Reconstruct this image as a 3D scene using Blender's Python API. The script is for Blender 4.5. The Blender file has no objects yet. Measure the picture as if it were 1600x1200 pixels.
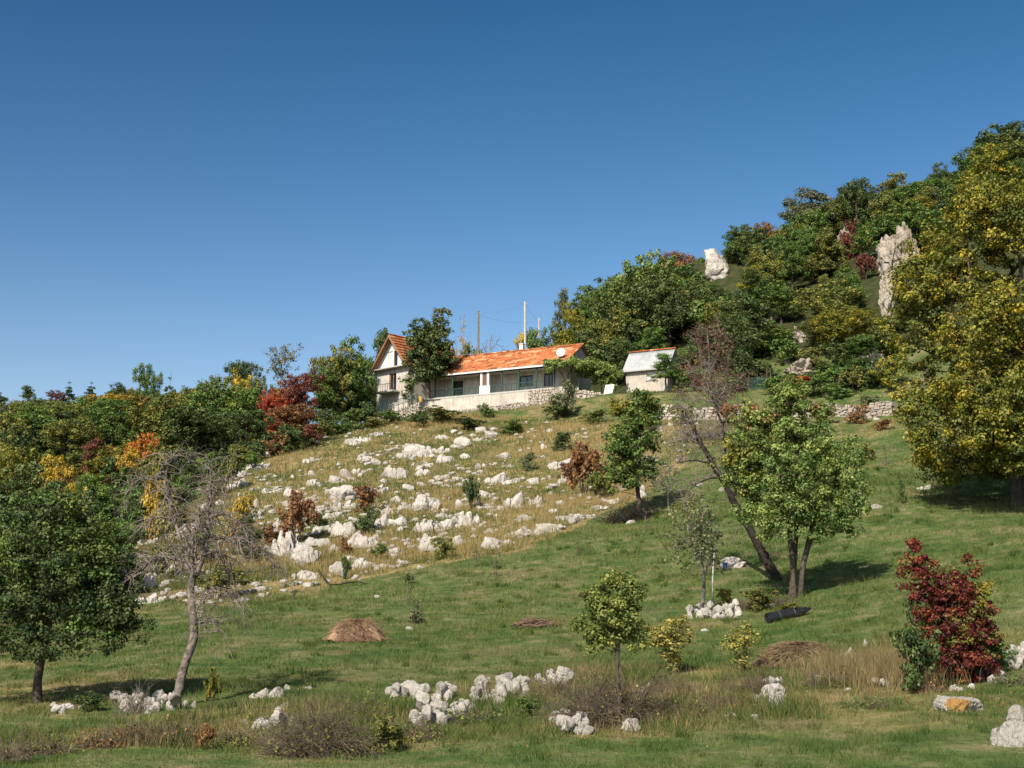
import bpy, bmesh, math, random
import numpy as np
from mathutils import Vector

# ------------------------------------------------------------------ camera, sky, sun, exposure
SC = bpy.context.scene
COL = SC.collection
F = 2200.0                       # focal length in pixels of the 1600 px wide photograph
PITCH = math.atan(400.0 / F)     # eye level lies 400 px under the picture's centre
cam_data = bpy.data.cameras.new("camera")
cam_data.sensor_width = 36.0
cam_data.lens = 36.0 * F / 1600.0
cam_data.clip_start = 0.5
cam_data.clip_end = 12000.0
cam = bpy.data.objects.new("camera", cam_data)
cam.location = (0, 0, 0)
cam.rotation_euler = (math.pi / 2 + PITCH, 0, 0)
COL.objects.link(cam)
SC.camera = cam

SUN_EL = math.radians(42.0)
SUN_AZ = math.radians(-154.0)    # measured from +Y (view direction) towards +X: behind the camera on the left
sun_dir = Vector((math.sin(SUN_AZ) * math.cos(SUN_EL), math.cos(SUN_AZ) * math.cos(SUN_EL), math.sin(SUN_EL)))
world = bpy.data.worlds.new("World")
SC.world = world
world.use_nodes = True
wn = world.node_tree.nodes
wl = world.node_tree.links
wn.clear()
wout = wn.new("ShaderNodeOutputWorld")
wbg = wn.new("ShaderNodeBackground")
sky = wn.new("ShaderNodeTexSky")
sky.sky_type = 'NISHITA'
sky.sun_disc = False
sky.sun_elevation = SUN_EL
sky.sun_rotation = SUN_AZ
sky.altitude = 0.0
sky.air_density = 1.0
sky.dust_density = 1.0
sky.ozone_density = 4.0
wbg.inputs[1].default_value = 0.0785
# the deep polarised blue of a clear autumn sky: one grade of hue, saturation and value over the whole sky alike
shsv = wn.new("ShaderNodeSeparateColor")
shsv.mode = 'HSV'
chsv = wn.new("ShaderNodeCombineColor")
chsv.mode = 'HSV'


def wmath(op, a, b, clamp=False):
    n_ = wn.new("ShaderNodeMath")
    n_.operation = op
    n_.use_clamp = clamp
    wl.new(a, n_.inputs[0])
    n_.inputs[1].default_value = b
    return n_.outputs[0]


wl.new(sky.outputs[0], shsv.inputs[0])
wl.new(wmath('ADD', shsv.outputs[0], -0.0038), chsv.inputs[0])
wl.new(wmath('MULTIPLY', wmath('POWER', shsv.outputs[1], 2.5465), 2.2294, True), chsv.inputs[1])
wl.new(wmath('MULTIPLY', wmath('POWER', shsv.outputs[2], 1.852), 0.2653), chsv.inputs[2])
wl.new(chsv.outputs[0], wbg.inputs[0])
wl.new(wbg.outputs[0], wout.inputs[0])

sun_data = bpy.data.lights.new("sun", 'SUN')
sun_data.energy = 5.0
sun_data.angle = math.radians(0.53)
sun_data.color = (1.0, 0.92, 0.79)
sun = bpy.data.objects.new("sun", sun_data)
sun.rotation_euler = (-sun_dir).to_track_quat('-Z', 'Y').to_euler()
sun.location = (-60, -40, 80)
COL.objects.link(sun)

SC.view_settings.view_transform = 'Standard'
SC.view_settings.look = 'None'
SC.view_settings.gamma = 1.0
SC.view_settings.use_curve_mapping = False
SC.view_settings.exposure = 0.55
SC.render.engine = 'CYCLES'
SC.cycles.max_bounces = 6
SC.cycles.diffuse_bounces = 3
SC.cycles.glossy_bounces = 2
SC.cycles.transmission_bounces = 4
SC.cycles.transparent_max_bounces = 4
SC.cycles.use_adaptive_sampling = True
SC.cycles.adaptive_threshold = 0.02
SC.cycles.caustics_reflective = False
SC.cycles.caustics_refractive = False

RNG = np.random.default_rng(7)
random.seed(7)

# ------------------------------------------------------------------ small helpers
CP, SP = math.cos(PITCH), math.sin(PITCH)


def ray(u, v):
    a = (u - 800.0) / F
    b = (600.0 - v) / F
    y = CP - b * SP
    return np.array([a / y, 1.0, (SP + b * CP) / y])


def at(u, v, y):
    """World point seen at photo pixel (u, v) at depth y."""
    return ray(u, v) * y


def proj(p):
    p = np.asarray(p, float)
    yc = p[..., 2] * CP - p[..., 1] * SP
    dp = p[..., 1] * CP + p[..., 2] * SP
    return 800 + F * p[..., 0] / dp, 600 - F * yc / dp


def hash3(ix, iy, iz, seed):
    h = (ix.astype(np.int64) * 374761393 + iy.astype(np.int64) * 668265263 + iz.astype(np.int64) * 2147483647 + seed * 974634777) & 0xFFFFFFFF
    h = ((h ^ (h >> 13)) * 1274126177) & 0xFFFFFFFF
    h = (h ^ (h >> 16)) & 0xFFFFFFFF
    return h.astype(np.float64) / 0xFFFFFFFF


def vnoise(p, seed=0):
    """Value noise in -1..1 at points p (N,3)."""
    p = np.asarray(p, float)
    i = np.floor(p).astype(np.int64)
    f = p - i
    f = f * f * (3 - 2 * f)
    out = 0
    for dx in (0, 1):
        for dy in (0, 1):
            for dz in (0, 1):
                w = (f[:, 0] if dx else 1 - f[:, 0]) * (f[:, 1] if dy else 1 - f[:, 1]) * (f[:, 2] if dz else 1 - f[:, 2])
                out = out + w * hash3(i[:, 0] + dx, i[:, 1] + dy, i[:, 2] + dz, seed)
    return out * 2 - 1


def fbm2(x, y, scale, seed=0, octs=4):
    x = np.asarray(x, float).ravel()
    y = np.asarray(y, float).ravel()
    s, a, t = 0, 1.0, 0
    for o in range(octs):
        k = (2 ** o) / scale
        s = s + a * vnoise(np.stack([x * k, y * k, np.full_like(x, o * 7.3)], 1), seed + o)
        t += a
        a *= 0.5
    return s / t


def smooth(e0, e1, x):
    t = np.clip((np.asarray(x, float) - e0) / (e1 - e0), 0, 1)
    return t * t * (3 - 2 * t)


def mesh_np(name, verts, faces, mat=None, smooth_shade=False, attrs=None):
    """Mesh from arrays: verts (N,3), faces (M,k)."""
    me = bpy.data.meshes.new(name)
    verts = np.ascontiguousarray(verts, dtype=np.float32)
    faces = np.ascontiguousarray(faces, dtype=np.int32)
    n, k = faces.shape
    me.vertices.add(len(verts))
    me.vertices.foreach_set("co", verts.ravel())
    me.loops.add(n * k)
    me.loops.foreach_set("vertex_index", faces.ravel())
    me.polygons.add(n)
    me.polygons.foreach_set("loop_start", np.arange(0, n * k, k, dtype=np.int32))
    me.polygons.foreach_set("loop_total", np.full(n, k, dtype=np.int32))
    if smooth_shade:
        me.polygons.foreach_set("use_smooth", np.ones(n, dtype=bool))
    for an, av in (attrs or {}).items():
        at_ = me.attributes.new(an, 'FLOAT', 'POINT')
        at_.data.foreach_set("value", np.ascontiguousarray(av, dtype=np.float32))
    me.update(calc_edges=True)
    if mat is not None:
        me.materials.append(mat)
    return me


def obj(name, me, parent=None, loc=None, mat=None):
    o = bpy.data.objects.new(name, me)
    COL.objects.link(o)
    if parent is not None:
        o.parent = parent
    if loc is not None:
        o.location = loc
    if mat is not None:
        me.materials.append(mat)
    return o


def tag(o, label=None, cat=None, group=None, kind=None):
    if label:
        o["label"] = label
    if cat:
        o["category"] = cat
    if group:
        o["group"] = group
    if kind:
        o["kind"] = kind
    return o


def empty(name, loc, rz=0.0, scale=(1, 1, 1)):
    o = bpy.data.objects.new(name, None)
    COL.objects.link(o)
    o.empty_display_size = 0.3
    o.location = loc
    o.rotation_euler = (0, 0, rz)
    o.scale = scale
    return o


class MB:
    """Collects boxes, prisms and tubes in one mesh."""

    def __init__(self):
        self.v, self.f = [], []

    def add(self, vs, fs):
        b = len(self.v)
        self.v += [tuple(float(c) for c in p) for p in vs]
        self.f += [tuple(b + i for i in f) for f in fs]
        return self

    def box(self, x0, x1, y0, y1, z0, z1):
        return self.add([(x0, y0, z0), (x1, y0, z0), (x1, y1, z0), (x0, y1, z0), (x0, y0, z1), (x1, y0, z1), (x1, y1, z1), (x0, y1, z1)],
                        [(0, 3, 2, 1), (4, 5, 6, 7), (0, 1, 5, 4), (1, 2, 6, 5), (2, 3, 7, 6), (3, 0, 4, 7)])

    def hexa(self, p):
        """8 corners: bottom ring then top ring."""
        return self.add(p, [(0, 3, 2, 1), (4, 5, 6, 7), (0, 1, 5, 4), (1, 2, 6, 5), (2, 3, 7, 6), (3, 0, 4, 7)])

    def tube(self, pts, rad, n=8, caps=True):
        pts = [Vector(p) for p in pts]
        if not hasattr(rad, '__len__'):
            rad = [rad] * len(pts)
        rings = []
        b = len(self.v)
        for i, p in enumerate(pts):
            d = (pts[min(i + 1, len(pts) - 1)] - pts[max(i - 1, 0)]).normalized()
            a = d.cross(Vector((0, 0, 1)) if abs(d.z) < 0.9 else Vector((1, 0, 0))).normalized()
            c = d.cross(a)
            for k in range(n):
                t = 2 * math.pi * k / n
                q = p + (a * math.cos(t) + c * math.sin(t)) * rad[i]
                self.v.append((q.x, q.y, q.z))
        for i in range(len(pts) - 1):
            for k in range(n):
                k2 = (k + 1) % n
                self.f.append((b + i * n + k, b + i * n + k2, b + (i + 1) * n + k2, b + (i + 1) * n + k))
        if caps:
            self.f.append(tuple(b + k for k in reversed(range(n))))
            e = b + (len(pts) - 1) * n
            self.f.append(tuple(e + k for k in range(n)))
        return self

    def build(self, name, mat, parent=None, smooth_shade=False, loc=None):
        me = bpy.data.meshes.new(name)
        me.from_pydata(self.v, [], self.f)
        me.materials.append(mat)
        if smooth_shade:
            me.polygons.foreach_set("use_smooth", np.ones(len(me.polygons), dtype=bool))
        me.update()
        return obj(name, me, parent, loc)


# ------------------------------------------------------------------ materials
def new_mat(name):
    m = bpy.data.materials.new(name)
    m.use_nodes = True
    nt = m.node_tree
    nt.nodes.clear()
    out = nt.nodes.new("ShaderNodeOutputMaterial")
    return m, nt, out


def N(nt, t, **kw):
    n = nt.nodes.new(t)
    for k, v in kw.items():
        setattr(n, k, v)
    return n


def noise(nt, scale, detail=4, rough=0.55, vec=None):
    n = N(nt, "ShaderNodeTexNoise")
    n.inputs["Scale"].default_value = scale
    n.inputs["Detail"].default_value = detail
    n.inputs["Roughness"].default_value = rough
    if vec is not None:
        nt.links.new(vec, n.inputs["Vector"])
    return n.outputs[0]


ALB = 0.80       # one scale for all base colours, paired with the exposure above


def ramp(nt, fac, stops):
    r = N(nt, "ShaderNodeValToRGB")
    cr = r.color_ramp
    while len(cr.elements) < len(stops):
        cr.elements.new(0.5)
    for e, (p, c) in zip(cr.elements, stops):
        e.position = p
        e.color = (c[0] * ALB, c[1] * ALB, c[2] * ALB, 1) if hasattr(c, '__len__') else (c, c, c, 1)
    nt.links.new(fac, r.inputs[0])
    return r.outputs[0]


def mixc(nt, fac, a, b, mode='MIX'):
    m = N(nt, "ShaderNodeMix", data_type='RGBA', blend_type=mode)
    for s, i in ((fac, 0), (a, 6), (b, 7)):
        if isinstance(s, (int, float)):
            m.inputs[i].default_value = s
        elif isinstance(s, tuple):
            k = ALB if mode == 'MIX' else 1.0
            m.inputs[i].default_value = (s[0] * k, s[1] * k, s[2] * k, 1)
        else:
            nt.links.new(s, m.inputs[i])
    return m.outputs[2]


def math_(nt, op, a, b=None, clamp=False):
    m = N(nt, "ShaderNodeMath", operation=op, use_clamp=clamp)
    for s, i in ((a, 0), (b, 1)):
        if s is None:
            continue
        if isinstance(s, (int, float)):
            m.inputs[i].default_value = s
        else:
            nt.links.new(s, m.inputs[i])
    return m.outputs[0]


def attr(nt, name, typ='GEOMETRY'):
    return N(nt, "ShaderNodeAttribute", attribute_name=name, attribute_type=typ).outputs["Fac"]


def principled(nt, out, col, rough=0.8, spec=0.3, bump=None, bump_d=0.05, metal=0.0, bump_s=1.0):
    p = N(nt, "ShaderNodeBsdfPrincipled")
    if isinstance(col, tuple):
        p.inputs["Base Color"].default_value = (col[0], col[1], col[2], 1)
    else:
        nt.links.new(col, p.inputs["Base Color"])
    p.inputs["Roughness"].default_value = rough
    p.inputs["Specular IOR Level"].default_value = spec
    p.inputs["Metallic"].default_value = metal
    if bump is not None:
        b = N(nt, "ShaderNodeBump")
        b.inputs["Distance"].default_value = bump_d
        b.inputs["Strength"].default_value = bump_s
        nt.links.new(bump, b.inputs["Height"])
        nt.links.new(b.outputs[0], p.inputs["Normal"])
    nt.links.new(p.outputs[0], out.inputs[0])
    return p


def simple_mat(name, c1, c2, scale=3.0, rough=0.8, spec=0.3, bump_d=0.0, metal=0.0, obj_rand=0.0, detail=5):
    m, nt, out = new_mat(name)
    tc = N(nt, "ShaderNodeTexCoord")
    n = noise(nt, scale, detail, 0.6, tc.outputs["Object"])
    col = ramp(nt, n, [(0.3, c1), (0.7, c2)])
    if obj_rand:
        oi = N(nt, "ShaderNodeObjectInfo")
        k = math_(nt, 'ADD', math_(nt, 'MULTIPLY', oi.outputs["Random"], 2 * obj_rand), 1 - obj_rand)
        h = N(nt, "ShaderNodeHueSaturation")
        nt.links.new(k, h.inputs["Value"])
        nt.links.new(col, h.inputs["Color"])
        col = h.outputs[0]
    principled(nt, out, col, rough, spec, n if bump_d else None, bump_d, metal)
    return m


def plaster_mat(name, c1, c2, stain):
    m, nt, out = new_mat(name)
    g = N(nt, "ShaderNodeTexCoord").outputs["Object"]
    n = noise(nt, 1.1, 6, 0.65, g)
    mp = N(nt, "ShaderNodeMapping")
    mp.inputs["Scale"].default_value = (2.6, 2.6, 0.35)
    nt.links.new(g, mp.inputs[0])
    st = noise(nt, 1.0, 6, 0.7, mp.outputs[0])
    c = ramp(nt, n, [(0.35, c1), (0.62, c2)])
    c = mixc(nt, ramp(nt, st, [(0.36, 0.7), (0.50, 0.0)]), c, stain)
    c = mixc(nt, ramp(nt, noise(nt, 0.5, 4, 0.6, g), [(0.52, 0.0), (0.66, 0.45)]), c, (stain[0] * 1.5, stain[1] * 1.35, stain[2] * 1.2))
    principled(nt, out, c, 0.92, 0.15, n, 0.02)
    return m


def ground_colour(nt):
    """World-position colour of soil and sward; 'dry', 'wood' and 'bare' are per-vertex cover masks of the place."""
    g = N(nt, "ShaderNodeNewGeometry").outputs["Position"]
    big = noise(nt, 0.16, 6, 0.68, g)
    mid = noise(nt, 0.85, 6, 0.72, g)
    fine = noise(nt, 5.0, 4, 0.7, g)
    mead = ramp(nt, big, [(0.38, (0.062, 0.118, 0.028)), (0.5, (0.112, 0.164, 0.045)), (0.60, (0.220, 0.200, 0.092))])
    mead2 = ramp(nt, mid, [(0.38, (0.036, 0.070, 0.020)), (0.48, (0.102, 0.152, 0.043)), (0.555, (0.180, 0.182, 0.078)), (0.64, (0.340, 0.260, 0.150))])
    mead = mixc(nt, 0.6, mead, mead2)
    dry = ramp(nt, mid, [(0.30, (0.130, 0.140, 0.050)), (0.45, (0.270, 0.215, 0.090)), (0.62, (0.420, 0.300, 0.145))])
    drybig = ramp(nt, big, [(0.40, 0.30), (0.50, 1.0)])
    d = math_(nt, 'MULTIPLY', attr(nt, "dry"), drybig)
    c = mixc(nt, d, mead, dry)
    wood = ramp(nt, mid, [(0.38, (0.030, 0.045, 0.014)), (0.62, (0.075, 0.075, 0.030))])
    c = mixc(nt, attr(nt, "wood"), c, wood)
    c = mixc(nt, attr(nt, "bare"), c, ramp(nt, fine, [(0.3, (0.16, 0.115, 0.07)), (0.7, (0.30, 0.22, 0.14))]))
    return c, mid, fine


def ground_mat():
    m, nt, out = new_mat("hillside_ground")
    c, mid, fine = ground_colour(nt)
    c = mixc(nt, 0.6, c, ramp(nt, fine, [(0.25, 0.40), (0.5, 0.95), (0.75, 1.35)]), 'MULTIPLY')
    h = math_(nt, 'ADD', math_(nt, 'MULTIPLY', mid, 0.6), math_(nt, 'MULTIPLY', fine, 0.4))
    principled(nt, out, c, 0.95, 0.1, h, 0.35)
    return m


def grass_mat(name, stops, world_mix):
    m, nt, out = new_mat(name)
    var = attr(nt, "var")
    c = ramp(nt, var, stops)
    if world_mix:
        gc, _, _ = ground_colour(nt)
        gc = mixc(nt, 1.0, gc, (1.25, 1.25, 1.2), 'MULTIPLY')
        c = mixc(nt, world_mix, c, gc)
    dif = N(nt, "ShaderNodeBsdfDiffuse")
    tr = N(nt, "ShaderNodeBsdfTranslucent")
    mx = N(nt, "ShaderNodeMixShader")
    mx.inputs[0].default_value = 0.3
    nt.links.new(c, dif.inputs[0])
    nt.links.new(c, tr.inputs[0])
    nt.links.new(dif.outputs[0], mx.inputs[1])
    nt.links.new(tr.outputs[0], mx.inputs[2])
    nt.links.new(mx.outputs[0], out.inputs[0])
    return m


def leaf_mat(name, stops, transl=0.2, gloss=0.02):
    m, nt, out = new_mat(name)
    c = ramp(nt, attr(nt, "var"), stops)
    oi = N(nt, "ShaderNodeObjectInfo")
    turn = noise(nt, 0.55, 3, 0.6, N(nt, "ShaderNodeTexCoord").outputs["Object"])
    c = mixc(nt, ramp(nt, turn, [(0.48, 0.0), (0.68, 0.75)]), c, mixc(nt, 1.0, c, (1.45, 1.20, 0.85), 'MULTIPLY'))
    hs = N(nt, "ShaderNodeHueSaturation")
    nt.links.new(math_(nt, 'ADD', math_(nt, 'MULTIPLY', oi.outputs["Random"], 0.018), 0.498), hs.inputs["Hue"])
    rnd2 = math_(nt, 'FRACT', math_(nt, 'MULTIPLY', oi.outputs["Random"], 17.31))
    nt.links.new(math_(nt, 'ADD', math_(nt, 'MULTIPLY', rnd2, 0.6), 1.6), hs.inputs["Value"])
    nt.links.new(c, hs.inputs["Color"])
    c = hs.outputs[0]
    dif = N(nt, "ShaderNodeBsdfDiffuse")
    tr = N(nt, "ShaderNodeBsdfTranslucent")
    gl = N(nt, "ShaderNodeBsdfGlossy")
    gl.inputs["Roughness"].default_value = 0.6
    mx = N(nt, "ShaderNodeMixShader")
    mx.inputs[0].default_value = transl
    m2 = N(nt, "ShaderNodeMixShader")
    m2.inputs[0].default_value = gloss
    nt.links.new(c, dif.inputs[0])
    nt.links.new(c, tr.inputs[0])
    nt.links.new(dif.outputs[0], mx.inputs[1])
    nt.links.new(tr.outputs[0], mx.inputs[2])
    nt.links.new(mx.outputs[0], m2.inputs[1])
    nt.links.new(gl.outputs[0], m2.inputs[2])
    nt.links.new(m2.outputs[0], out.inputs[0])
    return m


def rock_mat(ochre=False):
    m, nt, out = new_mat("stained_limestone" if ochre else "pale_limestone")
    tc = N(nt, "ShaderNodeTexCoord")
    oi = N(nt, "ShaderNodeObjectInfo")
    g = N(nt, "ShaderNodeNewGeometry").outputs["Position"]
    n1 = noise(nt, 1.1, 6, 0.7, g)
    n2 = noise(nt, 6.0, 6, 0.75, g)
    mp = N(nt, "ShaderNodeMapping")
    mp.inputs["Scale"].default_value = (3.4, 3.4, 1.0)
    nt.links.new(g, mp.inputs[0])
    n3 = noise(nt, 1.0, 7, 0.72, mp.outputs[0])
    c = ramp(nt, n1, [(0.36, (0.44, 0.395, 0.34)), (0.5, (0.635, 0.58, 0.515)), (0.62, (0.70, 0.65, 0.58))])
    c = mixc(nt, ramp(nt, n3, [(0.37, 0.8), (0.43, 0.0)]), c, (0.15, 0.13, 0.115))
    c = mixc(nt, ramp(nt, n2, [(0.31, 0.6), (0.39, 0.0)]), c, (0.22, 0.19, 0.155))
    if ochre:          # one rusty lichen patch on the front face
        vm = N(nt, "ShaderNodeVectorMath", operation='DISTANCE')
        nt.links.new(tc.outputs["Object"], vm.inputs[0])
        vm.inputs[1].default_value = (-0.15, -0.75, 0.25)
        dd = math_(nt, 'ADD', vm.outputs["Value"], math_(nt, 'MULTIPLY', math_(nt, 'SUBTRACT', n2, 0.5), 0.9))
        c = mixc(nt, ramp(nt, dd, [(0.38, 0.95), (0.52, 0.0)]), c, (0.50, 0.27, 0.08))
    k = math_(nt, 'ADD', math_(nt, 'MULTIPLY', oi.outputs["Random"], 0.22), 0.88)
    h = N(nt, "ShaderNodeHueSaturation")
    nt.links.new(k, h.inputs["Value"])
    nt.links.new(c, h.inputs["Color"])
    hh = math_(nt, 'ADD', math_(nt, 'MULTIPLY', n3, 0.6), math_(nt, 'MULTIPLY', n2, 0.4))
    principled(nt, out, h.outputs[0], 0.95, 0.12, hh, 0.35)
    return m


M = {}
M['ground'] = ground_mat()
M['rock'] = rock_mat()
M['rock_ochre'] = rock_mat(True)


def crag_mat():
    m, nt, out = new_mat("weathered_crag")
    g = N(nt, "ShaderNodeNewGeometry").outputs["Position"]
    mp = N(nt, "ShaderNodeMapping")
    mp.inputs["Scale"].default_value = (1.3, 1.3, 0.28)
    nt.links.new(g, mp.inputs[0])
    n1 = noise(nt, 1.0, 8, 0.74, mp.outputs[0])
    n2 = noise(nt, 0.5, 7, 0.7, g)
    n3 = noise(nt, 2.6, 6, 0.75, g)
    c = ramp(nt, n2, [(0.36, (0.50, 0.40, 0.30)), (0.5, (0.68, 0.585, 0.475)), (0.62, (0.74, 0.66, 0.56))])
    c = mixc(nt, ramp(nt, n1, [(0.39, 0.8), (0.45, 0.0)]), c, (0.14, 0.115, 0.095))
    c = mixc(nt, ramp(nt, n3, [(0.34, 0.8), (0.41, 0.0)]), c, (0.09, 0.085, 0.05))
    principled(nt, out, c, 0.95, 0.1, math_(nt, 'ADD', n1, math_(nt, 'MULTIPLY', n3, 0.5)), 0.9)
    return m


M['crag'] = crag_mat()
M['bark'] = simple_mat("brown_bark", (0.045, 0.036, 0.028), (0.13, 0.105, 0.082), 6, 0.95, 0.1, 0.03)
M['greybark'] = simple_mat("grey_bark", (0.13, 0.115, 0.10), (0.30, 0.27, 0.235), 5, 0.95, 0.1, 0.03)
M['deadwood'] = simple_mat("weathered_dead_wood", (0.065, 0.052, 0.043), (0.32, 0.265, 0.225), 7, 0.95, 0.1, 0.06)
M['twig'] = simple_mat("pale_dead_twigs", (0.14, 0.112, 0.095), (0.33, 0.275, 0.24), 3, 0.95, 0.1)
M['darkwood'] = simple_mat("blackened_bark", (0.018, 0.015, 0.012), (0.055, 0.045, 0.038), 5, 0.9, 0.15, 0.03)
M['brush'] = simple_mat("dry_brush_twigs", (0.075, 0.056, 0.038), (0.235, 0.185, 0.13), 3, 0.95, 0.1)
M['straw'] = simple_mat("straw", (0.25, 0.155, 0.09), (0.44, 0.295, 0.185), 6, 0.95, 0.1, 0.06)
M['oldhay'] = simple_mat("weathered_hay", (0.16, 0.115, 0.065), (0.31, 0.225, 0.13), 6, 0.95, 0.1, 0.06)
M['plaster'] = plaster_mat("pale_plaster", (0.47, 0.42, 0.355), (0.62, 0.57, 0.505), (0.33, 0.285, 0.235))
M['white'] = simple_mat("white_paint", (0.68, 0.66, 0.62), (0.80, 0.78, 0.75), 2, 0.6, 0.3)
M['greywall'] = plaster_mat("grey_render_wall", (0.48, 0.435, 0.385), (0.64, 0.59, 0.53), (0.31, 0.27, 0.23))
M['stonewall'] = simple_mat("rubble_masonry", (0.27, 0.225, 0.18), (0.52, 0.455, 0.385), 2.2, 0.95, 0.15, 0.03, obj_rand=0.1)
M['mortar'] = simple_mat("dark_wall_core", (0.12, 0.10, 0.08), (0.2, 0.17, 0.14), 3, 0.95, 0.1)
M['green'] = simple_mat("green_metal_paint", (0.015, 0.055, 0.045), (0.03, 0.085, 0.065), 2, 0.5, 0.4)
M['glass'] = simple_mat("dark_window_glass", (0.012, 0.014, 0.017), (0.02, 0.024, 0.03), 1, 0.08, 0.6)
M['woodtrim'] = simple_mat("brown_varnished_wood", (0.26, 0.125, 0.06), (0.42, 0.225, 0.12), 5, 0.6, 0.3)
M['darkdoor'] = simple_mat("dark_wood_door", (0.025, 0.017, 0.012), (0.06, 0.04, 0.026), 5, 0.6, 0.3)
M['brick'] = simple_mat("brown_brick", (0.13, 0.065, 0.045), (0.24, 0.13, 0.09), 8, 0.9, 0.15)
M['tin'] = simple_mat("grey_corrugated_sheet", (0.36, 0.37, 0.38), (0.50, 0.50, 0.50), 1.2, 0.55, 0.4)
M['polewood'] = simple_mat("pale_pole_wood", (0.42, 0.385, 0.34), (0.60, 0.56, 0.51), 2, 0.85, 0.2)
M['concrete'] = simple_mat("concrete", (0.40, 0.38, 0.35), (0.56, 0.53, 0.49), 2, 0.9, 0.2)
M['wire'] = simple_mat("wire", (0.10, 0.10, 0.10), (0.2, 0.2, 0.2), 2, 0.5, 0.5)
M['blackplastic'] = simple_mat("black_plastic_film", (0.012, 0.012, 0.013), (0.03, 0.03, 0.032), 4, 0.35, 0.5, 0.02)
M['blue'] = simple_mat("blue_plastic", (0.01, 0.03, 0.14), (0.02, 0.05, 0.22), 3, 0.4, 0.5)
M['yellow'] = simple_mat("yellow_plastic", (0.55, 0.33, 0.03), (0.65, 0.42, 0.05), 3, 0.5, 0.4)
M['ochre_stain'] = simple_mat("ochre_lichen", (0.42, 0.22, 0.05), (0.55, 0.36, 0.13), 6, 0.95, 0.1)


def tile_mat():
    m, nt, out = new_mat("orange_clay_tiles")
    g = N(nt, "ShaderNodeTexCoord").outputs["Object"]
    c = ramp(nt, attr(nt, "var"), [(0.0, (0.25, 0.075, 0.030)), (0.35, (0.42, 0.130, 0.048)), (0.7, (0.50, 0.195, 0.080)), (1.0, (0.60, 0.37, 0.20))])
    n = noise(nt, 1.2, 5, 0.7, g)
    c = mixc(nt, 0.6, c, ramp(nt, n, [(0.3, 0.72), (0.7, 1.12)]), 'MULTIPLY')
    principled(nt, out, c, 0.85, 0.2)
    return m


M['tile'] = tile_mat()

LEAF = {
    'green': leaf_mat("green_leaves", [(0, (0.030, 0.056, 0.011)), (0.5, (0.062, 0.100, 0.020)), (1, (0.112, 0.146, 0.034))]),
    'fresh': leaf_mat("fresh_green_leaves", [(0, (0.048, 0.080, 0.018)), (0.5, (0.094, 0.138, 0.034)), (1, (0.160, 0.198, 0.056))], 0.24),
    'dark': leaf_mat("dark_green_leaves", [(0, (0.024, 0.040, 0.012)), (0.5, (0.044, 0.066, 0.019)), (1, (0.080, 0.098, 0.030))], 0.2),
    'pine': leaf_mat("dark_pine_needles", [(0, (0.016, 0.032, 0.014)), (0.5, (0.030, 0.052, 0.022)), (1, (0.050, 0.075, 0.030))], 0.12),
    'olive': leaf_mat("olive_leaves", [(0, (0.050, 0.060, 0.014)), (0.5, (0.095, 0.105, 0.024)), (1, (0.160, 0.145, 0.034))]),
    'yellowgreen': leaf_mat("yellow_green_leaves", [(0, (0.050, 0.066, 0.010)), (0.5, (0.112, 0.116, 0.016)), (0.85, (0.180, 0.150, 0.020)), (1, (0.235, 0.160, 0.023))], 0.3),
    'yellowolive': leaf_mat("yellowing_olive_leaves", [(0, (0.054, 0.068, 0.012)), (0.5, (0.118, 0.122, 0.018)), (0.85, (0.195, 0.165, 0.022)), (1, (0.26, 0.185, 0.024))], 0.24),
    'fresholive': leaf_mat("fresh_olive_leaves", [(0, (0.045, 0.062, 0.014)), (0.5, (0.088, 0.112, 0.024)), (1, (0.165, 0.165, 0.040))], 0.24),
    'gold': leaf_mat("golden_leaves", [(0, (0.13, 0.100, 0.016)), (0.5, (0.25, 0.175, 0.022)), (1, (0.36, 0.235, 0.03))], 0.26),
    'orange': leaf_mat("orange_leaves", [(0, (0.20, 0.065, 0.014)), (0.5, (0.33, 0.11, 0.02)), (1, (0.42, 0.20, 0.03))], 0.26),
    'red': leaf_mat("crimson_leaves", [(0, (0.085, 0.014, 0.012)), (0.45, (0.185, 0.028, 0.018)), (0.8, (0.27, 0.055, 0.02)), (1, (0.30, 0.16, 0.03))], 0.3),
    'wine': leaf_mat("wine_red_leaves", [(0, (0.045, 0.014, 0.014)), (0.5, (0.095, 0.026, 0.022)), (1, (0.15, 0.055, 0.035))], 0.25),
    'russetwine': leaf_mat("dull_red_leaves", [(0, (0.05, 0.02, 0.016)), (0.5, (0.10, 0.036, 0.028)), (1, (0.15, 0.075, 0.05))], 0.25),
    'russet': leaf_mat("russet_leaves", [(0, (0.075, 0.035, 0.018)), (0.5, (0.15, 0.07, 0.032)), (1, (0.22, 0.12, 0.05))], 0.28),
    'greygreen': leaf_mat("grey_green_leaves", [(0, (0.050, 0.062, 0.030)), (0.5, (0.090, 0.102, 0.050)), (1, (0.15, 0.145, 0.07))], 0.25),
    'mixedred': leaf_mat("red_and_orange_leaves", [(0, (0.045, 0.010, 0.011)), (0.5, (0.100, 0.018, 0.014)), (0.78, (0.150, 0.034, 0.016)), (0.93, (0.20, 0.085, 0.022)), (1, (0.11, 0.10, 0.03))], 0.3),
    'yellowbush': leaf_mat("pale_yellow_leaves", [(0, (0.11, 0.115, 0.034)), (0.5, (0.20, 0.175, 0.045)), (1, (0.30, 0.225, 0.05))], 0.24),
}
M['grass'] = grass_mat("meadow_grass_blades", [(0, (0.062, 0.102, 0.025)), (0.5, (0.130, 0.175, 0.048)), (0.78, (0.205, 0.220, 0.080)), (1, (0.40, 0.32, 0.16))], 0.6)
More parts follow.
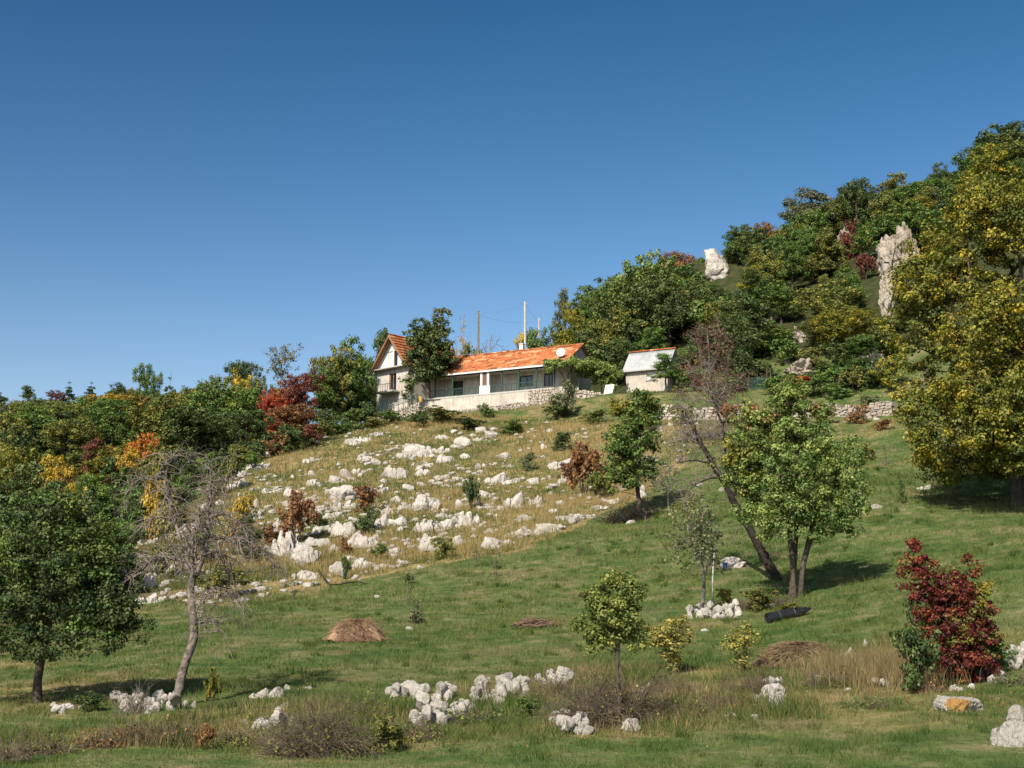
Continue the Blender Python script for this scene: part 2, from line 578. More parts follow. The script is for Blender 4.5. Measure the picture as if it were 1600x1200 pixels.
M['drygrass'] = grass_mat("dry_grass_stalks", [(0, (0.13, 0.115, 0.050)), (0.35, (0.25, 0.19, 0.095)), (0.65, (0.36, 0.27, 0.14)), (1, (0.52, 0.41, 0.24))], 0.12)
M['slopegrass'] = grass_mat("golden_slope_grass", [(0, (0.19, 0.165, 0.060)), (0.4, (0.36, 0.275, 0.115)), (1, (0.56, 0.42, 0.21))], 0.2)
M['weed'] = grass_mat("green_weeds", [(0, (0.038, 0.080, 0.018)), (0.6, (0.090, 0.145, 0.036)), (1, (0.19, 0.20, 0.065))], 0.15)

# ------------------------------------------------------------------ terrain
ctrl = []


def cpt(u, v, d):
    ctrl.append(tuple(at(u, v, d)))


for u, v, d in [
    (-150, 1200, 26), (200, 1200, 26), (500, 1200, 25.5), (800, 1200, 25), (1100, 1200, 25), (1400, 1200, 24.5), (1750, 1200, 24),
    (-100, 1100, 38), (275, 1102, 37), (520, 1100, 36), (800, 1100, 35), (1100, 1100, 34), (1400, 1100, 33), (1700, 1095, 32),
    (-100, 1040, 49), (300, 1020, 49), (555, 1005, 52), (800, 1010, 50), (1100, 1005, 49), (1300, 1010, 46), (1650, 1000, 42),
    (230, 960, 66), (450, 945, 69), (650, 930, 68), (850, 930, 67), (1100, 945, 61), (1240, 935, 61), (1500, 900, 56), (1700, 880, 55),
    (450, 885, 84), (650, 880, 81), (850, 850, 84), (1000, 800, 92), (1200, 850, 74), (1400, 780, 81), (1600, 765, 82), (1800, 740, 82),
    (200, 890, 90), (300, 850, 96), (400, 800, 103), (350, 745, 120), (430, 705, 131), (600, 800, 100), (600, 705, 124), (700, 750, 111),
    (500, 670, 143), (600, 655, 145), (720, 652, 141), (850, 652, 137), (850, 750, 110), (1000, 705, 115), (1000, 655, 129), (1200, 700, 110),
    (1350, 652, 122), (1450, 690, 104), (1150, 652, 129),
    # terraces behind the walls
    (1000, 612, 146), (1100, 620, 138), (1200, 612, 138), (1370, 622, 128), (950, 618, 142),
    # right hill
    (1200, 555, 152), (1050, 540, 170), (950, 520, 195), (1100, 440, 205), (1250, 410, 205), (1300, 500, 165), (1400, 560, 140), (1400, 400, 185),
    (1420, 340, 215), (1560, 270, 232), (1600, 560, 125), (1700, 220, 240), (1550, 420, 165), (1800, 500, 130), (1950, 150, 250), (1000, 470, 210),
    # left woods (mostly hidden)
    (0, 990, 60), (100, 925, 82), (0, 880, 104), (-150, 880, 100), (0, 800, 150), (200, 770, 150), (300, 700, 168), (0, 720, 205), (150, 690, 230),
    (0, 668, 300), (200, 660, 300), (400, 650, 260), (450, 650, 200), (-250, 660, 300), (-300, 760, 190),
]:
    cpt(u, v, d)
HOUSE_Y = 146.0
ROOF_END = at(912, 538, 148.0)
FLOOR_Z = ROOF_END[2] - 5.3
for x, y, z in [(-14, 151, FLOOR_Z - 2.7), (-17, 154, FLOOR_Z - 2.9), (-10, 149, FLOOR_Z - 2.6), (-6, 147, FLOOR_Z - 2.5), (-2, 145, FLOOR_Z - 2.4), (2, 143, FLOOR_Z - 2.3), (-10, 156, FLOOR_Z - 1.5), (-2, 153, FLOOR_Z - 1.3), (4, 149, FLOOR_Z - 1.2), (-12, 162, FLOOR_Z - 0.8), (0, 160, FLOOR_Z - 0.6), (8, 156, FLOOR_Z - 0.6),
                (-20, 170, FLOOR_Z - 1.5), (0, 190, FLOOR_Z - 1.0), (-20, 220, FLOOR_Z - 3), (20, 200, 36), (0, 260, FLOOR_Z - 4), (30, 250, 44), (80, 300, 74), (140, 300, 86),
                (-20, 0, -2.2), (0, 0, -1.6), (20, 0, -1.4), (0, -60, -5), (-60, -40, -5), (60, -40, -2), (-60, 20, -3), (60, 20, 1.0),
                (-140, 100, 6), (-180, 200, 24), (-160, 330, 46), (-60, 340, 44), (20, 340, 38), (120, 100, 30), (150, 180, 62), (200, 260, 88), (-120, 420, 40), (60, 420, 40), (220, 420, 70),
                (-120, -120, -9), (120, -120, -5)]:
    ctrl.append((x, y, z))
CT = np.array(ctrl)


def _tps_u(r2):
    return np.where(r2 > 1e-9, 0.5 * r2 * np.log(np.maximum(r2, 1e-9)), 0.0)


_n = len(CT)
_xy = CT[:, :2] / 100.0
_K = _tps_u(((_xy[:, None] - _xy[None]) ** 2).sum(-1)) + np.eye(_n) * 0.0006
_P = np.hstack([np.ones((_n, 1)), _xy])
_A = np.vstack([np.hstack([_K, _P]), np.hstack([_P.T, np.zeros((3, 3))])])
_W = np.linalg.solve(_A, np.concatenate([CT[:, 2], np.zeros(3)]))


def base_h(x, y):
    q = np.stack([x, y], -1) / 100.0
    out = np.empty(len(q))
    for s in range(0, len(q), 40000):
        c = q[s:s + 40000]
        k = _tps_u(((c[:, None] - _xy[None]) ** 2).sum(-1))
        out[s:s + 40000] = k @ _W[:_n] + _W[_n] + c @ _W[_n + 1:]
    return out


def hz_exact(x, y):
    x = np.atleast_1d(np.asarray(x, float)).ravel()
    y = np.atleast_1d(np.asarray(y, float)).ravel()
    cx = np.clip(x, -190, 230)
    cy = np.clip(y, -120, 430)
    h = base_h(cx, cy)
    far = np.hypot(x - cx, y - cy)
    h = h * np.exp(-far / 260.0) - far * 0.02
    rough = smooth(75, 105, y + 0.35 * x)
    h = h + fbm2(x, y, 9.0, 11) * (0.20 + 0.45 * rough) + fbm2(x, y, 2.2, 23, 3) * (0.07 + 0.13 * rough)
    return h


_gx0, _gx1, _gy0, _gy1, _gs = -140.0, 150.0, 8.0, 345.0, 0.5
_ax, _ay = np.arange(_gx0, _gx1 + _gs, _gs), np.arange(_gy0, _gy1 + _gs, _gs)
_mx, _my = np.meshgrid(_ax, _ay)
_HG = hz_exact(_mx.ravel(), _my.ravel()).reshape(len(_ay), len(_ax))


def hz(x, y):
    """Height of the hillside at world (x, y)."""
    x = np.atleast_1d(np.asarray(x, float)).ravel()
    y = np.atleast_1d(np.asarray(y, float)).ravel()
    inside = (x > _gx0) & (x < _gx1 - _gs) & (y > _gy0) & (y < _gy1 - _gs)
    fx_ = np.clip((x - _gx0) / _gs, 0, len(_ax) - 2.001)
    fy_ = np.clip((y - _gy0) / _gs, 0, len(_ay) - 2.001)
    ix, iy = fx_.astype(int), fy_.astype(int)
    tx, ty = fx_ - ix, fy_ - iy
    h = (_HG[iy, ix] * (1 - tx) + _HG[iy, ix + 1] * tx) * (1 - ty) + (_HG[iy + 1, ix] * (1 - tx) + _HG[iy + 1, ix + 1] * tx) * ty
    if not inside.all():
        h[~inside] = hz_exact(x[~inside], y[~inside])
    return h


def hz1(x, y):
    return float(hz(x, y)[0])


_marchy = np.concatenate([np.arange(14, 120, 0.4), np.arange(120, 360, 0.8)])


def ground(u, v):
    """First point of the hillside seen at a photo pixel."""
    r = ray(u, v)
    zz = hz(r[0] * _marchy, _marchy)
    below = np.nonzero(r[2] * _marchy < zz)[0]
    if len(below) == 0:
        y = 300.0
    else:
        i = below[0]
        if i == 0:
            y = _marchy[0]
        else:
            f0 = r[2] * _marchy[i - 1] - zz[i - 1]
            f1 = r[2] * _marchy[i] - zz[i]
            y = _marchy[i - 1] + (_marchy[i] - _marchy[i - 1]) * f0 / (f0 - f1)
    return np.array([r[0] * y, y, hz1(r[0] * y, y)])


def gp(u, d, v=650):
    """Point on the hillside under photo column u at depth d."""
    x = ray(u, v)[0] * d
    return np.array([x, d, hz1(x, d)])


def poly_world(uv):
    return np.array([ground(u, v)[:2] for u, v in uv])


def in_poly(x, y, poly):
    inside = np.zeros(len(x), bool)
    j = len(poly) - 1
    for i in range(len(poly)):
        xi, yi = poly[i]
        xj, yj = poly[j]
        c = ((yi > y) != (yj > y)) & (x < (xj - xi) * (y - yi) / (yj - yi + 1e-12) + xi)
        inside ^= c
        j = i
    return inside


ROCKY = poly_world([(170, 930), (330, 948), (470, 930), (640, 885), (800, 862), (930, 805), (1010, 775), (1060, 720), (1180, 668), (1020, 655), (860, 655), (700, 652), (570, 668), (490, 690), (420, 722), (330, 765), (250, 830), (160, 885)])
SCRUB = poly_world([(-80, 1190), (100, 1172), (420, 1175), (640, 1172), (860, 1150), (1040, 1150), (1220, 1125), (1330, 1095), (1420, 1085), (1420, 985), (1300, 1015), (1180, 1050), (1030, 1045), (900, 1045), (700, 1075), (600, 1090), (400, 1100), (250, 1120), (60, 1150), (-80, 1160)])


def masks(x, y):
    """dry, wood and bare cover at world points."""
    jx = x + fbm2(x, y, 4.0, 31, 3) * 2.0
    jy = y + fbm2(x, y, 4.0, 37, 3) * 2.5
    dry = in_poly(jx, jy, ROCKY).astype(float)
    scrub = in_poly(x + fbm2(x, y, 1.5, 41, 3) * 0.7, y + fbm2(x, y, 1.5, 43, 3) * 1.0, SCRUB).astype(float)
    dry = np.clip(np.maximum(dry, scrub * 0.8), 0, 1)
    # the meadow has straw-coloured worn patches
    worn = smooth(0.12, 0.5, fbm2(x, y, 6.0, 51, 4)) * 0.55
    dry = np.maximum(dry, worn * (dry < 0.5))
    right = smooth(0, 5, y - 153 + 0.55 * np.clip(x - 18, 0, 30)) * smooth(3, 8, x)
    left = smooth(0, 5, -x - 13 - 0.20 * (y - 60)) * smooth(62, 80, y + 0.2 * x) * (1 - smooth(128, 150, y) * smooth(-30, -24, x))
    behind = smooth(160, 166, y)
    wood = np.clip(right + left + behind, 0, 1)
    bare = smooth(0.42, 0.6, fbm2(x, y, 3.0, 61, 4)) * 0.55 * (y < 130)
    return dry, wood, bare


def axis(segs):
    out = []
    for a, b, s in segs:
        out.append(np.arange(a, b, s))
    return np.concatenate(out)


gx = axis([(-34, 38, 0.42), (38, 110, 1.0), (110, 240, 3.0)])
gx = np.concatenate([[-5000, -2500, -1200, -700, -450, -300], axis([(-220, -110, 3.0), (-110, -34, 1.0)]), gx, [260, 340, 500, 800, 1400, 2600, 5000]])
gy = np.concatenate([[-5000, -2000, -800, -400, -200], axis([(-120, 10, 6.0), (10, 22, 0.8), (22, 80, 0.40), (80, 165, 0.70), (165, 260, 1.6), (260, 430, 4.0)]), [450, 500, 600, 800, 1200, 2000, 3500, 6000]])
GX, GY = np.meshgrid(gx, gy)
fx, fy = GX.ravel(), GY.ravel()
fz = hz(fx, fy)
nx, ny = len(gx), len(gy)
idx = np.arange(nx * ny).reshape(ny, nx)
quads = np.stack([idx[:-1, :-1].ravel(), idx[:-1, 1:].ravel(), idx[1:, 1:].ravel(), idx[1:, :-1].ravel()], 1)
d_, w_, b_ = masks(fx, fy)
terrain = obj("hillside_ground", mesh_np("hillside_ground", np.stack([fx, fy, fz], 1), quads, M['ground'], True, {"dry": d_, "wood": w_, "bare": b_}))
tag(terrain, "grassy hillside rising to the house and the wooded crag", "hillside", None, "structure")

# ------------------------------------------------------------------ the houses
def frame_pts(o, ex, ey):
    """Maps local (a, b, c) to world: a along ex, b along ey (to the back), c up."""
    def f(a, b, c):
        return (o[0] + ex[0] * a + ey[0] * b, o[1] + ex[1] * a + ey[1] * b, o[2] + c)
    return f


def wall_pieces(mb, x0, x1, z0, z1, y0, y1, openings):
    """Solid wall in the local xz plane with real rectangular openings (ox0, ox1, oz0, oz1)."""
    xs = sorted({x0, x1, *[o[0] for o in openings], *[o[1] for o in openings]})
    for a, b in zip(xs[:-1], xs[1:]):
        holes = sorted([(o[2], o[3]) for o in openings if o[0] <= a + 1e-6 and o[1] >= b - 1e-6])
        z = z0
        for h0, h1 in holes:
            if h0 > z + 1e-6:
                mb.box(a, b, y0, y1, z, h0)
            z = h1
        if z < z1 - 1e-6:
            mb.box(a, b, y0, y1, z, z1)


def opening_parts(root, x0, x1, z0, z1, y, frame_mat, fill_mat, name, mullion=True, fw=0.09, sill=True):
    w = MB()
    w.box(x0, x0 + fw, y, y + 0.10, z0, z1)
    w.box(x1 - fw, x1, y, y + 0.10, z0, z1)
    w.box(x0 + fw, x1 - fw, y, y + 0.10, z1 - fw, z1)
    w.box(x0 + fw, x1 - fw, y, y + 0.10, z0, z0 + fw * 0.7)
    if mullion:
        c = (x0 + x1) / 2
        w.box(c - 0.035, c + 0.035, y + 0.005, y + 0.095, z0 + fw * 0.7, z1 - fw)
    part = w.build(name, frame_mat, root)
    MB().box(x0 + fw * 0.5, x1 - fw * 0.5, y + 0.045, y + 0.065, z0 + 0.03, z1 - 0.03).build("pane" if fill_mat is M['glass'] else "door_leaf", fill_mat, part)
    if sill:
        MB().box(x0 - 0.1, x1 + 0.1, y - 0.16, y - 0.004, z0 - 0.09, z0 - 0.01).build("sill", M['concrete'], part)
    return part


def tile_slope(name, p00, p10, p01, course=0.46, wave=0.24, parent=None, seed=3):
    """Overlapping courses of clay tiles on a slope: p00->p10 along the eave, p00->p01 up the slope."""
    p00, p10, p01 = (np.array(p, float) for p in (p00, p10, p01))
    L = np.linalg.norm(p10 - p00)
    S = np.linalg.norm(p01 - p00)
    ex = (p10 - p00) / L
    es = (p01 - p00) / S
    nn = np.cross(ex, es)
    if nn[2] < 0:
        nn = -nn
    rng = np.random.default_rng(seed)
    nc = int(S / course)
    course = S / nc
    nt_ = int(L / wave)
    wave = L / nt_
    prof = [(0.0, 0.0), (0.2, 0.035), (0.45, 0.05), (0.7, 0.035), (0.92, 0.0)]
    V, Fc, A = [], [], []
    run = 0.5
    for c in range(nc):
        for t in range(nt_):
            b = len(V)
            j = rng.normal(0, 0.006)
            if t % 4 == 0 or rng.random() < 0.2:
                run = rng.normal(0.52, 0.24)
            va = float(np.clip(run + rng.normal(0, 0.10), 0, 1))
            lo, hi = c * course - 0.05, (c + 1) * course
            for (q, h) in prof + [(1.0, 0.0)]:
                x = (t + q) * wave
                V.append(p00 + ex * x + es * (lo + j) + nn * (h + 0.105))
                V.append(p00 + ex * x + es * hi + nn * (h * 0.8 + 0.005))
                V.append(p00 + ex * x + es * (lo + j) + nn * (h - 0.01))
                A += [va] * 3
            for k in range(len(prof)):
                a0, a1 = b + 3 * k, b + 3 * (k + 1)
                Fc.append((a0, a1, a1 + 1, a0 + 1))
                Fc.append((a0 + 2, a1 + 2, a1, a0))
    me = mesh_np(name, np.array(V), np.array(Fc), M['tile'], False, {"var": np.array(A)})
    o = obj(name, me, parent)
    tag(o, kind="stuff")
    return o


def ridge_caps(p0, p1, parent, n=None, r=0.14):
    p0, p1 = Vector(p0), Vector(p1)
    n = n or max(6, int((p1 - p0).length / 0.4))
    V, Fc, A = [], [], []
    d = (p1 - p0).normalized()
    s = d.cross(Vector((0, 0, 1))).normalized()
    for i in range(n):
        a = p0 + (p1 - p0) * (i / n)
        b = p0 + (p1 - p0) * ((i + 1.12) / n)
        base = len(V)
        va = random.random()
        for k in range(6):
            t = math.pi * k / 5
            for q, rr in ((a, r * 1.1), (b, r * 0.92)):
                w = q + s * math.cos(t) * rr + Vector((0, 0, math.sin(t) * rr * 0.9 + 0.02))
                V.append(tuple(w))
                A.append(va)
        for k in range(5):
            i0 = base + 2 * k
            Fc.append((i0, i0 + 1, i0 + 3, i0 + 2))
    o = obj("ridge_tiles", mesh_np("ridge_tiles", np.array(V), np.array(Fc), M['tile'], True, {"var": np.array(A)}), parent)
    return tag(o, kind="stuff")


def stones_mesh(name, path, height_fn, base_fn, thick, mat, parent, sw=(0.2, 0.55), sh=(0.12, 0.26), seed=1, batter=0.03):
    """Rubble masonry: courses of irregular blocks along a world polyline."""
    rng = np.random.default_rng(seed)
    path = [np.array(p[:2], float) for p in path]
    seglen = [np.linalg.norm(b - a) for a, b in zip(path[:-1], path[1:])]
    total = sum(seglen)

    def pt(s):
        for a, b, l in zip(path[:-1], path[1:], seglen):
            if s <= l:
                return a + (b - a) * s / l, (b - a) / l
            s -= l
        return path[-1], (path[-1] - path[-2]) / seglen[-1]
    mb = MB()
    core = MB()
    zrow = 0.0
    hmax = max(height_fn(s / total) for s in np.linspace(0, total, 30))
    while zrow < hmax:
        h = rng.uniform(*sh)
        s = rng.uniform(-0.2, 0)
        while s < total:
            w = rng.uniform(*sw)
            sc = min(max(s + w / 2, 0), total)
            top = height_fn(sc / total)
            if zrow + h * 0.5 < top:
                c, t = pt(sc)
                nrm = np.array([t[1], -t[0]])
                z0 = base_fn(c) + zrow
                e = (w - 0.03) / 2
                hh = h - 0.025 + rng.normal(0, 0.012)
                out = thick / 2 + rng.normal(0, 0.03) - batter * zrow
                ps = []
                for zz, k in ((z0, 1.0), (z0 + hh, 0.93)):
                    for sa, sb in ((-1, 1), (1, 1), (1, -1), (-1, -1)):
                        q = c + t * sa * e * k * rng.uniform(0.78, 1.0) + nrm * sb * out * (k if sb > 0 else 1) * rng.uniform(0.86, 1.08)
                        ps.append((q[0], q[1], zz + rng.normal(0, 0.022)))
                mb.hexa(ps)
            s += w
        zrow += h
    k = max(2, int(total / 1.0))
    for i in range(k):
        (a, ta), (b, tb) = pt(total * i / k), pt(total * (i + 1) / k)
        na, nb = np.array([ta[1], -ta[0]]), np.array([tb[1], -tb[0]])
        q = thick * 0.26
        h0, h1 = max(0.1, height_fn(i / k) - 0.12), max(0.1, height_fn((i + 1) / k) - 0.12)
        z0, z1 = base_fn(a), base_fn(b)
        core.hexa([(*(a + na * q), z0 - 0.4), (*(b + nb * q), z1 - 0.4), (*(b - nb * q), z1 - 0.4), (*(a - na * q), z0 - 0.4),
                   (*(a + na * q), z0 + h0), (*(b + nb * q), z1 + h1), (*(b - nb * q), z1 + h1), (*(a - na * q), z0 + h0)])
    o = mb.build(name, mat, parent)
    tag(o, kind="stuff")
    core.build("wall_core", M['mortar'], parent)
    return o


def local_root(name, origin, rz):
    return empty(name, origin, rz)


# --- long single-storey house. local x along the facade (right end = 0), y to the back, z up from the porch floor
A27 = math.radians(-27.0)
ex1 = np.array([math.cos(A27), math.sin(A27)])
ey1 = np.array([-math.sin(A27), math.cos(A27)])
o1 = ROOF_END[:2] - ey1 * 2.6 - ex1 * 0.4
LH = local_root("long_house", (o1[0], o1[1], FLOOR_Z), A27)
tag(LH, "long low house with orange tiled roof, green porch posts and pale plaster terrace", "house")
LEN, DEEP, PORCH, EAVE, RIDGE = 17.0, 5.2, 1.75, 2.65, 5.25
SL = (RIDGE - EAVE) / (2.6 + PORCH + 0.05)     # slope of the front roof
wallh = RIDGE - SL * 2.6 - 0.12
ops = [(-14.2, -12.9, 0.02, 2.05), (-10.6, -9.6, 0.02, 2.0), (-6.0, -4.4, 0.75, 1.95), (-3.1, -2.05, 0.55, 2.0)]
w = MB()
wall_pieces(w, -LEN, 0, -0.3, wallh, 0.0, 0.35, ops)
w.box(-LEN, 0, DEEP - 0.35, DEEP, -0.3, wallh)
w.box(-LEN, -LEN + 0.35, 0.352, DEEP - 0.352, -0.3, wallh)
w.box(-0.35, 0, 0.352, DEEP - 0.352, -0.3, wallh)
for xa in (-0.35, -LEN):      # gable triangles
    w.add([(xa, 0.0, wallh + 0.002), (xa + 0.35, 0.0, wallh + 0.002), (xa + 0.35, DEEP, wallh + 0.002), (xa, DEEP, wallh + 0.002), (xa, 2.6, RIDGE - 0.16), (xa + 0.35, 2.6, RIDGE - 0.16)],
          [(0, 3, 2, 1), (0, 4, 3), (1, 2, 5), (0, 1, 5, 4), (3, 4, 5, 2)])
w.build("wall", M['plaster'], LH)
opening_parts(LH, *ops[0][:2], *ops[0][2:], 0.12, M['darkdoor'], M['darkdoor'], "door", False, 0.07, False)
opening_parts(LH, *ops[1][:2], *ops[1][2:], 0.03, M['white'], M['glass'], "door", False, 0.12, False)
opening_parts(LH, *ops[2][:2], *ops[2][2:], 0.12, M['darkdoor'], M['glass'], "window", True, 0.07)
opening_parts(LH, *ops[3][:2], *ops[3][2:], 0.12, M['darkdoor'], M['glass'], "window", True, 0.07)
# roof
xr0, xr1 = -LEN - 0.35, 0.4
yf, zf = -PORCH - 0.05 - 0.25, EAVE - SL * 0.25
rf = MB()
rf.hexa([(xr0, yf, zf - 0.1), (xr1, yf, zf - 0.1), (xr1, 2.6, RIDGE - 0.1), (xr0, 2.6, RIDGE - 0.1), (xr0, yf, zf), (xr1, yf, zf), (xr1, 2.6, RIDGE), (xr0, 2.6, RIDGE)])
yb, zb = DEEP + 0.4, RIDGE - SL * (DEEP + 0.4 - 2.6)
rf.hexa([(xr0, 2.602, RIDGE - 0.1), (xr1, 2.602, RIDGE - 0.1), (xr1, yb, zb - 0.1), (xr0, yb, zb - 0.1), (xr0, 2.602, RIDGE), (xr1, 2.602, RIDGE), (xr1, yb, zb), (xr0, yb, zb)])
roof = rf.build("roof", M['woodtrim'], LH)
tile_slope("roof_tiles", (xr0, yf - 0.03, zf), (xr1, yf - 0.03, zf), (xr0, 2.6, RIDGE + 0.02), parent=roof, seed=3)
tile_slope("roof_tiles", (xr1, yb + 0.03, zb), (xr0, yb + 0.03, zb), (xr1, 2.6, RIDGE + 0.02), parent=roof, seed=4)
ridge_caps((xr0, 2.6, RIDGE + 0.04), (xr1, 2.6, RIDGE + 0.04), roof)
ch = MB().box(-7.5, -7.05, 2.9, 3.35, RIDGE - 0.5, RIDGE + 0.85)
ch.box(-7.56, -6.99, 2.84, 3.41, RIDGE + 0.852, RIDGE + 0.93)
ch.build("chimney", M['white'], roof)
MB().box(xr0, xr1, yf - 0.10, yf - 0.035, zf - 0.20, zf - 0.02).build("gutter_board", M['white'], roof)
MB().box(xr0 + 0.1, xr1 - 0.1, yf + 0.25, yf + 0.37, zf - 0.28, zf - 0.02).build("eave_beam", M['green'], LH)
MB().box(xr0 + 0.1, xr1 - 0.42, yf + 0.40, -0.004, zf - 0.16, zf - 0.12).build("porch_ceiling", M['plaster'], LH)
# terrace
MB().box(-LEN - 0.6, 0.6, -PORCH - 0.25, -0.003, -0.18, 0.0).build("porch_floor", M['concrete'], LH)
MB().box(-LEN + 2.4, -3.6, -PORCH - 0.22, -0.02, -1.55, -0.182).build("terrace_wall", M['plaster'], LH)
MB().box(-LEN - 0.5, -LEN + 2.398, -PORCH - 0.10, -0.02, -1.2, -0.182).build("terrace_wall", M['plaster'], LH)
MB().box(-3.598, 0.5, -PORCH - 0.06, -0.02, -1.9, -0.182).build("terrace_wall", M['mortar'], LH)
# porch posts and railing
posts = [-15.4, -13.2, -7.2, -5.2, -3.1, -1.0]
for px in posts:
    MB().box(px - 0.055, px + 0.055, -PORCH - 0.11, -PORCH, 0.0, EAVE - 0.2).build("porch_post", M['green'], LH)
pil = MB()
pil.box(-9.75, -9.5, -PORCH - 0.18, -PORCH + 0.14, 0, EAVE - 0.19).box(-8.95, -8.7, -PORCH - 0.18, -PORCH + 0.14, 0, EAVE - 0.19)
pil.box(-9.85, -8.6, -PORCH - 0.19, -PORCH + 0.16, 0.003, 0.85)
pilo = pil.build("masonry_pillar", M['white'], LH)
MB().box(-9.498, -8.952, -PORCH - 0.12, -PORCH + 0.10, 0.852, EAVE - 0.2).build("brick_infill", M['brick'], pilo)
rl = MB()
for xa, xb in ((-16.2, -9.85), (-8.6, -2.2)):
    rl.box(xa, xb, -PORCH - 0.09, -PORCH - 0.04, 0.80, 0.86).box(xa, xb, -PORCH - 0.09, -PORCH - 0.04, 0.08, 0.13)
railing = rl.build("railing", M['green'], LH)
bl = MB()
for xa, xb in ((-16.2, -9.85), (-8.6, -2.2)):
    for x in np.arange(xa + 0.08, xb, 0.19):
        bl.box(x - 0.02, x + 0.02, -PORCH - 0.083, -PORCH - 0.047, 0.132, 0.798)
tag(bl.build("balusters", M['green'], railing), kind="stuff")
MB().tube([(-8.3, -0.9, EAVE + 0.25), (-8.3, -0.9, EAVE + 0.12)], 0.16, 10).build("porch_lamp", M['white'], LH)

fL = frame_pts((o1[0], o1[1], FLOOR_Z), ex1, ey1)

# stone retaining wall at the right end of the terrace, and the rough footing below it
sw = empty("stone_wall", fL(-1.5, -2.1, -1.8))
tag(sw, "pale rubble retaining wall stepping down beside the terrace under the grapevine", "stone wall", None, "thing")


def rel_path(pts):
    return [fL(*p, 0)[:2] for p in pts]


def to_root(o, root):
    o.location = -Vector(root.location)


for o_ in (stones_mesh("stones", rel_path([(-3.9, -PORCH - 0.24), (0.8, -PORCH - 0.24), (4.4, -PORCH + 0.5)]), lambda t: 1.75 if t < 0.55 else 1.75 - 1.9 * (t - 0.55),
                       lambda c: FLOOR_Z - 1.9, 0.5, M['stonewall'], sw, seed=5),):
    pass
for c_ in sw.children:
    to_root(c_, sw)
ft = empty("stone_footing_wall", fL(-9, -2.3, -2.2))
tag(ft, "low rough stone footing wall under the plaster terrace", "stone wall", None, "thing")
stones_mesh("stones", rel_path([(-19.5, -PORCH - 0.9), (-14, -PORCH - 0.65), (-8, -PORCH - 0.6), (-3.7, -PORCH - 0.7)]), lambda t: 0.85 + 0.15 * math.sin(9 * t),
            lambda c: FLOOR_Z - 2.4, 0.6, M['stonewall'], ft, seed=6)
for c_ in ft.children:
    to_root(c_, ft)
# stone steps going down from the terrace
st = empty("stone_steps", fL(-7.3, -PORCH - 1.2, -2.4))
tag(st, "rough stone steps leading down from the middle of the terrace", "steps")
for k in range(5):
    a, b = -7.6 + 0.32 * k, -PORCH - 1.15 - 0.45 * k
    p = fL(a, b, 0)
    z = min(FLOOR_Z - 1.75 - 0.28 * k, hz1(p[0], p[1]) + 0.25)
    m = MB()
    ps = [fL(a + i, b + j, 0) for i, j in ((-0.5, -0.25), (0.5, -0.22), (0.55, 0.26), (-0.52, 0.24))]
    m.hexa([(q[0], q[1], z - 0.35) for q in ps] + [(q[0] + random.uniform(-.04, .04), q[1] + random.uniform(-.04, .04), z + random.uniform(-.03, .03)) for q in ps])
    to_root(m.build("step", M['stonewall'], st), st)

# satellite dish on the roof
dish = empty("satellite_dish", fL(-0.55, -1.25, EAVE + 0.62))
tag(dish, "round white satellite dish on the front slope of the orange roof", "satellite dish")
n_r, n_a = 7, 28
V = [(0, 0, 0)]
for r_ in range(1, n_r + 1):
    for a_ in range(n_a):
        t = 2 * math.pi * a_ / n_a
        rr = 0.46 * r_ / n_r
        V.append((rr * math.cos(t), -0.55 * rr * rr, rr * 1.08 * math.sin(t)))
Fd = [(0, 1 + a_, 1 + (a_ + 1) % n_a) for a_ in range(n_a)]
for r_ in range(n_r - 1):
    for a_ in range(n_a):
        Fd.append((1 + r_ * n_a + a_, 1 + (r_ + 1) * n_a + a_, 1 + (r_ + 1) * n_a + (a_ + 1) % n_a, 1 + r_ * n_a + (a_ + 1) % n_a))
db = MB().add(V, Fd).build("reflector", M['white'], dish, True, (0, 0, 0.55))
sm = db.modifiers.new("shell", 'SOLIDIFY')
sm.thickness = 0.02
MB().tube([(0, 0.03, 0.5), (0, 0.22, 0.35), (0, 0.25, -0.15)], 0.03, 8).build("mast", M['wire'], dish)
MB().tube([(0, -0.02, 0.08), (0, -0.5, 0.45)], 0.015, 6).box(-0.04, 0.04, -0.58, -0.5, 0.42, 0.5).build("feed_arm", M['wire'], dish)
dish.rotation_euler = (math.radians(-18), 0, math.radians(-12))

# --- gabled house. local x along the gable (0 = left corner), y to the back along the ridge
A43 = math.radians(-42.0)
ex2 = np.array([math.cos(A43), math.sin(A43)])
ey2 = np.array([-math.sin(A43), math.cos(A43)])
pk = at(609, 521, 154.5)
W2 = 5.2
o2 = pk[:2] - ex2 * (W2 / 2) + ey2 * 0.55
PEAK = pk[2]
E2 = at(585, 583, 157.0)[2] + 0.15          # eave height
G2 = E2 - 3.3                                # floor of the lower storey
GH = local_root("gabled_house", (o2[0], o2[1], G2), A43)
tag(GH, "two-storey house with steep orange gabled roof behind the dark tree", "house")
eh, ph, dp2 = E2 - G2, PEAK - G2 - 0.2, 8.8
s2 = (ph - eh) / (W2 / 2 + 0.35)
eh_w = ph - s2 * W2 / 2 - 0.15
ops2 = [(2.05, 3.2, 0.75, 2.75)]
lw = MB()
wall_pieces(lw, 0, W2, -1.6, eh - 0.06, 0, 0.3, ops2)
lw.box(0, 0.3, 0.302, dp2, -1.6, eh_w).box(W2 - 0.3, W2, 0.302, dp2, -1.6, eh_w).box(0.302, W2 - 0.302, dp2 - 0.3, dp2, -1.6, eh_w)
lw.build("lower_wall", M['greywall'], GH)
up = MB()
up_ops = [(1.75, 2.45, eh + 0.25, eh + 2.0), (2.65, 3.3, eh + 0.25, eh + 2.0)]
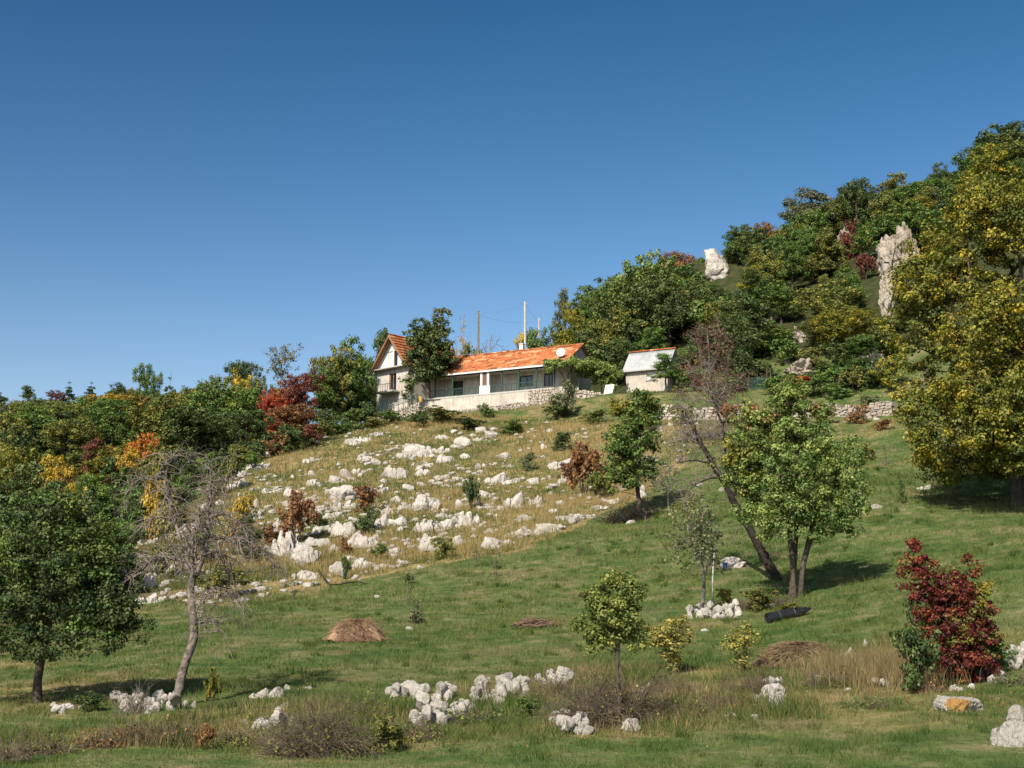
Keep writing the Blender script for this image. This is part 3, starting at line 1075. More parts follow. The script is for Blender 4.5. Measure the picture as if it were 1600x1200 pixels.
# upper gable built as strips that follow the roof line
for a, b in zip(np.linspace(0, W2, 34)[:-1], np.linspace(0, W2, 34)[1:]):
    c = (a + b) / 2
    hole = [o for o in up_ops if o[0] <= c <= o[1]]
    ta, tb = (ph - 0.16 - s2 * abs(x - W2 / 2) for x in (a, b))
    spans = [(eh + 0.06, None)] if not hole else [(eh + 0.06, hole[0][2]), (hole[0][3], None)]
    for z0, z1 in spans:
        za, zb = (ta, tb) if z1 is None else (min(z1, ta), min(z1, tb))
        if za > z0 + 0.01 and zb > z0 + 0.01:
            up.hexa([(a, 0.05, z0), (b, 0.05, z0), (b, 0.3, z0), (a, 0.3, z0), (a, 0.05, za), (b, 0.05, zb), (b, 0.3, zb), (a, 0.3, za)])
MB().add([(0, dp2 - 0.3, eh_w), (W2, dp2 - 0.3, eh_w), (W2 / 2, dp2 - 0.3, ph - 0.16), (0, dp2, eh_w), (W2, dp2, eh_w), (W2 / 2, dp2, ph - 0.16)], [(0, 1, 2), (5, 4, 3), (0, 2, 5, 3), (1, 4, 5, 2)]).build("back_gable_wall", M['white'], GH)
up.build("upper_gable_wall", M['white'], GH)
opening_parts(GH, 2.05, 3.2, 0.75, 2.75, 0.1, M['woodtrim'], M['glass'], "balcony_door", True, 0.1, False)
opening_parts(GH, 1.75, 2.45, eh + 0.25, eh + 2.0, 0.12, M['white'], M['white'], "shutter", False, 0.08, False)
opening_parts(GH, 2.65, 3.3, eh + 0.25, eh + 2.0, 0.12, M['woodtrim'], M['glass'], "window", False, 0.08, False)
MB().box(-0.25, W2 + 0.2, -0.65, 0.298, eh - 0.055, eh + 0.055).build("upper_ledge", M['concrete'], GH)
MB().box(0.9, W2 - 1.4, -1.15, -0.002, 0.45, 0.62).build("balcony_slab", M['concrete'], GH)
br = MB()
br.box(0.95, W2 - 1.45, -1.12, -1.07, 1.35, 1.40)
for x in np.arange(0.95, W2 - 1.45, 0.4):
    br.box(x, x + 0.03, -1.11, -1.08, 0.621, 1.349)
br.build("balcony_railing", M['green'], GH)
ov = 0.35
rf = MB()
for sg in (-1, 1):
    xe = W2 / 2 + sg * (W2 / 2 + ov)
    ze = ph - s2 * (W2 / 2 + ov)
    rf.hexa([(W2 / 2 + sg * 0.001, -0.75, ph - 0.14), (xe, -0.75, ze - 0.14), (xe, dp2 + 0.4, ze - 0.14), (W2 / 2 + sg * 0.001, dp2 + 0.4, ph - 0.14),
             (W2 / 2 + sg * 0.001, -0.75, ph), (xe, -0.75, ze), (xe, dp2 + 0.4, ze), (W2 / 2 + sg * 0.001, dp2 + 0.4, ph)])
groof = rf.build("roof", M['woodtrim'], GH)
for sg in (-1, 1):
    xe = W2 / 2 + sg * (W2 / 2 + ov + 0.03)
    ze = ph - s2 * (W2 / 2 + ov + 0.03)
    a, b = ((xe, -0.78, ze), (xe, dp2 + 0.43, ze)) if sg > 0 else ((xe, dp2 + 0.43, ze), (xe, -0.78, ze))
    tile_slope("roof_tiles", a, b, (W2 / 2, a[1], ph + 0.02), parent=groof, seed=8 + sg)
ridge_caps((W2 / 2, -0.8, ph + 0.05), (W2 / 2, dp2 + 0.45, ph + 0.05), groof)
bg = MB()
for sg in (-1, 1):
    for t0, off in ((0.0, -0.785), (0.0, -0.42)):
        xe = W2 / 2 + sg * (W2 / 2 + ov)
        ze = ph - s2 * (W2 / 2 + ov)
        c0 = W2 / 2 + sg * 0.003
        bg.hexa([(c0, off, ph - 0.29), (xe, off, ze - 0.29), (xe, off + 0.06, ze - 0.29), (c0, off + 0.06, ph - 0.29), (c0, off, ph - 0.142), (xe, off, ze - 0.142), (xe, off + 0.06, ze - 0.142), (c0, off + 0.06, ph - 0.142)])
bg.build("bargeboard", M['woodtrim'], groof)

# ramp railing with steps left of the gabled house
rr = empty("garden_railing", gp(615, 150))
tag(rr, "green metal garden railing sloping along the path below the gabled house", "railing")
p0, p1 = at(594, 642, 151.0), at(652, 626, 149.0)
m = MB()
for k in range(9):
    q = p0 + (p1 - p0) * k / 8
    m.tube([(q[0], q[1], q[2] - 0.6), (q[0], q[1], q[2] + 0.75)], 0.03, 6)
for dz in (0.15, 0.72):
    m.tube([tuple(p0 + np.array([0, 0, dz])), tuple(p1 + np.array([0, 0, dz]))], 0.03, 6)
to_root(m.build("rails", M['green'], rr), rr)
m = MB()
for k in range(1, 40):
    q = p0 + (p1 - p0) * k / 40
    m.tube([(q[0], q[1], q[2] + 0.16), (q[0], q[1], q[2] + 0.71)], 0.013, 4, False)
o_ = m.build("balusters", M['green'], rr)
tag(o_, kind="stuff")
to_root(o_, rr)
pw = empty("path_wall", gp(610, 150))
tag(pw, "pale stone wall of the sloping path left of the terrace", "stone wall", None, "thing")
stones_mesh("stones", [at(566, 652, 153.5), at(600, 643, 151.2), at(655, 628, 149.2)], lambda t: 1.1, lambda c: at(620, 637, 150.3)[2] - 1.35 + 0.24 * (c[0] - at(620, 637, 150.3)[0]), 0.55, M['stonewall'], pw, seed=16)
for c_ in pw.children:
    to_root(c_, pw)
bar = at(657, 622, 149.5)
yb_ = empty("yellow_barrel", (bar[0], bar[1], bar[2] - 0.45))
tag(yb_, "small yellow barrel at the left end of the terrace", "barrel")
MB().tube([(0, 0, 0), (0, 0, 0.12), (0, 0, 0.45), (0, 0, 0.6)], [0.17, 0.2, 0.2, 0.17], 14).build("drum", M['yellow'], yb_)
MB().tube([(0, 0, 0.601), (0, 0, 0.65)], [0.18, 0.16], 14).build("lid", M['darkdoor'], yb_)

# --- tin-roofed shed
eave_l = at(973, 577, 147.0)
SH = local_root("garden_shed", (eave_l[0] + 0.35, eave_l[1] + 0.35, eave_l[2] - 2.35), A27)
tag(SH, "small pale shed with grey corrugated roof and orange ridge tiles", "shed")
w = MB()
wall_pieces(w, 0, 4.7, -1.2, 2.3, 0, 0.25, [(2.35, 3.25, 1.05, 1.95)])
w.box(0, 0.25, 0.252, 3.6, -1.2, 2.3).box(4.45, 4.7, 0.252, 3.6, -1.2, 2.3).box(0.252, 4.448, 3.35, 3.6, -1.2, 2.3)
for xa in (0, 4.45):
    w.add([(xa, 0, 2.302), (xa + .25, 0, 2.302), (xa + .25, 3.6, 2.302), (xa, 3.6, 2.302), (xa, 1.8, 4.35), (xa + .25, 1.8, 4.35)], [(0, 3, 2, 1), (0, 4, 3), (1, 2, 5), (0, 1, 5, 4), (3, 4, 5, 2)])
w.build("wall", M['plaster'], SH)
opening_parts(SH, 2.35, 3.25, 1.05, 1.95, 0.06, M['concrete'], M['white'], "window", False, 0.1)


def corrugated(p00, p10, p01, parent, pitch=0.2, amp=0.035):
    p00, p10, p01 = (np.array(p, float) for p in (p00, p10, p01))
    L = np.linalg.norm(p10 - p00)
    n = int(L / pitch * 6)
    nn = np.cross(p10 - p00, p01 - p00)
    nn /= np.linalg.norm(nn)
    if nn[2] < 0:
        nn = -nn
    V, Fc = [], []
    for i in range(n + 1):
        s = i / n
        h = amp * math.sin(2 * math.pi * s * L / pitch)
        for k in range(5):
            V.append(p00 + (p10 - p00) * s + (p01 - p00) * k / 4 + nn * (h + 0.03))
    for i in range(n):
        for k in range(4):
            Fc.append((i * 5 + k, i * 5 + 5 + k, i * 5 + 6 + k, i * 5 + 1 + k))
    o = obj("corrugated_roof", mesh_np("corrugated_roof", np.array(V), np.array(Fc), M['tin'], True), parent)
    o.modifiers.new("sheet", 'SOLIDIFY').thickness = 0.012
    return o


cr = corrugated((-0.3, -0.42, 2.0), (5.0, -0.42, 2.0), (-0.3, 1.8, 4.5), SH)
corrugated((5.0, 4.0, 2.0), (-0.3, 4.0, 2.0), (5.0, 1.8, 4.5), SH)
ridge_caps((-0.35, 1.8, 4.52), (5.05, 1.8, 4.52), SH, r=0.17)

# leaning white board by the path right of the terrace
wb = at(950, 618, 141.5)
wbo = empty("white_board", (wb[0], wb[1], hz1(wb[0], wb[1])), math.radians(-20))
tag(wbo, "white board leaning on stones between the terrace wall and the shed", "board")
MB().hexa([(-0.45, 0, 0), (0.45, 0, 0.05), (0.45, 0.05, 0.05), (-0.45, 0.05, 0), (-0.35, 0.35, 1.0), (0.6, 0.35, 1.02), (0.6, 0.40, 1.02), (-0.35, 0.40, 1.0)]).build("panel", M['white'], wbo)
MB().tube([(0.1, 0.9, -0.1), (0.1, 0.42, 0.95)], 0.03, 6).build("prop_stick", M['polewood'], wbo)

# --- utility poles and wires
poles = []
for (u, vt, d, mat, lab) in [(747, 486, 168, M['greybark'], "grey utility pole behind the roof left of the chimney"), (820.5, 471, 163, M['polewood'], "tall pale utility pole rising right of the chimney"),
                             (842.5, 497, 190, M['polewood'], "short far utility pole right of the tall pale pole")]:
    b = gp(u, d, 560)
    top = at(u, vt, d)
    po = empty("utility_pole", (b[0], b[1], b[2] - 0.3))
    tag(po, lab, "utility pole", "utility poles behind the long house")
    h = top[2] - b[2] + 0.3
    MB().tube([(0, 0, 0), (0, 0, h * 0.5), (0, 0, h)], [0.19, 0.165, 0.13], 10).build("shaft", mat, po)
    MB().tube([(0.12, 0, h - 0.30), (0.22, 0, h - 0.26), (0.22, 0, h - 0.12)], [0.03, 0.04, 0.03], 6).build("insulator", M['white'], po)
    poles.append((top, po))
t0, t1, t2 = poles[0][0], poles[1][0], poles[2][0]
for k, (a, b, s, lab) in enumerate([(t0, t1, 0.5, "thin wire slung between the grey and the tall pale pole"), (t1, t2, 0.3, "thin wire slung between the tall pale pole and the short far pole"),
                                    (t0, t2, 0.6, "thin wire slung from the grey pole to the short far pole")]):
    a, b = a - np.array([0, 0, 0.2 + 0.1 * k]), b - np.array([0, 0, 0.2 + 0.1 * k])
    pts = [tuple(a + (b - a) * t + np.array([0, 0, -s * 4 * t * (1 - t)])) for t in np.linspace(0, 1, 14)]
    tag(MB().tube(pts, 0.009, 5).build("power_line", M['wire'], None), lab, "wire", "wires between the utility poles")
br_ = MB().tube([(0.35, 0, 0), (0.02, 0, 6.3)], [0.12, 0.09], 8)
br_.build("brace_pole", M['darkwood'], poles[0][1]).location = (0.4, 0.2, 0)

# ------------------------------------------------------------------ vegetation builders
def unit(v):
    return v / np.maximum(np.linalg.norm(v, axis=-1, keepdims=True), 1e-9)


def tubes_from_edges(A, B, ra, rb, sides=5, rough=0.0):
    """One frustum for each edge A[i]->B[i]."""
    A, B = np.asarray(A, float), np.asarray(B, float)
    d = unit(B - A)
    ref = np.where(np.abs(d[:, 2:3]) < 0.9, np.array([[0, 0, 1.0]]), np.array([[1.0, 0, 0]]))
    s = unit(np.cross(d, ref))
    t = np.cross(d, s)
    ang = 2 * np.pi * np.arange(sides) / sides
    ring = s[:, None] * np.cos(ang)[None, :, None] + t[:, None] * np.sin(ang)[None, :, None]
    Bx = B + d * (np.asarray(rb)[:, None] * 0.25)
    V = np.concatenate([A[:, None] + ring * np.asarray(ra)[:, None, None], Bx[:, None] + ring * np.asarray(rb)[:, None, None]], 1)
    n = len(A)
    if rough:
        W = V.reshape(-1, 3)
        nz = vnoise(W * np.array([9, 9, 4.0]), 77) * 0.6 + vnoise(W * np.array([22, 22, 9.0]), 78) * 0.4
        rr = np.concatenate([ring * np.asarray(ra)[:, None, None], ring * np.asarray(rb)[:, None, None]], 1).reshape(-1, 3)
        V = (W + rr * (rough * nz)[:, None]).reshape(V.shape)
    base = (np.arange(n) * 2 * sides)[:, None]
    k = np.arange(sides)
    k2 = (k + 1) % sides
    Fq = np.stack([base + k, base + k2, base + sides + k2, base + sides + k], -1).reshape(-1, 4)
    return V.reshape(-1, 3), Fq


class Skel:
    def __init__(self):
        self.p, self.par, self.r = [], [], []

    def add(self, p, par, r=0.0):
        self.p.append(np.array(p, float))
        self.par.append(par)
        self.r.append(r)
        return len(self.p) - 1

    def chain(self, pts, radii, par=-1):
        ids = []
        for q, r in zip(pts, radii):
            par = self.add(q, par, r)
            ids.append(par)
        return ids

    def mesh(self, name, mat, sides=6, min_r=0.0, rlo=-1.0, rhi=9.0):
        p = np.array(self.p)
        par = np.array(self.par)
        r = np.array(self.r)
        e = np.nonzero(par >= 0)[0]
        e = e[(r[e] >= rlo) & (r[e] < rhi)]
        ra = np.minimum(r[par[e]], r[e] * 1.6 + 0.002)
        V1, F1 = [], []
        thick = r[e] > 0.03
        off = 0
        for sel, sd in ((thick, sides), (~thick, 3)):
            if sel.any():
                ee = e[sel]
                V, Fq = tubes_from_edges(p[par[ee]], p[ee], ra[sel], np.maximum(r[ee], min_r), sd, 0.35 if sd > 3 else 0.0)
                V1.append(V)
                F1.append(Fq + off)
                off += len(V)
        return mesh_np(name, np.concatenate(V1), np.concatenate(F1), mat, True)


def pipe_radii(sk, tip, power=2.3, trunk_ids=(), trunk_r=None):
    n = len(sk.p)
    acc = np.zeros(n)
    par = np.array(sk.par)
    has_child = np.zeros(n, bool)
    has_child[par[par >= 0]] = True
    acc[~has_child] = tip ** power
    for i in range(n - 1, -1, -1):
        if par[i] >= 0:
            acc[par[i]] += acc[i]
    r = acc ** (1 / power)
    if trunk_r is not None and len(trunk_ids):
        r = r * trunk_r / r[trunk_ids[0]]
        r = np.maximum(r, tip * 0.6)
    sk.r = list(r)


def grow_to(sk, targets, rng, start_ids, wig=0.08):
    """Joins each target to the nearest lower node with a bowed limb."""
    order = np.argsort(np.linalg.norm(targets - np.array(sk.p[start_ids[-1]]), axis=1))
    ok = list(start_ids)
    for ti in order:
        t = targets[ti]
        P = np.array([sk.p[i] for i in ok])
        dv = t - P
        dist = np.linalg.norm(dv, axis=1)
        cost = dist + np.maximum(0, P[:, 2] - t[2] + 0.15 * dist) * 1.6
        j = int(np.argmin(cost))
        a = P[j]
        L = dist[j]
        par = ok[j]
        m = max(2, min(5, int(L / 0.5) + 1))
        bow = rng.normal(0, wig * L, 3) + np.array([0, 0, 0.10 * L])
        for k in range(1, m + 1):
            s = k / m
            q = a + (t - a) * s + bow * 4 * s * (1 - s) * 0.5
            par = sk.add(q, par)
            ok.append(par)


def leaf_cloud(centres, radii, n_per, size, rng, flat=0.75, clumpvar=0.35, hang=0.0):
    """Rhombic leaves gathered in clumps; returns verts, faces, var."""
    C = np.repeat(centres, n_per, 0)
    R = np.repeat(radii, n_per)
    n = len(C)
    d = unit(rng.normal(size=(n, 3)))
    rad = rng.random(n) ** 0.45
    off = d * (R * rad)[:, None]
    off[:, 2] *= flat
    pos = C + off
    nrm = unit(d * 1.0 + np.array([0, 0, 0.45]) + rng.normal(size=(n, 3)) * 0.36)
    ax = unit(np.cross(nrm, unit(rng.normal(size=(n, 3)))))
    ax[:, 2] -= hang
    ax = unit(ax)
    sd = unit(np.cross(nrm, ax))
    L = size * rng.uniform(0.45, 1.55, n)
    W = L * rng.uniform(0.28, 0.42, n)
    fold = unit(np.cross(ax, sd)) * (W * 0.35)[:, None]
    v0 = pos - ax * (L * 0.5)[:, None]
    v1 = pos + sd * W[:, None] + fold
    v2 = pos + ax * (L * 0.5)[:, None]
    v3 = pos - sd * W[:, None] + fold
    V = np.stack([v0, v1, v2, v3], 1).reshape(-1, 3)
    Fq = np.arange(4 * n).reshape(n, 4)
    cv = np.repeat(rng.normal(0, clumpvar, len(centres)), n_per)
    var = np.clip(0.5 + cv * 0.7 + rng.normal(0, 0.18, n), 0, 1)
    return V, Fq, np.repeat(var, 4)


def clump_centres(lobes, n, rng, shell=0.55, mind=0.0):
    """Points spread through a union of ellipsoids (cx,cy,cz,rx,ry,rz), denser towards the outside."""
    L = np.array(lobes, float)
    vol = L[:, 3] * L[:, 4] * L[:, 5]
    vol = vol ** 0.8
    out = []
    tries = 0
    while len(out) < n and tries < n * 40:
        tries += 1
        k = rng.choice(len(L), p=vol / vol.sum())
        d = rng.normal(size=3)
        d /= np.linalg.norm(d)
        r = (shell + (1 - shell) * rng.random()) if rng.random() < 0.8 else rng.random()
        q = L[k, :3] + d * L[k, 3:] * r
        if mind and out and min(np.sum((np.array(out) - q) ** 2, 1)) < mind * mind:
            continue
        out.append(q)
    return np.array(out)


class TreeProto:
    """Trunk and crown meshes of one tree, about 'height' tall and 'width' wide, standing at the origin."""

    def __init__(self, name, lobes, n_clumps, n_per, leaf, clump_r, seed, trunk=None, trunk_r=0.2, tip=0.012, leafmat='green', barkmat='bark', flat=0.75, shell=0.5, clumpvar=0.35, stems=None, hang=0.0, twigs=0, mind=0.0):
        rng = np.random.default_rng(seed)
        C = clump_centres(lobes, n_clumps, rng, shell, mind)
        sk = Skel()
        zmin = C[:, 2].min()
        trunks = stems or [trunk or [(0, 0, -0.3), (0.03, 0.02, zmin * 0.5), (0.0, 0.05, zmin + 0.1), (0.06, 0.0, (C[:, 2].mean() + zmin) / 2), (0.0, 0.0, C[:, 2].mean() + 0.2 * (C[:, 2].max() - C[:, 2].mean()))]]
        groups = [[] for _ in trunks]
        if len(trunks) > 1:
            tops = np.array([t[-1] for t in trunks])
            for c in C:
                groups[int(np.argmin(((tops - c) ** 2).sum(1)))].append(c)
        else:
            groups = [list(C)]
        ids0 = []
        for t, g in zip(trunks, groups):
            pts = []
            for a, b in zip(t[:-1], t[1:]):
                a, b = np.array(a, float), np.array(b, float)
                k = max(1, int(np.linalg.norm(b - a) / 0.45))
                pts += [a + (b - a) * i / k for i in range(k)]
            pts.append(np.array(t[-1], float))
            pts = [q + rng.normal(0, 0.015, 3) * (i > 0) for i, q in enumerate(pts)]
            ids = sk.chain(pts, [0] * len(pts))
            ids0.append(ids[0])
            if g:
                lowcut = [i for i in ids if sk.p[i][2] > zmin * 0.75] or ids[-1:]
                grow_to(sk, np.array(g), rng, lowcut)
        pipe_radii(sk, tip, 2.3, ids0[:1], trunk_r / math.sqrt(len(trunks)) if len(trunks) > 1 else trunk_r)
        for i0 in ids0:       # root flare
            sk.r[i0] *= 1.35
        if twigs:
            add_twigs(sk, rng, [i for i in range(len(sk.p)) if sk.r[i] < 0.05], twigs, 0.5 * float(np.mean(clump_r)) / 0.5, 0.0, 0.006)
        self.trunk = sk.mesh(name + "_trunk", M[barkmat], 7)
        radii = rng.uniform(clump_r[0], clump_r[1], len(C))
        V, Fq, var = leaf_cloud(C, radii, n_per, leaf, rng, flat, clumpvar, hang)
        self.crown = mesh_np(name + "_crown", V, Fq, LEAF[leafmat], False, {"var": var})
        lo, hi = V.min(0), V.max(0)
        plo, phi = np.percentile(V, 1, axis=0), np.percentile(V, 99, axis=0)
        self.height = float(phi[2] * 0.4 + hi[2] * 0.6)
        self.width = float((phi[0] - plo[0] + phi[1] - plo[1]) / 2)
        self.cx = float((phi[0] + plo[0]) / 2)


def add_twigs(sk, rng, starts, count, length, droop, r0, levels=2, segs=4, spread=0.9, updir=0.15):
    """Random bare twigs from the given nodes."""
    if not len(starts):
        return
    new = []
    for _ in range(count):
        i = int(starts[rng.integers(len(starts))])
        par = sk.par[i]
        d0 = sk.p[i] - sk.p[par] if par >= 0 else np.array([0, 0, 1.0])
        d0 = d0 / max(np.linalg.norm(d0), 1e-6)
        d = d0 * 0.5 + rng.normal(0, spread, 3) + np.array([0, 0, updir])
        d /= np.linalg.norm(d)
        L = length * rng.uniform(0.45, 1.3)
        p, q = sk.p[i].copy(), i
        r = min(r0, sk.r[i] * 0.75)
        for k in range(segs):
            d = d + rng.normal(0, 0.20, 3) + np.array([0, 0, -droop * (k + 1) / segs])
            d /= np.linalg.norm(d)
            p = p + d * L / segs
            q = sk.add(p, q, r * (1 - 0.7 * (k + 1) / segs))
            new.append(q)
    if levels > 1:
        add_twigs(sk, rng, new, int(count * 2.2), length * 0.5, droop * 1.1, r0 * 0.55, levels - 1, 3, spread, updir * 0.3)


PLANTED = []


def set_mat(o, mat):
    o.material_slots[0].link = 'OBJECT'
    o.material_slots[0].material = mat


def plant(proto, u, vtop, wpx, d=None, vbase=None, mat=None, name="broadleaf_tree", label=None, cat="tree", group=None, rz=None, bark=None):
    """Stands a tree on the hillside so that its top reaches vtop and its crown is wpx photo pixels wide."""
    if vbase is not None:
        b = ground(u, vbase)
    else:
        b = gp(u, d, vtop + 40)
    top = at(u, vtop, b[1])
    h = max(0.4, top[2] - b[2])
    wm = wpx * b[1] / F
    sx = wm / proto.width
    sz = h / proto.height
    root = empty(name, (b[0], b[1], b[2] - 0.02), random.uniform(0, 6.28) if rz is None else rz, (sx, sx, sz))
    tr = obj("trunk", proto.trunk, root)
    cr = obj("crown", proto.crown, root)
    if mat:
        set_mat(cr, LEAF[mat])
    if bark:
        set_mat(tr, M[bark])
    tag(root, label, cat, group)
    PLANTED.append((b[0], b[1], wm / 2))
    return root


# ---- generic kinds (shared by the woods); 1 unit = 1 m
def lobes_round(h, w, rng, n=7, base=0.25):
    out = []
    for k in range(n):
        a = 2 * math.pi * k / n + rng.uniform(-0.4, 0.4)
        z = rng.uniform(base + 0.15, 0.85) * h
        rr = w * 0.5 * (1 - abs(z / h - 0.55) * 1.0) * rng.uniform(0.45, 0.75)
        s = rng.uniform(0.20, 0.32) * w
        out.append((rr * math.cos(a), rr * math.sin(a), z, s, s, s * rng.uniform(0.7, 1.0)))
    out.append((0, 0, h * 0.82, w * 0.24, w * 0.24, h * 0.16))
    out.append((0, 0, h * 0.55, w * 0.3, w * 0.3, h * 0.25))
    return out


def lobes_cone(h, w, rng, tiers=8):
    out = []
    for k in range(tiers):
        t = k / (tiers - 1)
        z = h * (0.16 + 0.80 * t)
        rr = w * 0.5 * (1 - t) ** 0.8 + 0.12
        for j in range(5 if t < 0.7 else 2):
            a = rng.uniform(0, 6.28)
            out.append((rr * 0.55 * math.cos(a), rr * 0.55 * math.sin(a), z + rng.normal(0, 0.15), rr * 0.5, rr * 0.5, h * 0.035 + 0.1))
    return out


PROTO = {'round': [], 'tall': [], 'cone': [], 'shrub': [], 'sparse': []}
for s in range(5):
    rg = np.random.default_rng(100 + s)
    PROTO['round'].append(TreeProto("broadleaf%d" % s, lobes_round(8.0, 7.0, rg, 9, (0.15, -0.05, -0.1, 0.05, -0.1)[s]), 190, 78, 0.20, (0.36, 0.78), 200 + s, trunk_r=0.17, clumpvar=0.32))
for s in range(3):
    rg = np.random.default_rng(120 + s)
    PROTO['tall'].append(TreeProto("slender%d" % s, lobes_round(9.5, 4.6, rg, 10, -0.02), 140, 66, 0.19, (0.38, 0.7), 220 + s, trunk_r=0.14))
for s in range(2):
    rg = np.random.default_rng(140 + s)
    PROTO['cone'].append(TreeProto("conifer%d" % s, lobes_cone(9.0, 4.4, rg), 170, 34, 0.24, (0.28, 0.5), 240 + s, trunk_r=0.15, leafmat='pine', flat=0.5, trunk=[(0, 0, -0.3), (0, 0, 3), (0.05, 0, 6), (0, 0, 8.6)]))
for s in range(3):
    rg = np.random.default_rng(160 + s)
    PROTO['shrub'].append(TreeProto("shrub%d" % s, lobes_round(2.2, 2.4, rg, 7, -0.1), 70, 44, 0.13, (0.16, 0.34), 260 + s, trunk_r=0.05, tip=0.006,
                                    stems=[[(0.05 * math.cos(a), 0.05 * math.sin(a), -0.1), (0.3 * math.cos(a), 0.3 * math.sin(a), 0.6), (0.4 * math.cos(a), 0.4 * math.sin(a), 1.3)] for a in (0.3, 2.2, 4.4)]))
for s in range(2):
    rg = np.random.default_rng(180 + s)
    PROTO['sparse'].append(TreeProto("thinleaf%d" % s, lobes_round(8.0, 5.0, rg, 8, 0.3), 90, 10, 0.20, (0.4, 0.8), 280 + s, trunk_r=0.13, twigs=160, barkmat='greybark'))


def pick(kind):
    return PROTO[kind][random.randrange(len(PROTO[kind]))]

# ------------------------------------------------------------------ rocks
def rock_proto(name, seed, sub, craggy, rough=1.0):
    rng = np.random.default_rng(seed)
    bm = bmesh.new()
    bmesh.ops.create_icosphere(bm, subdivisions=sub, radius=1.0)
    d = np.array([v.co[:] for v in bm.verts])
    Fc = np.array([[v.index for v in f.verts] for f in bm.faces])
    bm.free()
    d = unit(d)
    npl = rng.integers(9, 15) if rough == 1.0 else rng.integers(7, 10)
    pn = unit(rng.normal(size=(npl, 3)) * np.array([1, 1, 0.8]))
    pd = rng.uniform(0.55, 0.95, npl) if rough >= 1 else rng.uniform(0.5, 0.8, npl)
    dots = d @ pn.T
    r = np.where(dots > 0.05, pd[None] / np.maximum(dots, 0.05), 9).min(1)
    r = np.minimum(r, 1.15)
    V = d * r[:, None]
    n1 = sum(vnoise(V * (1.7 * 2 ** o) + 13 * seed, seed + o) * 0.5 ** o for o in range(4))
    warp = np.stack([vnoise(V * 1.3 + k * 9.1, seed + 50 + k) for k in range(3)], 1) * 0.35
    ridg = 1 - np.abs(vnoise((V + warp) * np.array([2.6, 2.6, 1.0]) + 5 * seed, seed + 9))
    crack = np.clip((ridg - 0.86) / 0.14, 0, 1)
    V = V * (1 + 0.09 * rough * n1 * (1 + craggy) - craggy * 0.22 * crack)[:, None]
    strata = 1 - np.abs(vnoise((V + warp) * np.array([0.7, 0.7, 3.4]) + 3 * seed, seed + 19))
    V = V * (1 - (0.07 if rough >= 1 else 0.02) * np.clip((strata - 0.8) / 0.2, 0, 1))[:, None]
    V /= np.abs(V).max(0)
    return mesh_np(name, V, Fc, M['rock'], sub >= 5)


def outcrop_proto(name, seed):
    """Weathered limestone outcrop: tilted blocks parted by deep clefts, rising out of the turf."""
    rng = np.random.default_rng(seed)
    nx_, ny_ = 52, 34
    X, Y = np.meshgrid(np.linspace(-1, 1, nx_), np.linspace(-1, 1, ny_))
    P = np.stack([X.ravel(), Y.ravel()], 1)
    wx = vnoise(np.stack([P[:, 0] * 3, P[:, 1] * 3, np.full(len(P), seed * 1.7)], 1), seed) * 0.12
    wy = vnoise(np.stack([P[:, 0] * 3, P[:, 1] * 3, np.full(len(P), seed * 2.9)], 1), seed + 1) * 0.12
    Q = P + np.stack([wx, wy], 1)
    k = int(rng.integers(4, 8))
    cc = np.stack([rng.uniform(-0.75, 0.75, k), rng.uniform(-0.7, 0.7, k)], 1)
    hh = rng.uniform(0.45, 1.0, k) * (1 - 0.35 * np.abs(cc[:, 0]))
    tilt = rng.normal(0, 0.35, (k, 2)) + np.array([0.15, 0.25])
    D = np.linalg.norm((Q[:, None] - cc[None]) * np.array([1.0, 0.8]), axis=2)
    o_ = np.argsort(D, 1)
    d1, d2 = np.take_along_axis(D, o_[:, :1], 1)[:, 0], np.take_along_axis(D, o_[:, 1:2], 1)[:, 0]
    b = o_[:, 0]
    z = hh[b] + ((Q - cc[b]) * tilt[b]).sum(1)
    edge = smooth(0.0, 0.12, d2 - d1)
    rim = 1 - np.sqrt((Q ** 2 * np.array([1.0, 1.0])).sum(1))
    z = z * (0.35 + 0.65 * edge) * smooth(-0.02, 0.22, rim + 0.06 * rng.normal(size=len(P)) * 0)
    n3_ = np.stack([Q[:, 0], Q[:, 1], z], 1)
    z = z + 0.10 * vnoise(n3_ * 5, seed + 4) * (z > 0.08) + 0.05 * vnoise(n3_ * 12, seed + 5) * (z > 0.08)
    z = z - 0.35 * (1 - smooth(-0.15, 0.05, rim))
    V = np.stack([P[:, 0] + 0.05 * vnoise(n3_ * 7, seed + 6), P[:, 1] + 0.05 * vnoise(n3_ * 7, seed + 7), z], 1)
    V[:, 2] = V[:, 2] / V[:, 2].max()
    ii = np.arange(nx_ * ny_).reshape(ny_, nx_)
    Fc = np.stack([ii[:-1, :-1].ravel(), ii[:-1, 1:].ravel(), ii[1:, 1:].ravel(), ii[1:, :-1].ravel()], 1)
    return mesh_np(name, V, Fc, M['rock'], False)


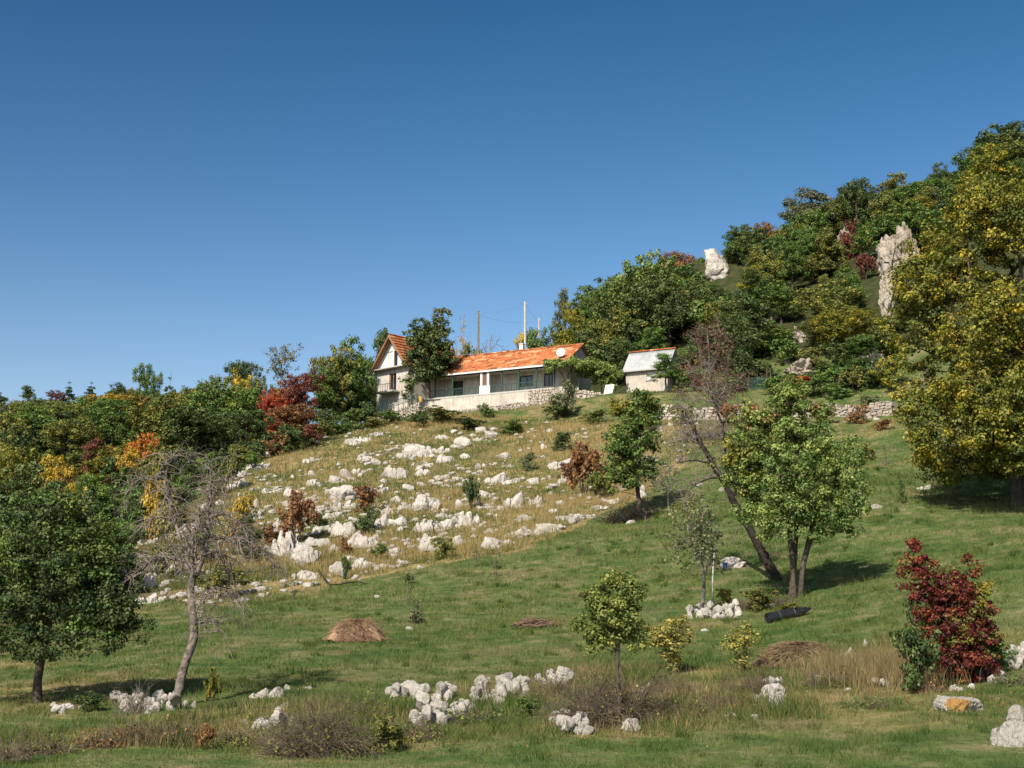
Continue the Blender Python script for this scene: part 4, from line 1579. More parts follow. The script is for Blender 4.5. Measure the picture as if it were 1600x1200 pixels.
OUTCROPS = [outcrop_proto("outcrop_shape%d" % k, 360 + k) for k in range(9)]
ROCKS_BIG = [rock_proto("boulder_shape%d" % k, 300 + k, 5, c) for k, c in enumerate((0.4, 0.9, 1.0, 0.6, 0.9, 0.5, 1.0))]
CRAGS = [rock_proto("crag_shape%d" % k, 390 + k, 6, 1.5, 1.6) for k in range(3)]
ROCKS_SMALL = [rock_proto("stone_shape%d" % k, 330 + k, 4, 0.0, 0.18) for k in range(12)]
PENDING = []          # (object, photo column, label without its ordinal)
_T = ["", "first", "second", "third", "fourth", "fifth", "sixth", "seventh", "eighth", "ninth", "tenth", "eleventh", "twelfth", "thirteenth", "fourteenth", "fifteenth", "sixteenth", "seventeenth", "eighteenth", "nineteenth", "twentieth"]
ORD = ["leftmost"] + [_T[k] + " from left" for k in range(2, 21)] + ["twenty-" + _T[k] + " from left" for k in range(1, 10)] + ["thirtieth from left"] + ["thirty-" + _T[k] + " from left" for k in range(1, 10)]


def finish_labels():
    by = {}
    for o, u, lab in PENDING:
        by.setdefault(lab, []).append((u, o))
    for lab, lst in by.items():
        lst.sort(key=lambda t: t[0])
        for k, (u, o) in enumerate(lst):
            o["label"] = lab if len(lst) == 1 else (lab + ", " + ORD[k] if k < len(ORD) else lab + ", towards the right end")


MARKS = [(640, 700, "below the path wall"), (740, 690, "below the terrace middle"), (850, 690, "below the grapevine"), (520, 740, "below the round green tree"), (440, 745, "below the wine red trees"),
         (370, 760, "at the edge of the left wood"), (460, 850, "around the upright russet shrub"), (560, 790, "beside the long slanting slab"), (550, 860, "under the two-toned bush"), (640, 810, "left of the fissured outcrop"),
         (720, 810, "around the fissured outcrop"), (700, 880, "by the dark rounded shrub"), (780, 770, "in the mid slope grass"), (840, 830, "along the meadow edge ridge"), (900, 740, "near the russet bush"),
         (960, 800, "under the olive tree"), (1050, 700, "below the upper garden wall"), (1080, 760, "behind the leaning dead tree"), (300, 870, "behind the twisted dead tree"), (220, 900, "left behind the dead tree"),
         (400, 800, "above the russet arching shrub"), (400, 890, "right of the dead tree crown"), (520, 900, "above the fallen branch"), (1400, 720, "on the right-hand meadow"), (1150, 900, "behind the stone heap"),
         (250, 1090, "at the dead tree foot"), (90, 1100, "in the orchard tree shade"), (430, 1110, "between the bramble heaps"), (640, 1075, "in the small stone pile"), (690, 1110, "in the big front stone pile"),
         (760, 1075, "in the middle of the stone row"), (830, 1065, "in the right of the stone row"), (900, 1130, "at the thicket foot"), (1000, 1130, "right of the young tree"), (1130, 960, "in the heap around the white stake"),
         (1210, 1090, "below the old hay heap"), (1330, 1030, "in the tall dry grass"), (1120, 1110, "in the front scrub"), (1560, 1030, "right of the red shrub"), (1590, 1010, "in the pile at the right edge"),
         (1500, 1110, "before the red shrub"), (1000, 950, "in the open meadow"), (600, 950, "near the straw heap"), (1240, 450, "on the wooded crag"), (1400, 420, "high on the wooded crag"), (1200, 590, "above the upper garden wall"), (980, 610, "beside the shed")]


def where(u, v):
    return min(MARKS, key=lambda m: (m[0] - u) ** 2 + 2.2 * (m[1] - v) ** 2)[2]


ROCK_XY = []


def rock(u, vb, w, h, shape=None, label=None, group="pale limestone rocks on the slope", lift=None, d=None, small=False, name=None, tilt=0.18, deep=None):
    if lift is None:
        b = ground(u, vb - h * 0.12) if d is None else at(u, vb, d)
    else:
        b = lift
    k = b[1] / F
    wm, hm = w * k, h * k
    sx, sz = wm / 2 * 1.06, hm * 0.80
    lst = ROCKS_SMALL if (small or w < 26) else ROCKS_BIG
    me = lst[random.randrange(len(lst))] if shape is None else lst[shape % len(lst)]
    crop = lift is None and shape is None and not small and w >= 17 and random.random() < (0.8 if w >= 28 else 0.5)
    if crop:
        me = OUTCROPS[random.randrange(len(OUTCROPS))]
    nm = name or ("boulder" if w >= 40 else "rock" if w >= 18 else "stone")
    o = obj(nm, me)
    o.scale = (sx, sx * (deep or random.uniform(0.65, 0.95)), sz)
    o.rotation_euler = (random.uniform(-tilt, tilt), random.uniform(-tilt, tilt), random.choice((0, math.pi)) + random.uniform(-0.5, 0.5))
    o.location = (b[0], b[1] + sx * 0.45, b[2] + hm * 0.16)
    if crop:
        o.scale = (sx * 1.15, sx * random.uniform(0.7, 1.0), hm * 0.92)
        o.rotation_euler = (random.uniform(0.0, 0.12), random.uniform(-0.12, 0.12), random.uniform(-0.5, 0.5))
        o.location = (b[0], b[1] + sx * 0.5, b[2] - hm * 0.04)
    if lift is not None:
        o.location = (b[0], b[1], b[2])
    a = w / max(h, 1)
    size = "big" if w >= 60 else "sizeable" if w >= 32 else "small" if w >= 14 else "tiny"
    form = "flat" if a > 2.4 else "upright" if a < 1.25 else "blocky"
    if label:
        tag(o, label, nm, group)
    else:
        tag(o, None, nm, group)
        PENDING.append((o, u, "%s %s pale %s %s" % (size, form, nm, where(u, vb))))
    ROCK_XY.append((o.location.x, o.location.y, sx))
    return o


Z4 = [(810, 235, 150, 70), (945, 270, 80, 50), (1035, 250, 70, 30), (830, 285, 100, 28), (600, 280, 60, 35), (560, 280, 40, 20), (280, 265, 90, 30), (530, 245, 55, 38), (280, 335, 40, 30), (450, 345, 60, 45), (510, 325, 60, 35),
      (690, 350, 130, 75), (840, 330, 80, 35), (925, 345, 80, 25), (885, 370, 50, 20), (1190, 370, 110, 50), (1270, 365, 100, 25), (1250, 250, 70, 30), (1265, 290, 60, 20), (1105, 305, 35, 35), (1140, 290, 20, 25), (1040, 158, 35, 18),
      (1465, 115, 50, 20), (275, 460, 110, 35), (355, 430, 40, 30), (600, 420, 110, 50), (1285, 500, 90, 85), (1010, 500, 40, 45), (960, 605, 120, 75), (1050, 580, 130, 70), (720, 590, 70, 50),
      (850, 620, 110, 70), (880, 722, 120, 95), (1010, 680, 70, 50), (140, 752, 130, 140), (250, 790, 190, 100), (440, 640, 120, 80), (530, 705, 150, 95), (340, 620, 120, 50), (690, 735, 80, 40), (400, 840, 90, 70), (540, 800, 110, 55),
      (215, 850, 70, 40), (265, 852, 100, 45), (310, 690, 130, 50), (60, 500, 50, 30), (20, 540, 50, 40), (365, 545, 100, 40), (60, 240, 45, 35), (20, 300, 80, 35), (1160, 490, 45, 25), (1400, 480, 60, 50), (1480, 520, 50, 30),
      (1350, 560, 80, 40), (1170, 625, 70, 30), (1200, 690, 120, 48), (1310, 645, 150, 60), (1470, 610, 150, 45), (1590, 575, 60, 40), (1520, 300, 110, 60), (1470, 350, 25, 20), (650, 530, 60, 50), (620, 590, 70, 70), (700, 745, 60, 25),
      (1435, 245, 40, 18), (1440, 200, 30, 30), (1420, 640, 90, 40), (740, 505, 60, 40), (480, 760, 70, 30), (640, 790, 60, 20), (740, 775, 70, 22), (820, 800, 40, 18), (180, 345, 40, 18), (110, 395, 50, 14), (160, 400, 45, 16), (210, 432, 40, 18)]
for (x, y, w, h) in Z4:
    rock(400 + x / 3.2, 640 + y / 3.2, w / 3.2 * 1.05, h / 3.2 * 1.1)
rock(533, 788, 62, 30, 5, "long pale slab slanting up through the dry grass in mid slope", name="boulder").rotation_euler = (0.0, -0.28, 0.1)
rock(660, 803, 34, 30, 2, "left block of the deeply fissured pale outcrop in mid slope", name="boulder")
rock(678, 800, 34, 27, 4, "right block of the deeply fissured pale outcrop in mid slope", name="boulder")
Z5 = [(1160, 510, 110, 75), (1275, 505, 60, 45), (1190, 575, 120, 60), (1240, 215, 90, 35), (1175, 230, 90, 40), (1040, 310, 50, 35), (980, 310, 60, 40), (1060, 362, 140, 80), (960, 402, 60, 25), (270, 560, 130, 80), (280, 670, 60, 45),
      (160, 785, 50, 30), (570, 938, 140, 100), (480, 1045, 120, 110), (600, 1015, 90, 50), (490, 1132, 170, 70), (670, 695, 120, 100), (800, 672, 80, 80), (850, 500, 80, 50), (820, 370, 40, 18), (270, 800, 60, 30), (975, 985, 100, 90),
      (1250, 690, 50, 30), (1270, 780, 50, 50), (1195, 1020, 30, 20), (1140, 440, 50, 40), (1090, 410, 30, 25), (1310, 530, 40, 30), (1170, 370, 50, 18), (1225, 360, 40, 14), (1260, 985, 40, 18), (650, 560, 60, 40), (560, 780, 60, 30)]
for (x, y, w, h) in Z5:
    rock(120 + x / 4.284, 680 + y / 4.284, w / 4.284 * 1.05, h / 4.284 * 1.1)
for (u, v, w, h) in [(1003, 778, 22, 12), (985, 820, 16, 10), (1048, 667, 14, 8), (1030, 672, 12, 7), (1022, 680, 10, 6), (1005, 770, 14, 12), (1095, 760, 16, 8), (1128, 768, 10, 9), (900, 812, 60, 12), (940, 797, 50, 10), (965, 786, 30, 9),
                     (870, 830, 34, 10), (820, 842, 40, 11), (790, 852, 36, 10), (770, 858, 24, 9), (1372, 795, 24, 8), (1370, 657, 10, 5), (1385, 660, 7, 4), (1445, 765, 20, 8), (590, 935, 10, 7), (640, 985, 14, 8), (1102, 987, 14, 6), (1090, 665, 12, 6),
                     (486, 660, 28, 10), (1345, 775, 10, 5), (330, 770, 22, 12), (345, 790, 18, 10), (375, 745, 26, 12), (425, 770, 30, 12), (455, 790, 26, 10)]:
    rock(u, v, w, h)
rock(1148, 889, 44, 19, 1, "flat-topped grey boulder on the meadow behind the white stake", name="boulder")
# foreground
Z7 = [(1325, 617, 60, 30), (875, 497, 80, 62), (750, 578, 45, 42), (540, 618, 72, 60), (570, 690, 66, 84), (495, 660, 40, 30), (375, 725, 52, 26), (480, 734, 46, 22), (245, 632, 20, 20), (940, 430, 30, 34), (590, 580, 60, 26), (870, 615, 34, 20), (1065, 575, 24, 20), (1385, 605, 30, 22),
      (232, 706, 24, 16), (215, 720, 18, 12), (270, 692, 20, 14), (478, 680, 26, 18), (1640, 540, 60, 50)]
for (x, y, w, h) in Z7:
    rock(1000 + x / 2.667, 850 + y / 2.667, w / 2.667, h / 2.667, group="stones in the foreground scrub")
big = rock(1499, 1117, 84, 38, 3, "large white boulder with an ochre stain in the front right meadow", group="stones in the foreground scrub", name="boulder", tilt=0.08)
big.rotation_euler = (0.05, 0.1, 0.1)
set_mat(big, M['rock_ochre'])
rock(1592, 1172, 62, 42, 0, "large grey boulder at the bottom right corner", group="stones in the foreground scrub", name="boulder", tilt=0.08)
rock(1598, 1135, 40, 30, 6, "white boulder resting behind the grey one at the right edge", group="stones in the foreground scrub", name="boulder", tilt=0.08)
Z3 = [(870, 924, 42, 38), (908, 920, 34, 34), (1210, 878, 96, 48), (1285, 880, 72, 58), (1320, 930, 60, 40), (1240, 1018, 110, 50), (1330, 1000, 90, 52), (1145, 998, 42, 30), (1345, 835, 26, 26), (1440, 838, 40, 20), (690, 950, 30, 24), (1090, 1040, 16, 12)]
for (x, y, w, h) in Z3:
    rock(x / 3, 800 + y / 3, w / 3, h / 3, group="stones in the foreground scrub")


def cluster(u0, u1, v0, v1, n, smin, smax, group):
    """A loose stone pile: stones stand on the ground or on the stones below them."""
    placed = []
    uc, ur = (u0 + u1) / 2, (u1 - u0) / 2
    for k in range(n):
        lay = k / n
        s = random.uniform(smin, smax) * (1.1 - 0.35 * lay)
        u = uc + ur * random.uniform(-1, 1) * (1 - 0.45 * lay)
        g = ground(u, v1 - (v1 - v0) * random.uniform(0.0, 0.45))
        wm = s * g[1] / F
        z = g[2] + wm * 0.22
        for (px, py, pz, pr) in placed:
            dd = math.hypot(px - g[0], py - g[1])
            if dd < (pr + wm * 0.5) * 0.72:
                z = max(z, pz + pr * 0.50 * (1 - 0.45 * dd / (pr + wm * 0.5)) + wm * 0.22)
        top = at(u, v0, g[1])[2]
        if z > top + 0.05:
            z = g[2] + wm * 0.2
        placed.append((g[0], g[1], z, wm * 0.5))
        rock(u, proj(np.array([g[0], g[1], z]))[1], s, s * random.uniform(0.6, 0.85), lift=(g[0], g[1], z), small=s < 30, group=group, tilt=0.5)


G1 = "stones of the tumbled wall in front"
cluster(606, 671, 1062, 1094, 14, 14, 27, G1)
cluster(646, 708, 1092, 1134, 32, 12, 27, G1)
cluster(683, 716, 1073, 1094, 9, 12, 23, G1)
cluster(706, 738, 1090, 1120, 14, 10, 20, G1)
cluster(733, 796, 1076, 1100, 19, 13, 27, G1)
cluster(744, 764, 1056, 1076, 6, 12, 23, G1)
cluster(776, 832, 1060, 1092, 20, 14, 31, G1)
cluster(832, 850, 1055, 1070, 4, 12, 18, G1)
cluster(852, 890, 1046, 1074, 11, 13, 27, G1)
G2_ = "stones around the dead tree"
cluster(168, 285, 1068, 1112, 34, 11, 24, G2_)
cluster(72, 132, 1095, 1116, 14, 9, 15, G2_)
G3 = "stones heaped around the white stake"
cluster(1072, 1110, 935, 966, 10, 9, 16, G3)
cluster(1095, 1165, 938, 968, 24, 9, 18, G3)
cluster(1160, 1210, 935, 955, 10, 9, 15, G3)
G4 = "stones of the pile behind the red shrub"
cluster(1530, 1572, 1040, 1066, 14, 9, 18, G4)
cluster(1572, 1615, 988, 1045, 20, 13, 22, G4)
cluster(1355, 1420, 1050, 1075, 10, 10, 18, G4)
cluster(1195, 1222, 1062, 1100, 16, 12, 23, G1)
cluster(870, 925, 1118, 1150, 19, 12, 25, G1)
cluster(398, 450, 1118, 1142, 10, 12, 22, G2_)
G5 = "stones under the thicket"
for (u, v, w, h) in [(905, 1150, 34, 22), (888, 1138, 26, 24), (868, 1130, 26, 18), (988, 1146, 34, 22), (925, 1125, 26, 30), (1010, 1085, 22, 18), (880, 1120, 22, 14)]:
    rock(u, v, w, h, group=G5)
# low ledges and smaller stones, strung out along the bedding that climbs to the right
random.seed(21)
cnt = 0
while cnt < 150:
    u, v = random.choice(((520, 850, 90, 32), (470, 800, 70, 40), (640, 815, 70, 30), (660, 715, 80, 20), (760, 780, 90, 40), (340, 860, 60, 30), (880, 820, 80, 14), (540, 740, 90, 30)))[0:2], 0
    u, v = u
    u, v = random.gauss(u, 62), random.gauss(v, 26)
    for k in range(random.choice((1, 2, 3, 4))):
        u2, v2 = u + 21 * k + random.uniform(-5, 5), v - 6.5 * k + random.uniform(-3, 3)
        g = ground(u2, v2)
        if not in_poly(g[:1], g[1:2], ROCKY)[0]:
            continue
        if min((g[0] - x) ** 2 + (g[1] - y) ** 2 for x, y, r in ROCK_XY) < 0.5:
            continue
        w = random.uniform(10, 30)
        rock(u2, v2, w, w * random.uniform(0.28, 0.55))
        cnt += 1
# pebbles: too many and too small to count
rng = np.random.default_rng(5)
px, py = [], []
while len(px) < 900:
    u, v = rng.uniform(200, 1080), rng.uniform(660, 945)
    r = ray(u, v)
    g = ground(u, v)
    if in_poly(g[:1], g[1:2], ROCKY)[0] and vnoise(np.array([[g[0] * 0.25, g[1] * 0.25, 3.0]]), 3)[0] > -0.25:
        px.append(g[0])
        py.append(g[1])
px, py = np.array(px), np.array(py)
bm = bmesh.new()
bmesh.ops.create_icosphere(bm, subdivisions=2, radius=1.0)
iv = np.array([v.co[:] for v in bm.verts])
iff = np.array([[v.index for v in f.verts] for f in bm.faces])
bm.free()
sz = rng.uniform(0.05, 0.24, len(px)) ** 1.0
pv = iv[None] * (1 + rng.normal(0, 0.16, (len(px), len(iv), 1))) * np.stack([sz * rng.uniform(0.8, 1.5, len(px)), sz * rng.uniform(0.8, 1.3, len(px)), sz * rng.uniform(0.5, 0.9, len(px))], 1)[:, None]
pv = pv + np.stack([px, py, hz(px, py) + sz * 0.3], 1)[:, None]
pf = iff[None] + (np.arange(len(px)) * len(iv))[:, None, None]
tag(obj("pebbles", mesh_np("pebbles", pv.reshape(-1, 3), pf.reshape(-1, 3), M['rock'])), "small pale stones strewn over the rocky slope", "pebbles", None, "stuff")
# pale rock faces of the wooded crag
CRAG = "rock faces on the wooded crag"
for (u, vb, w, h, d, lab, shp) in [
    (1121, 432, 38, 46, 196, "rounded white rock standing out of the trees on the crag skyline", 0),
    (1426, 424, 46, 84, 158, "upper right part of the tall pale cliff beside the yellow tree", 0),
    (1400, 430, 44, 76, 158, "upper left part of the tall pale cliff beside the yellow tree", 1),
    (1404, 475, 34, 62, 150, "middle part of the tall pale cliff beside the yellow tree", 2),
    (1388, 508, 34, 96, 150, "narrow lower part of the tall pale cliff beside the yellow tree", 0),
    (1250, 535, 26, 26, 158, "small fissured rock face among trees above the garden terrace", 2),
    (1205, 500, 26, 28, 165, "pale rock half hidden in the dark trees above the ladder", 4),
    (1322, 385, 24, 30, 185, "grey rock with a wine red bush high on the crag", 1),
    (1175, 588, 46, 24, 146, "smooth sunlit rock face behind the green netting", 3),
    (1252, 590, 60, 24, 142, "low ragged rock ledge right of the wooden ladder", 2),
    (1370, 570, 60, 40, 138, "orange-tinted rock bank in the shade of the yellow tree", 6)]:
    b = ground(u, vb)
    wm, top = w * b[1] / F, at(u, vb - h, b[1])[2]
    zlo = b[2] - 1.5
    o = obj("cliff" if h > 60 else "crag", CRAGS[shp % 3])
    set_mat(o, M['crag'])
    if u == 1121:
        o.data = ROCKS_BIG[0]
        set_mat(o, M['rock'])
    o.location = (b[0], b[1] + wm * 0.25, (zlo + top) / 2)
    o.scale = (wm / 2 * 1.1, max(1.5, wm * 0.75), (top - zlo) / 2 * 1.06)
    o.rotation_euler = (-0.3, 0.06, (0.2, 1.7, 3.0, 4.4)[int(u) % 4])
    if h > 60:
        o.scale.z *= 1.05
    tag(o, lab, "rock", CRAG)
# upper garden wall
for nm, lab, pts, hh, sd in [
    ("stone_wall", "long pale garden wall above the meadow behind the leaning dead tree", [(1028, 655), (1100, 655), (1165, 654)], 1.4, 31),
    ("stone_wall", "pale garden wall at the top of the meadow left of the yellow tree", [(1240, 655), (1300, 650), (1395, 648)], 1.35, 33)]:
    P_ = [ground(u, v) for u, v in pts]
    rt = empty(nm, tuple(P_[0]))
    tag(rt, lab, "stone wall", None, "thing")
    stones_mesh("stones", P_, lambda t: hh * (0.9 + 0.10 * math.sin(9 * t) + 0.07 * math.sin(23 * t)), lambda c: hz1(c[0], c[1]) - 0.12, 0.6, M['stonewall'], rt, sw=(0.25, 0.7), sh=(0.14, 0.32), seed=sd)
    for c_ in rt.children:
        to_root(c_, rt)

# ------------------------------------------------------------------ single trees and shrubs that stand out
def ell(cx, cy, cz, rx, ry=None, rz=None):
    return (cx, cy, cz, rx, ry or rx, rz or rx)


def solo(name, lobes, n_clumps, n_per, leaf, clump_r, seed, u, vbase, label, cat="tree", nm="broadleaf_tree", group=None, extra=None, **kw):
    """A tree modelled for its own place, in metres, standing at the pixel (u, vbase)."""
    p = TreeProto(name, lobes, n_clumps, n_per, leaf, clump_r, seed, **kw)
    b = ground(u, vbase)
    root = empty(nm, (b[0], b[1], b[2] - 0.05))
    obj("trunk", p.trunk, root)
    obj("crown", p.crown, root)
    tag(root, label, cat, group)
    PLANTED.append((b[0], b[1], p.width / 2))
    return root, b, p


def more_leaves(root, lobes, n_clumps, n_per, leaf, clump_r, seed, mat, name="crown"):
    rg = np.random.default_rng(seed)
    C = clump_centres(lobes, n_clumps, rg, 0.4)
    V, Fq, var = leaf_cloud(C, rg.uniform(clump_r[0], clump_r[1], len(C)), n_per, leaf, rg)
    return obj(name, mesh_np(name, V, Fq, LEAF[mat], False, {"var": var}), root)


# big yellow-green tree at the right edge
rg = np.random.default_rng(5)
bumps = []
for k in range(60):
    a, e = rg.uniform(0, 6.28), rg.uniform(-1.0, 1.5)
    q = rg.uniform(1.2, 2.1)
    ce = math.cos(e) if e > 0 else math.cos(e) ** 0.35
    bumps.append(ell(0.2 + 5.2 * math.cos(a) * ce, 5.0 * math.sin(a) * ce, 8.8 + (8.1 if e > 0 else 7.4) * math.sin(e), q, q, q * 0.75))
root, b, p = solo("yellow_tree", bumps + [ell(0.2, 0, 9.2, 5.4, 5.2, 7.8), ell(0.0, 0, 4.4, 5.7, 5.2, 2.8)], 1450, 86, 0.155, (0.36, 0.80), 501, 1590, 792,
                  "huge yellow-green tree filling the right edge above the shaded meadow", trunk_r=0.36, tip=0.02, leafmat='yellowolive', shell=0.75, clumpvar=0.5, flat=0.6)
more_leaves(root, bumps[::2] + [ell(0.2, 0, 8.4, 5.2, 5.0, 6.4)], 330, 80, 0.155, (0.4, 0.85), 502, 'yellowgreen')
more_leaves(root, bumps[1::2], 260, 80, 0.155, (0.4, 0.85), 503, 'olive')
# green tree with several stems in the middle right
k5 = ground(1240, 934)[1] / F
root, b, p = solo("stem_tree", [ell(0.3, 0, 5.6, 2.6, 2.4, 2.3), ell(-1.2, 0, 6.6, 1.7, 1.7, 1.7), ell(1.5, -0.3, 4.4, 1.9, 1.8, 1.9), ell(0.6, 0, 7.4, 1.6, 1.6, 1.3), ell(-0.6, -0.8, 3.8, 1.6, 1.2, 1.2), ell(2.2, 0, 5.6, 1.2, 1.2, 1.4), ell(-2.0, 0, 5.2, 1.0, 1.0, 1.0), ell(0.9, -0.6, 3.1, 1.2, 1.0, 0.7), ell(-2.0, -0.5, 3.6, 0.8, 0.7, 0.8), ell(-0.9, -0.8, 2.9, 0.9, 0.8, 0.6), ell(2.3, 0, 3.4, 0.9, 0.8, 0.8), ell(0.2, 0, 8.6, 1.0, 1.0, 0.8)],
                  500, 92, 0.105, (0.22, 0.48), 511, 1240, 934, "leafy fresh green tree with three dark stems beside the leaning dead trunk", leafmat='fresh', trunk_r=0.19, shell=0.6, flat=0.7, clumpvar=0.4, barkmat='bark',
                  stems=[[(0, 0, -0.2), (0.02, 0, 1.4), (-0.1, 0, 3.2), (-0.4, 0, 5.2)], [(0.25, 0.1, -0.2), (0.45, 0.1, 1.4), (0.9, 0, 3.0), (1.3, 0, 4.8)], [(-0.15, 0.2, -0.2), (0.1, 0.2, 1.3), (0.3, 0.2, 3.6), (0.4, 0.1, 6.4)]])
more_leaves(root, [ell(-0.9, 0, 7.2, 1.6, 1.5, 1.4), ell(-2.1, 0, 6.0, 1.1, 1.1, 1.2), ell(0.4, 0, 8.3, 1.0, 1.0, 0.7), ell(-1.6, 0, 4.6, 0.9, 0.9, 0.8)], 80, 60, 0.13, (0.25, 0.5), 512, 'olive')
more_leaves(root, [ell(0.3, 0, 8.6, 0.8, 0.8, 0.5), ell(-1.2, 0, 7.6, 0.8, 0.8, 0.6), ell(1.0, 0, 8.0, 0.6, 0.6, 0.5)], 16, 40, 0.13, (0.2, 0.4), 513, 'russet')
# orchard tree at the left edge
root, b, p = solo("orchard_tree", [ell(0.2, 0, 3.3, 2.0, 1.9, 1.7), ell(-1.2, 0, 2.8, 1.6, 1.5, 1.4), ell(1.3, 0, 3.0, 1.2, 1.2, 1.3), ell(0.4, -0.4, 4.4, 1.4, 1.3, 1.0), ell(1.6, -0.4, 2.0, 1.1, 1.0, 0.7), ell(-0.9, -0.8, 1.7, 1.2, 0.9, 0.7), ell(2.1, 0, 2.5, 0.7, 0.6, 0.8), ell(0.3, -0.9, 1.6, 1.0, 0.8, 0.5), ell(0.4, 0, 5.1, 0.9, 0.9, 0.6), ell(2.4, 0, 1.7, 0.5, 0.5, 0.4), ell(-1.6, -0.2, 1.2, 0.8, 0.8, 0.6), ell(-0.9, 0.3, 4.2, 0.9, 0.9, 0.8), ell(1.9, 0.2, 3.7, 0.6, 0.6, 0.5)],
                  560, 80, 0.075, (0.17, 0.38), 521, 58, 1098, "dense green orchard tree at the left edge casting a dark shadow", leafmat='dark', trunk_r=0.115, shell=0.6, flat=0.7, clumpvar=0.45, hang=0.2,
                  trunk=[(0, 0, -0.2), (-0.03, 0, 0.6), (0.02, 0, 1.1), (0.15, 0, 2.0), (0.2, 0, 3.0)])
more_leaves(root, [ell(0.2, 0, 4.4, 1.6, 1.4, 1.1), ell(1.2, 0, 3.4, 1.2, 1.2, 1.1), ell(-1.0, -0.3, 3.4, 1.3, 1.2, 1.1), ell(1.5, -0.5, 2.2, 0.9, 0.8, 0.6)], 200, 70, 0.075, (0.17, 0.36), 522, 'green')
# young tree in the front
root, b, p = solo("young_tree", [ell(-0.05, 0, 2.3, 0.66, 0.6, 0.75), ell(0.2, 0, 2.8, 0.45, 0.4, 0.42), ell(-0.35, 0, 2.75, 0.48, 0.4, 0.45), ell(-0.5, 0, 1.9, 0.38, 0.3, 0.35), ell(0.35, 0, 1.95, 0.40, 0.34, 0.4), ell(-0.85, 0, 2.1, 0.2, 0.16, 0.25), ell(-0.05, 0, 3.1, 0.30, 0.24, 0.2)],
                  250, 60, 0.055, (0.09, 0.20), 531, 968, 1134, "slim young tree with small yellow-green leaves in the front scrub", leafmat='fresholive', barkmat='bark', trunk_r=0.045, tip=0.005, shell=0.3, clumpvar=0.4, flat=0.85,
                  trunk=[(0, 0, -0.15), (-0.01, 0, 0.6), (-0.04, 0, 1.2), (-0.02, 0, 1.7), (0.02, 0, 2.3)])
# red shrub
root, b, p = solo("red_shrub", [ell(0.0, 0, 1.5, 0.95, 0.85, 1.0), ell(-0.75, 0, 2.9, 0.5, 0.45, 0.65), ell(-0.45, 0, 2.4, 0.55, 0.5, 0.5), ell(0.45, 0, 2.75, 0.45, 0.42, 0.6), ell(0.1, 0, 2.2, 0.7, 0.6, 0.5), ell(0.55, 0, 1.0, 0.75, 0.7, 0.8), ell(-0.2, -0.2, 0.75, 0.65, 0.6, 0.6), ell(0.4, -0.3, 0.4, 0.7, 0.5, 0.35), ell(0.9, 0, 1.9, 0.4, 0.4, 0.5), ell(-0.9, 0, 3.45, 0.22, 0.2, 0.25)],
                  520, 60, 0.068, (0.10, 0.24), 541, 1488, 1068, "bright crimson shrub with two raised tips in the right foreground", "shrub", "red_shrub", leafmat='mixedred', trunk_r=0.06, tip=0.005, shell=0.55, clumpvar=0.5, flat=0.6,
                  stems=[[(0.1 * math.cos(a), 0.1 * math.sin(a), -0.1), (0.35 * math.cos(a), 0.2 * math.sin(a), 1.0), (0.6 * math.cos(a), 0.3 * math.sin(a), 2.1)] for a in (0.2, 1.6, 3.0, 4.5)])
more_leaves(root, [ell(0.75, -0.1, 1.7, 0.35, 0.4, 0.7), ell(0.95, 0, 2.3, 0.3, 0.3, 0.3), ell(0.1, -0.5, 1.3, 0.4, 0.3, 0.5)], 34, 46, 0.065, (0.12, 0.25), 542, 'yellowgreen')
for (u, vt, w, vb, mat, lab) in [(1432, 975, 66, 1082, 'dark', "low dark green shrub at the left foot of the crimson shrub"), (1428, 925, 40, 1050, 'dark', "upright dark green shrub left of the crimson shrub"),
                                 (1557, 985, 46, 1052, 'green', "small green shrub at the right foot of the crimson shrub")]:
    plant(pick('shrub'), u, vt, w, vbase=vb, mat=mat, name="leafy_shrub", label=lab, cat="shrub", group="shrubs around the crimson shrub")
# yellow bushes
for (u, vt, w, vb, mat, lab) in [(1050, 960, 62, 1052, 'yellowbush', "pale yellow bush right of the young tree"), (1160, 968, 50, 1050, 'yellowbush', "thin yellow bush left of the old hay heap")]:
    P_ = TreeProto("yellow_bush%d" % u, [ell(0, 0, 1.2, 0.5, 0.45, 0.6), ell(0.2, 0, 1.75, 0.35, 0.3, 0.3), ell(-0.35, 0, 1.2, 0.3, 0.3, 0.3), ell(0, 0, 0.5, 0.35, 0.3, 0.4)], 90 if u < 1100 else 60, 34, 0.07, (0.09, 0.22), u, trunk_r=0.03, tip=0.004, shell=0.3, leafmat=mat,
                   stems=[[(0, 0, -0.1), (0.1 * math.cos(a), 0.1 * math.sin(a), 0.6), (0.3 * math.cos(a), 0.2 * math.sin(a), 1.5)] for a in (0.5, 2.5, 4.6)])
    plant(P_, u, vt, w, vbase=vb, name="yellow_bush", label=lab, cat="bush", rz=0.4)
# olive tree at the edge of the meadow
root, b, p = solo("edge_tree", [ell(-0.3, 0, 5.2, 1.9, 1.8, 1.9), ell(0.4, 0, 6.6, 1.4, 1.3, 1.3), ell(0.3, 0, 7.6, 0.9, 0.9, 0.8), ell(-1.0, 0, 3.4, 1.3, 1.2, 1.4), ell(0.7, 0, 3.6, 1.2, 1.1, 1.3), ell(-0.9, 0, 2.2, 1.0, 0.9, 0.8), ell(-1.3, 0, 5.0, 0.8, 0.8, 0.9)],
                  190, 60, 0.17, (0.28, 0.6), 551, 997, 806, "olive green tree on the meadow edge below the shed", leafmat='green', trunk_r=0.15, shell=0.5, clumpvar=0.4)
more_leaves(root, [ell(0.3, 0, 7.4, 1.2, 1.1, 1.0), ell(0.9, 0, 6.2, 0.7, 0.7, 0.8)], 30, 50, 0.17, (0.25, 0.5), 552, 'yellowgreen')
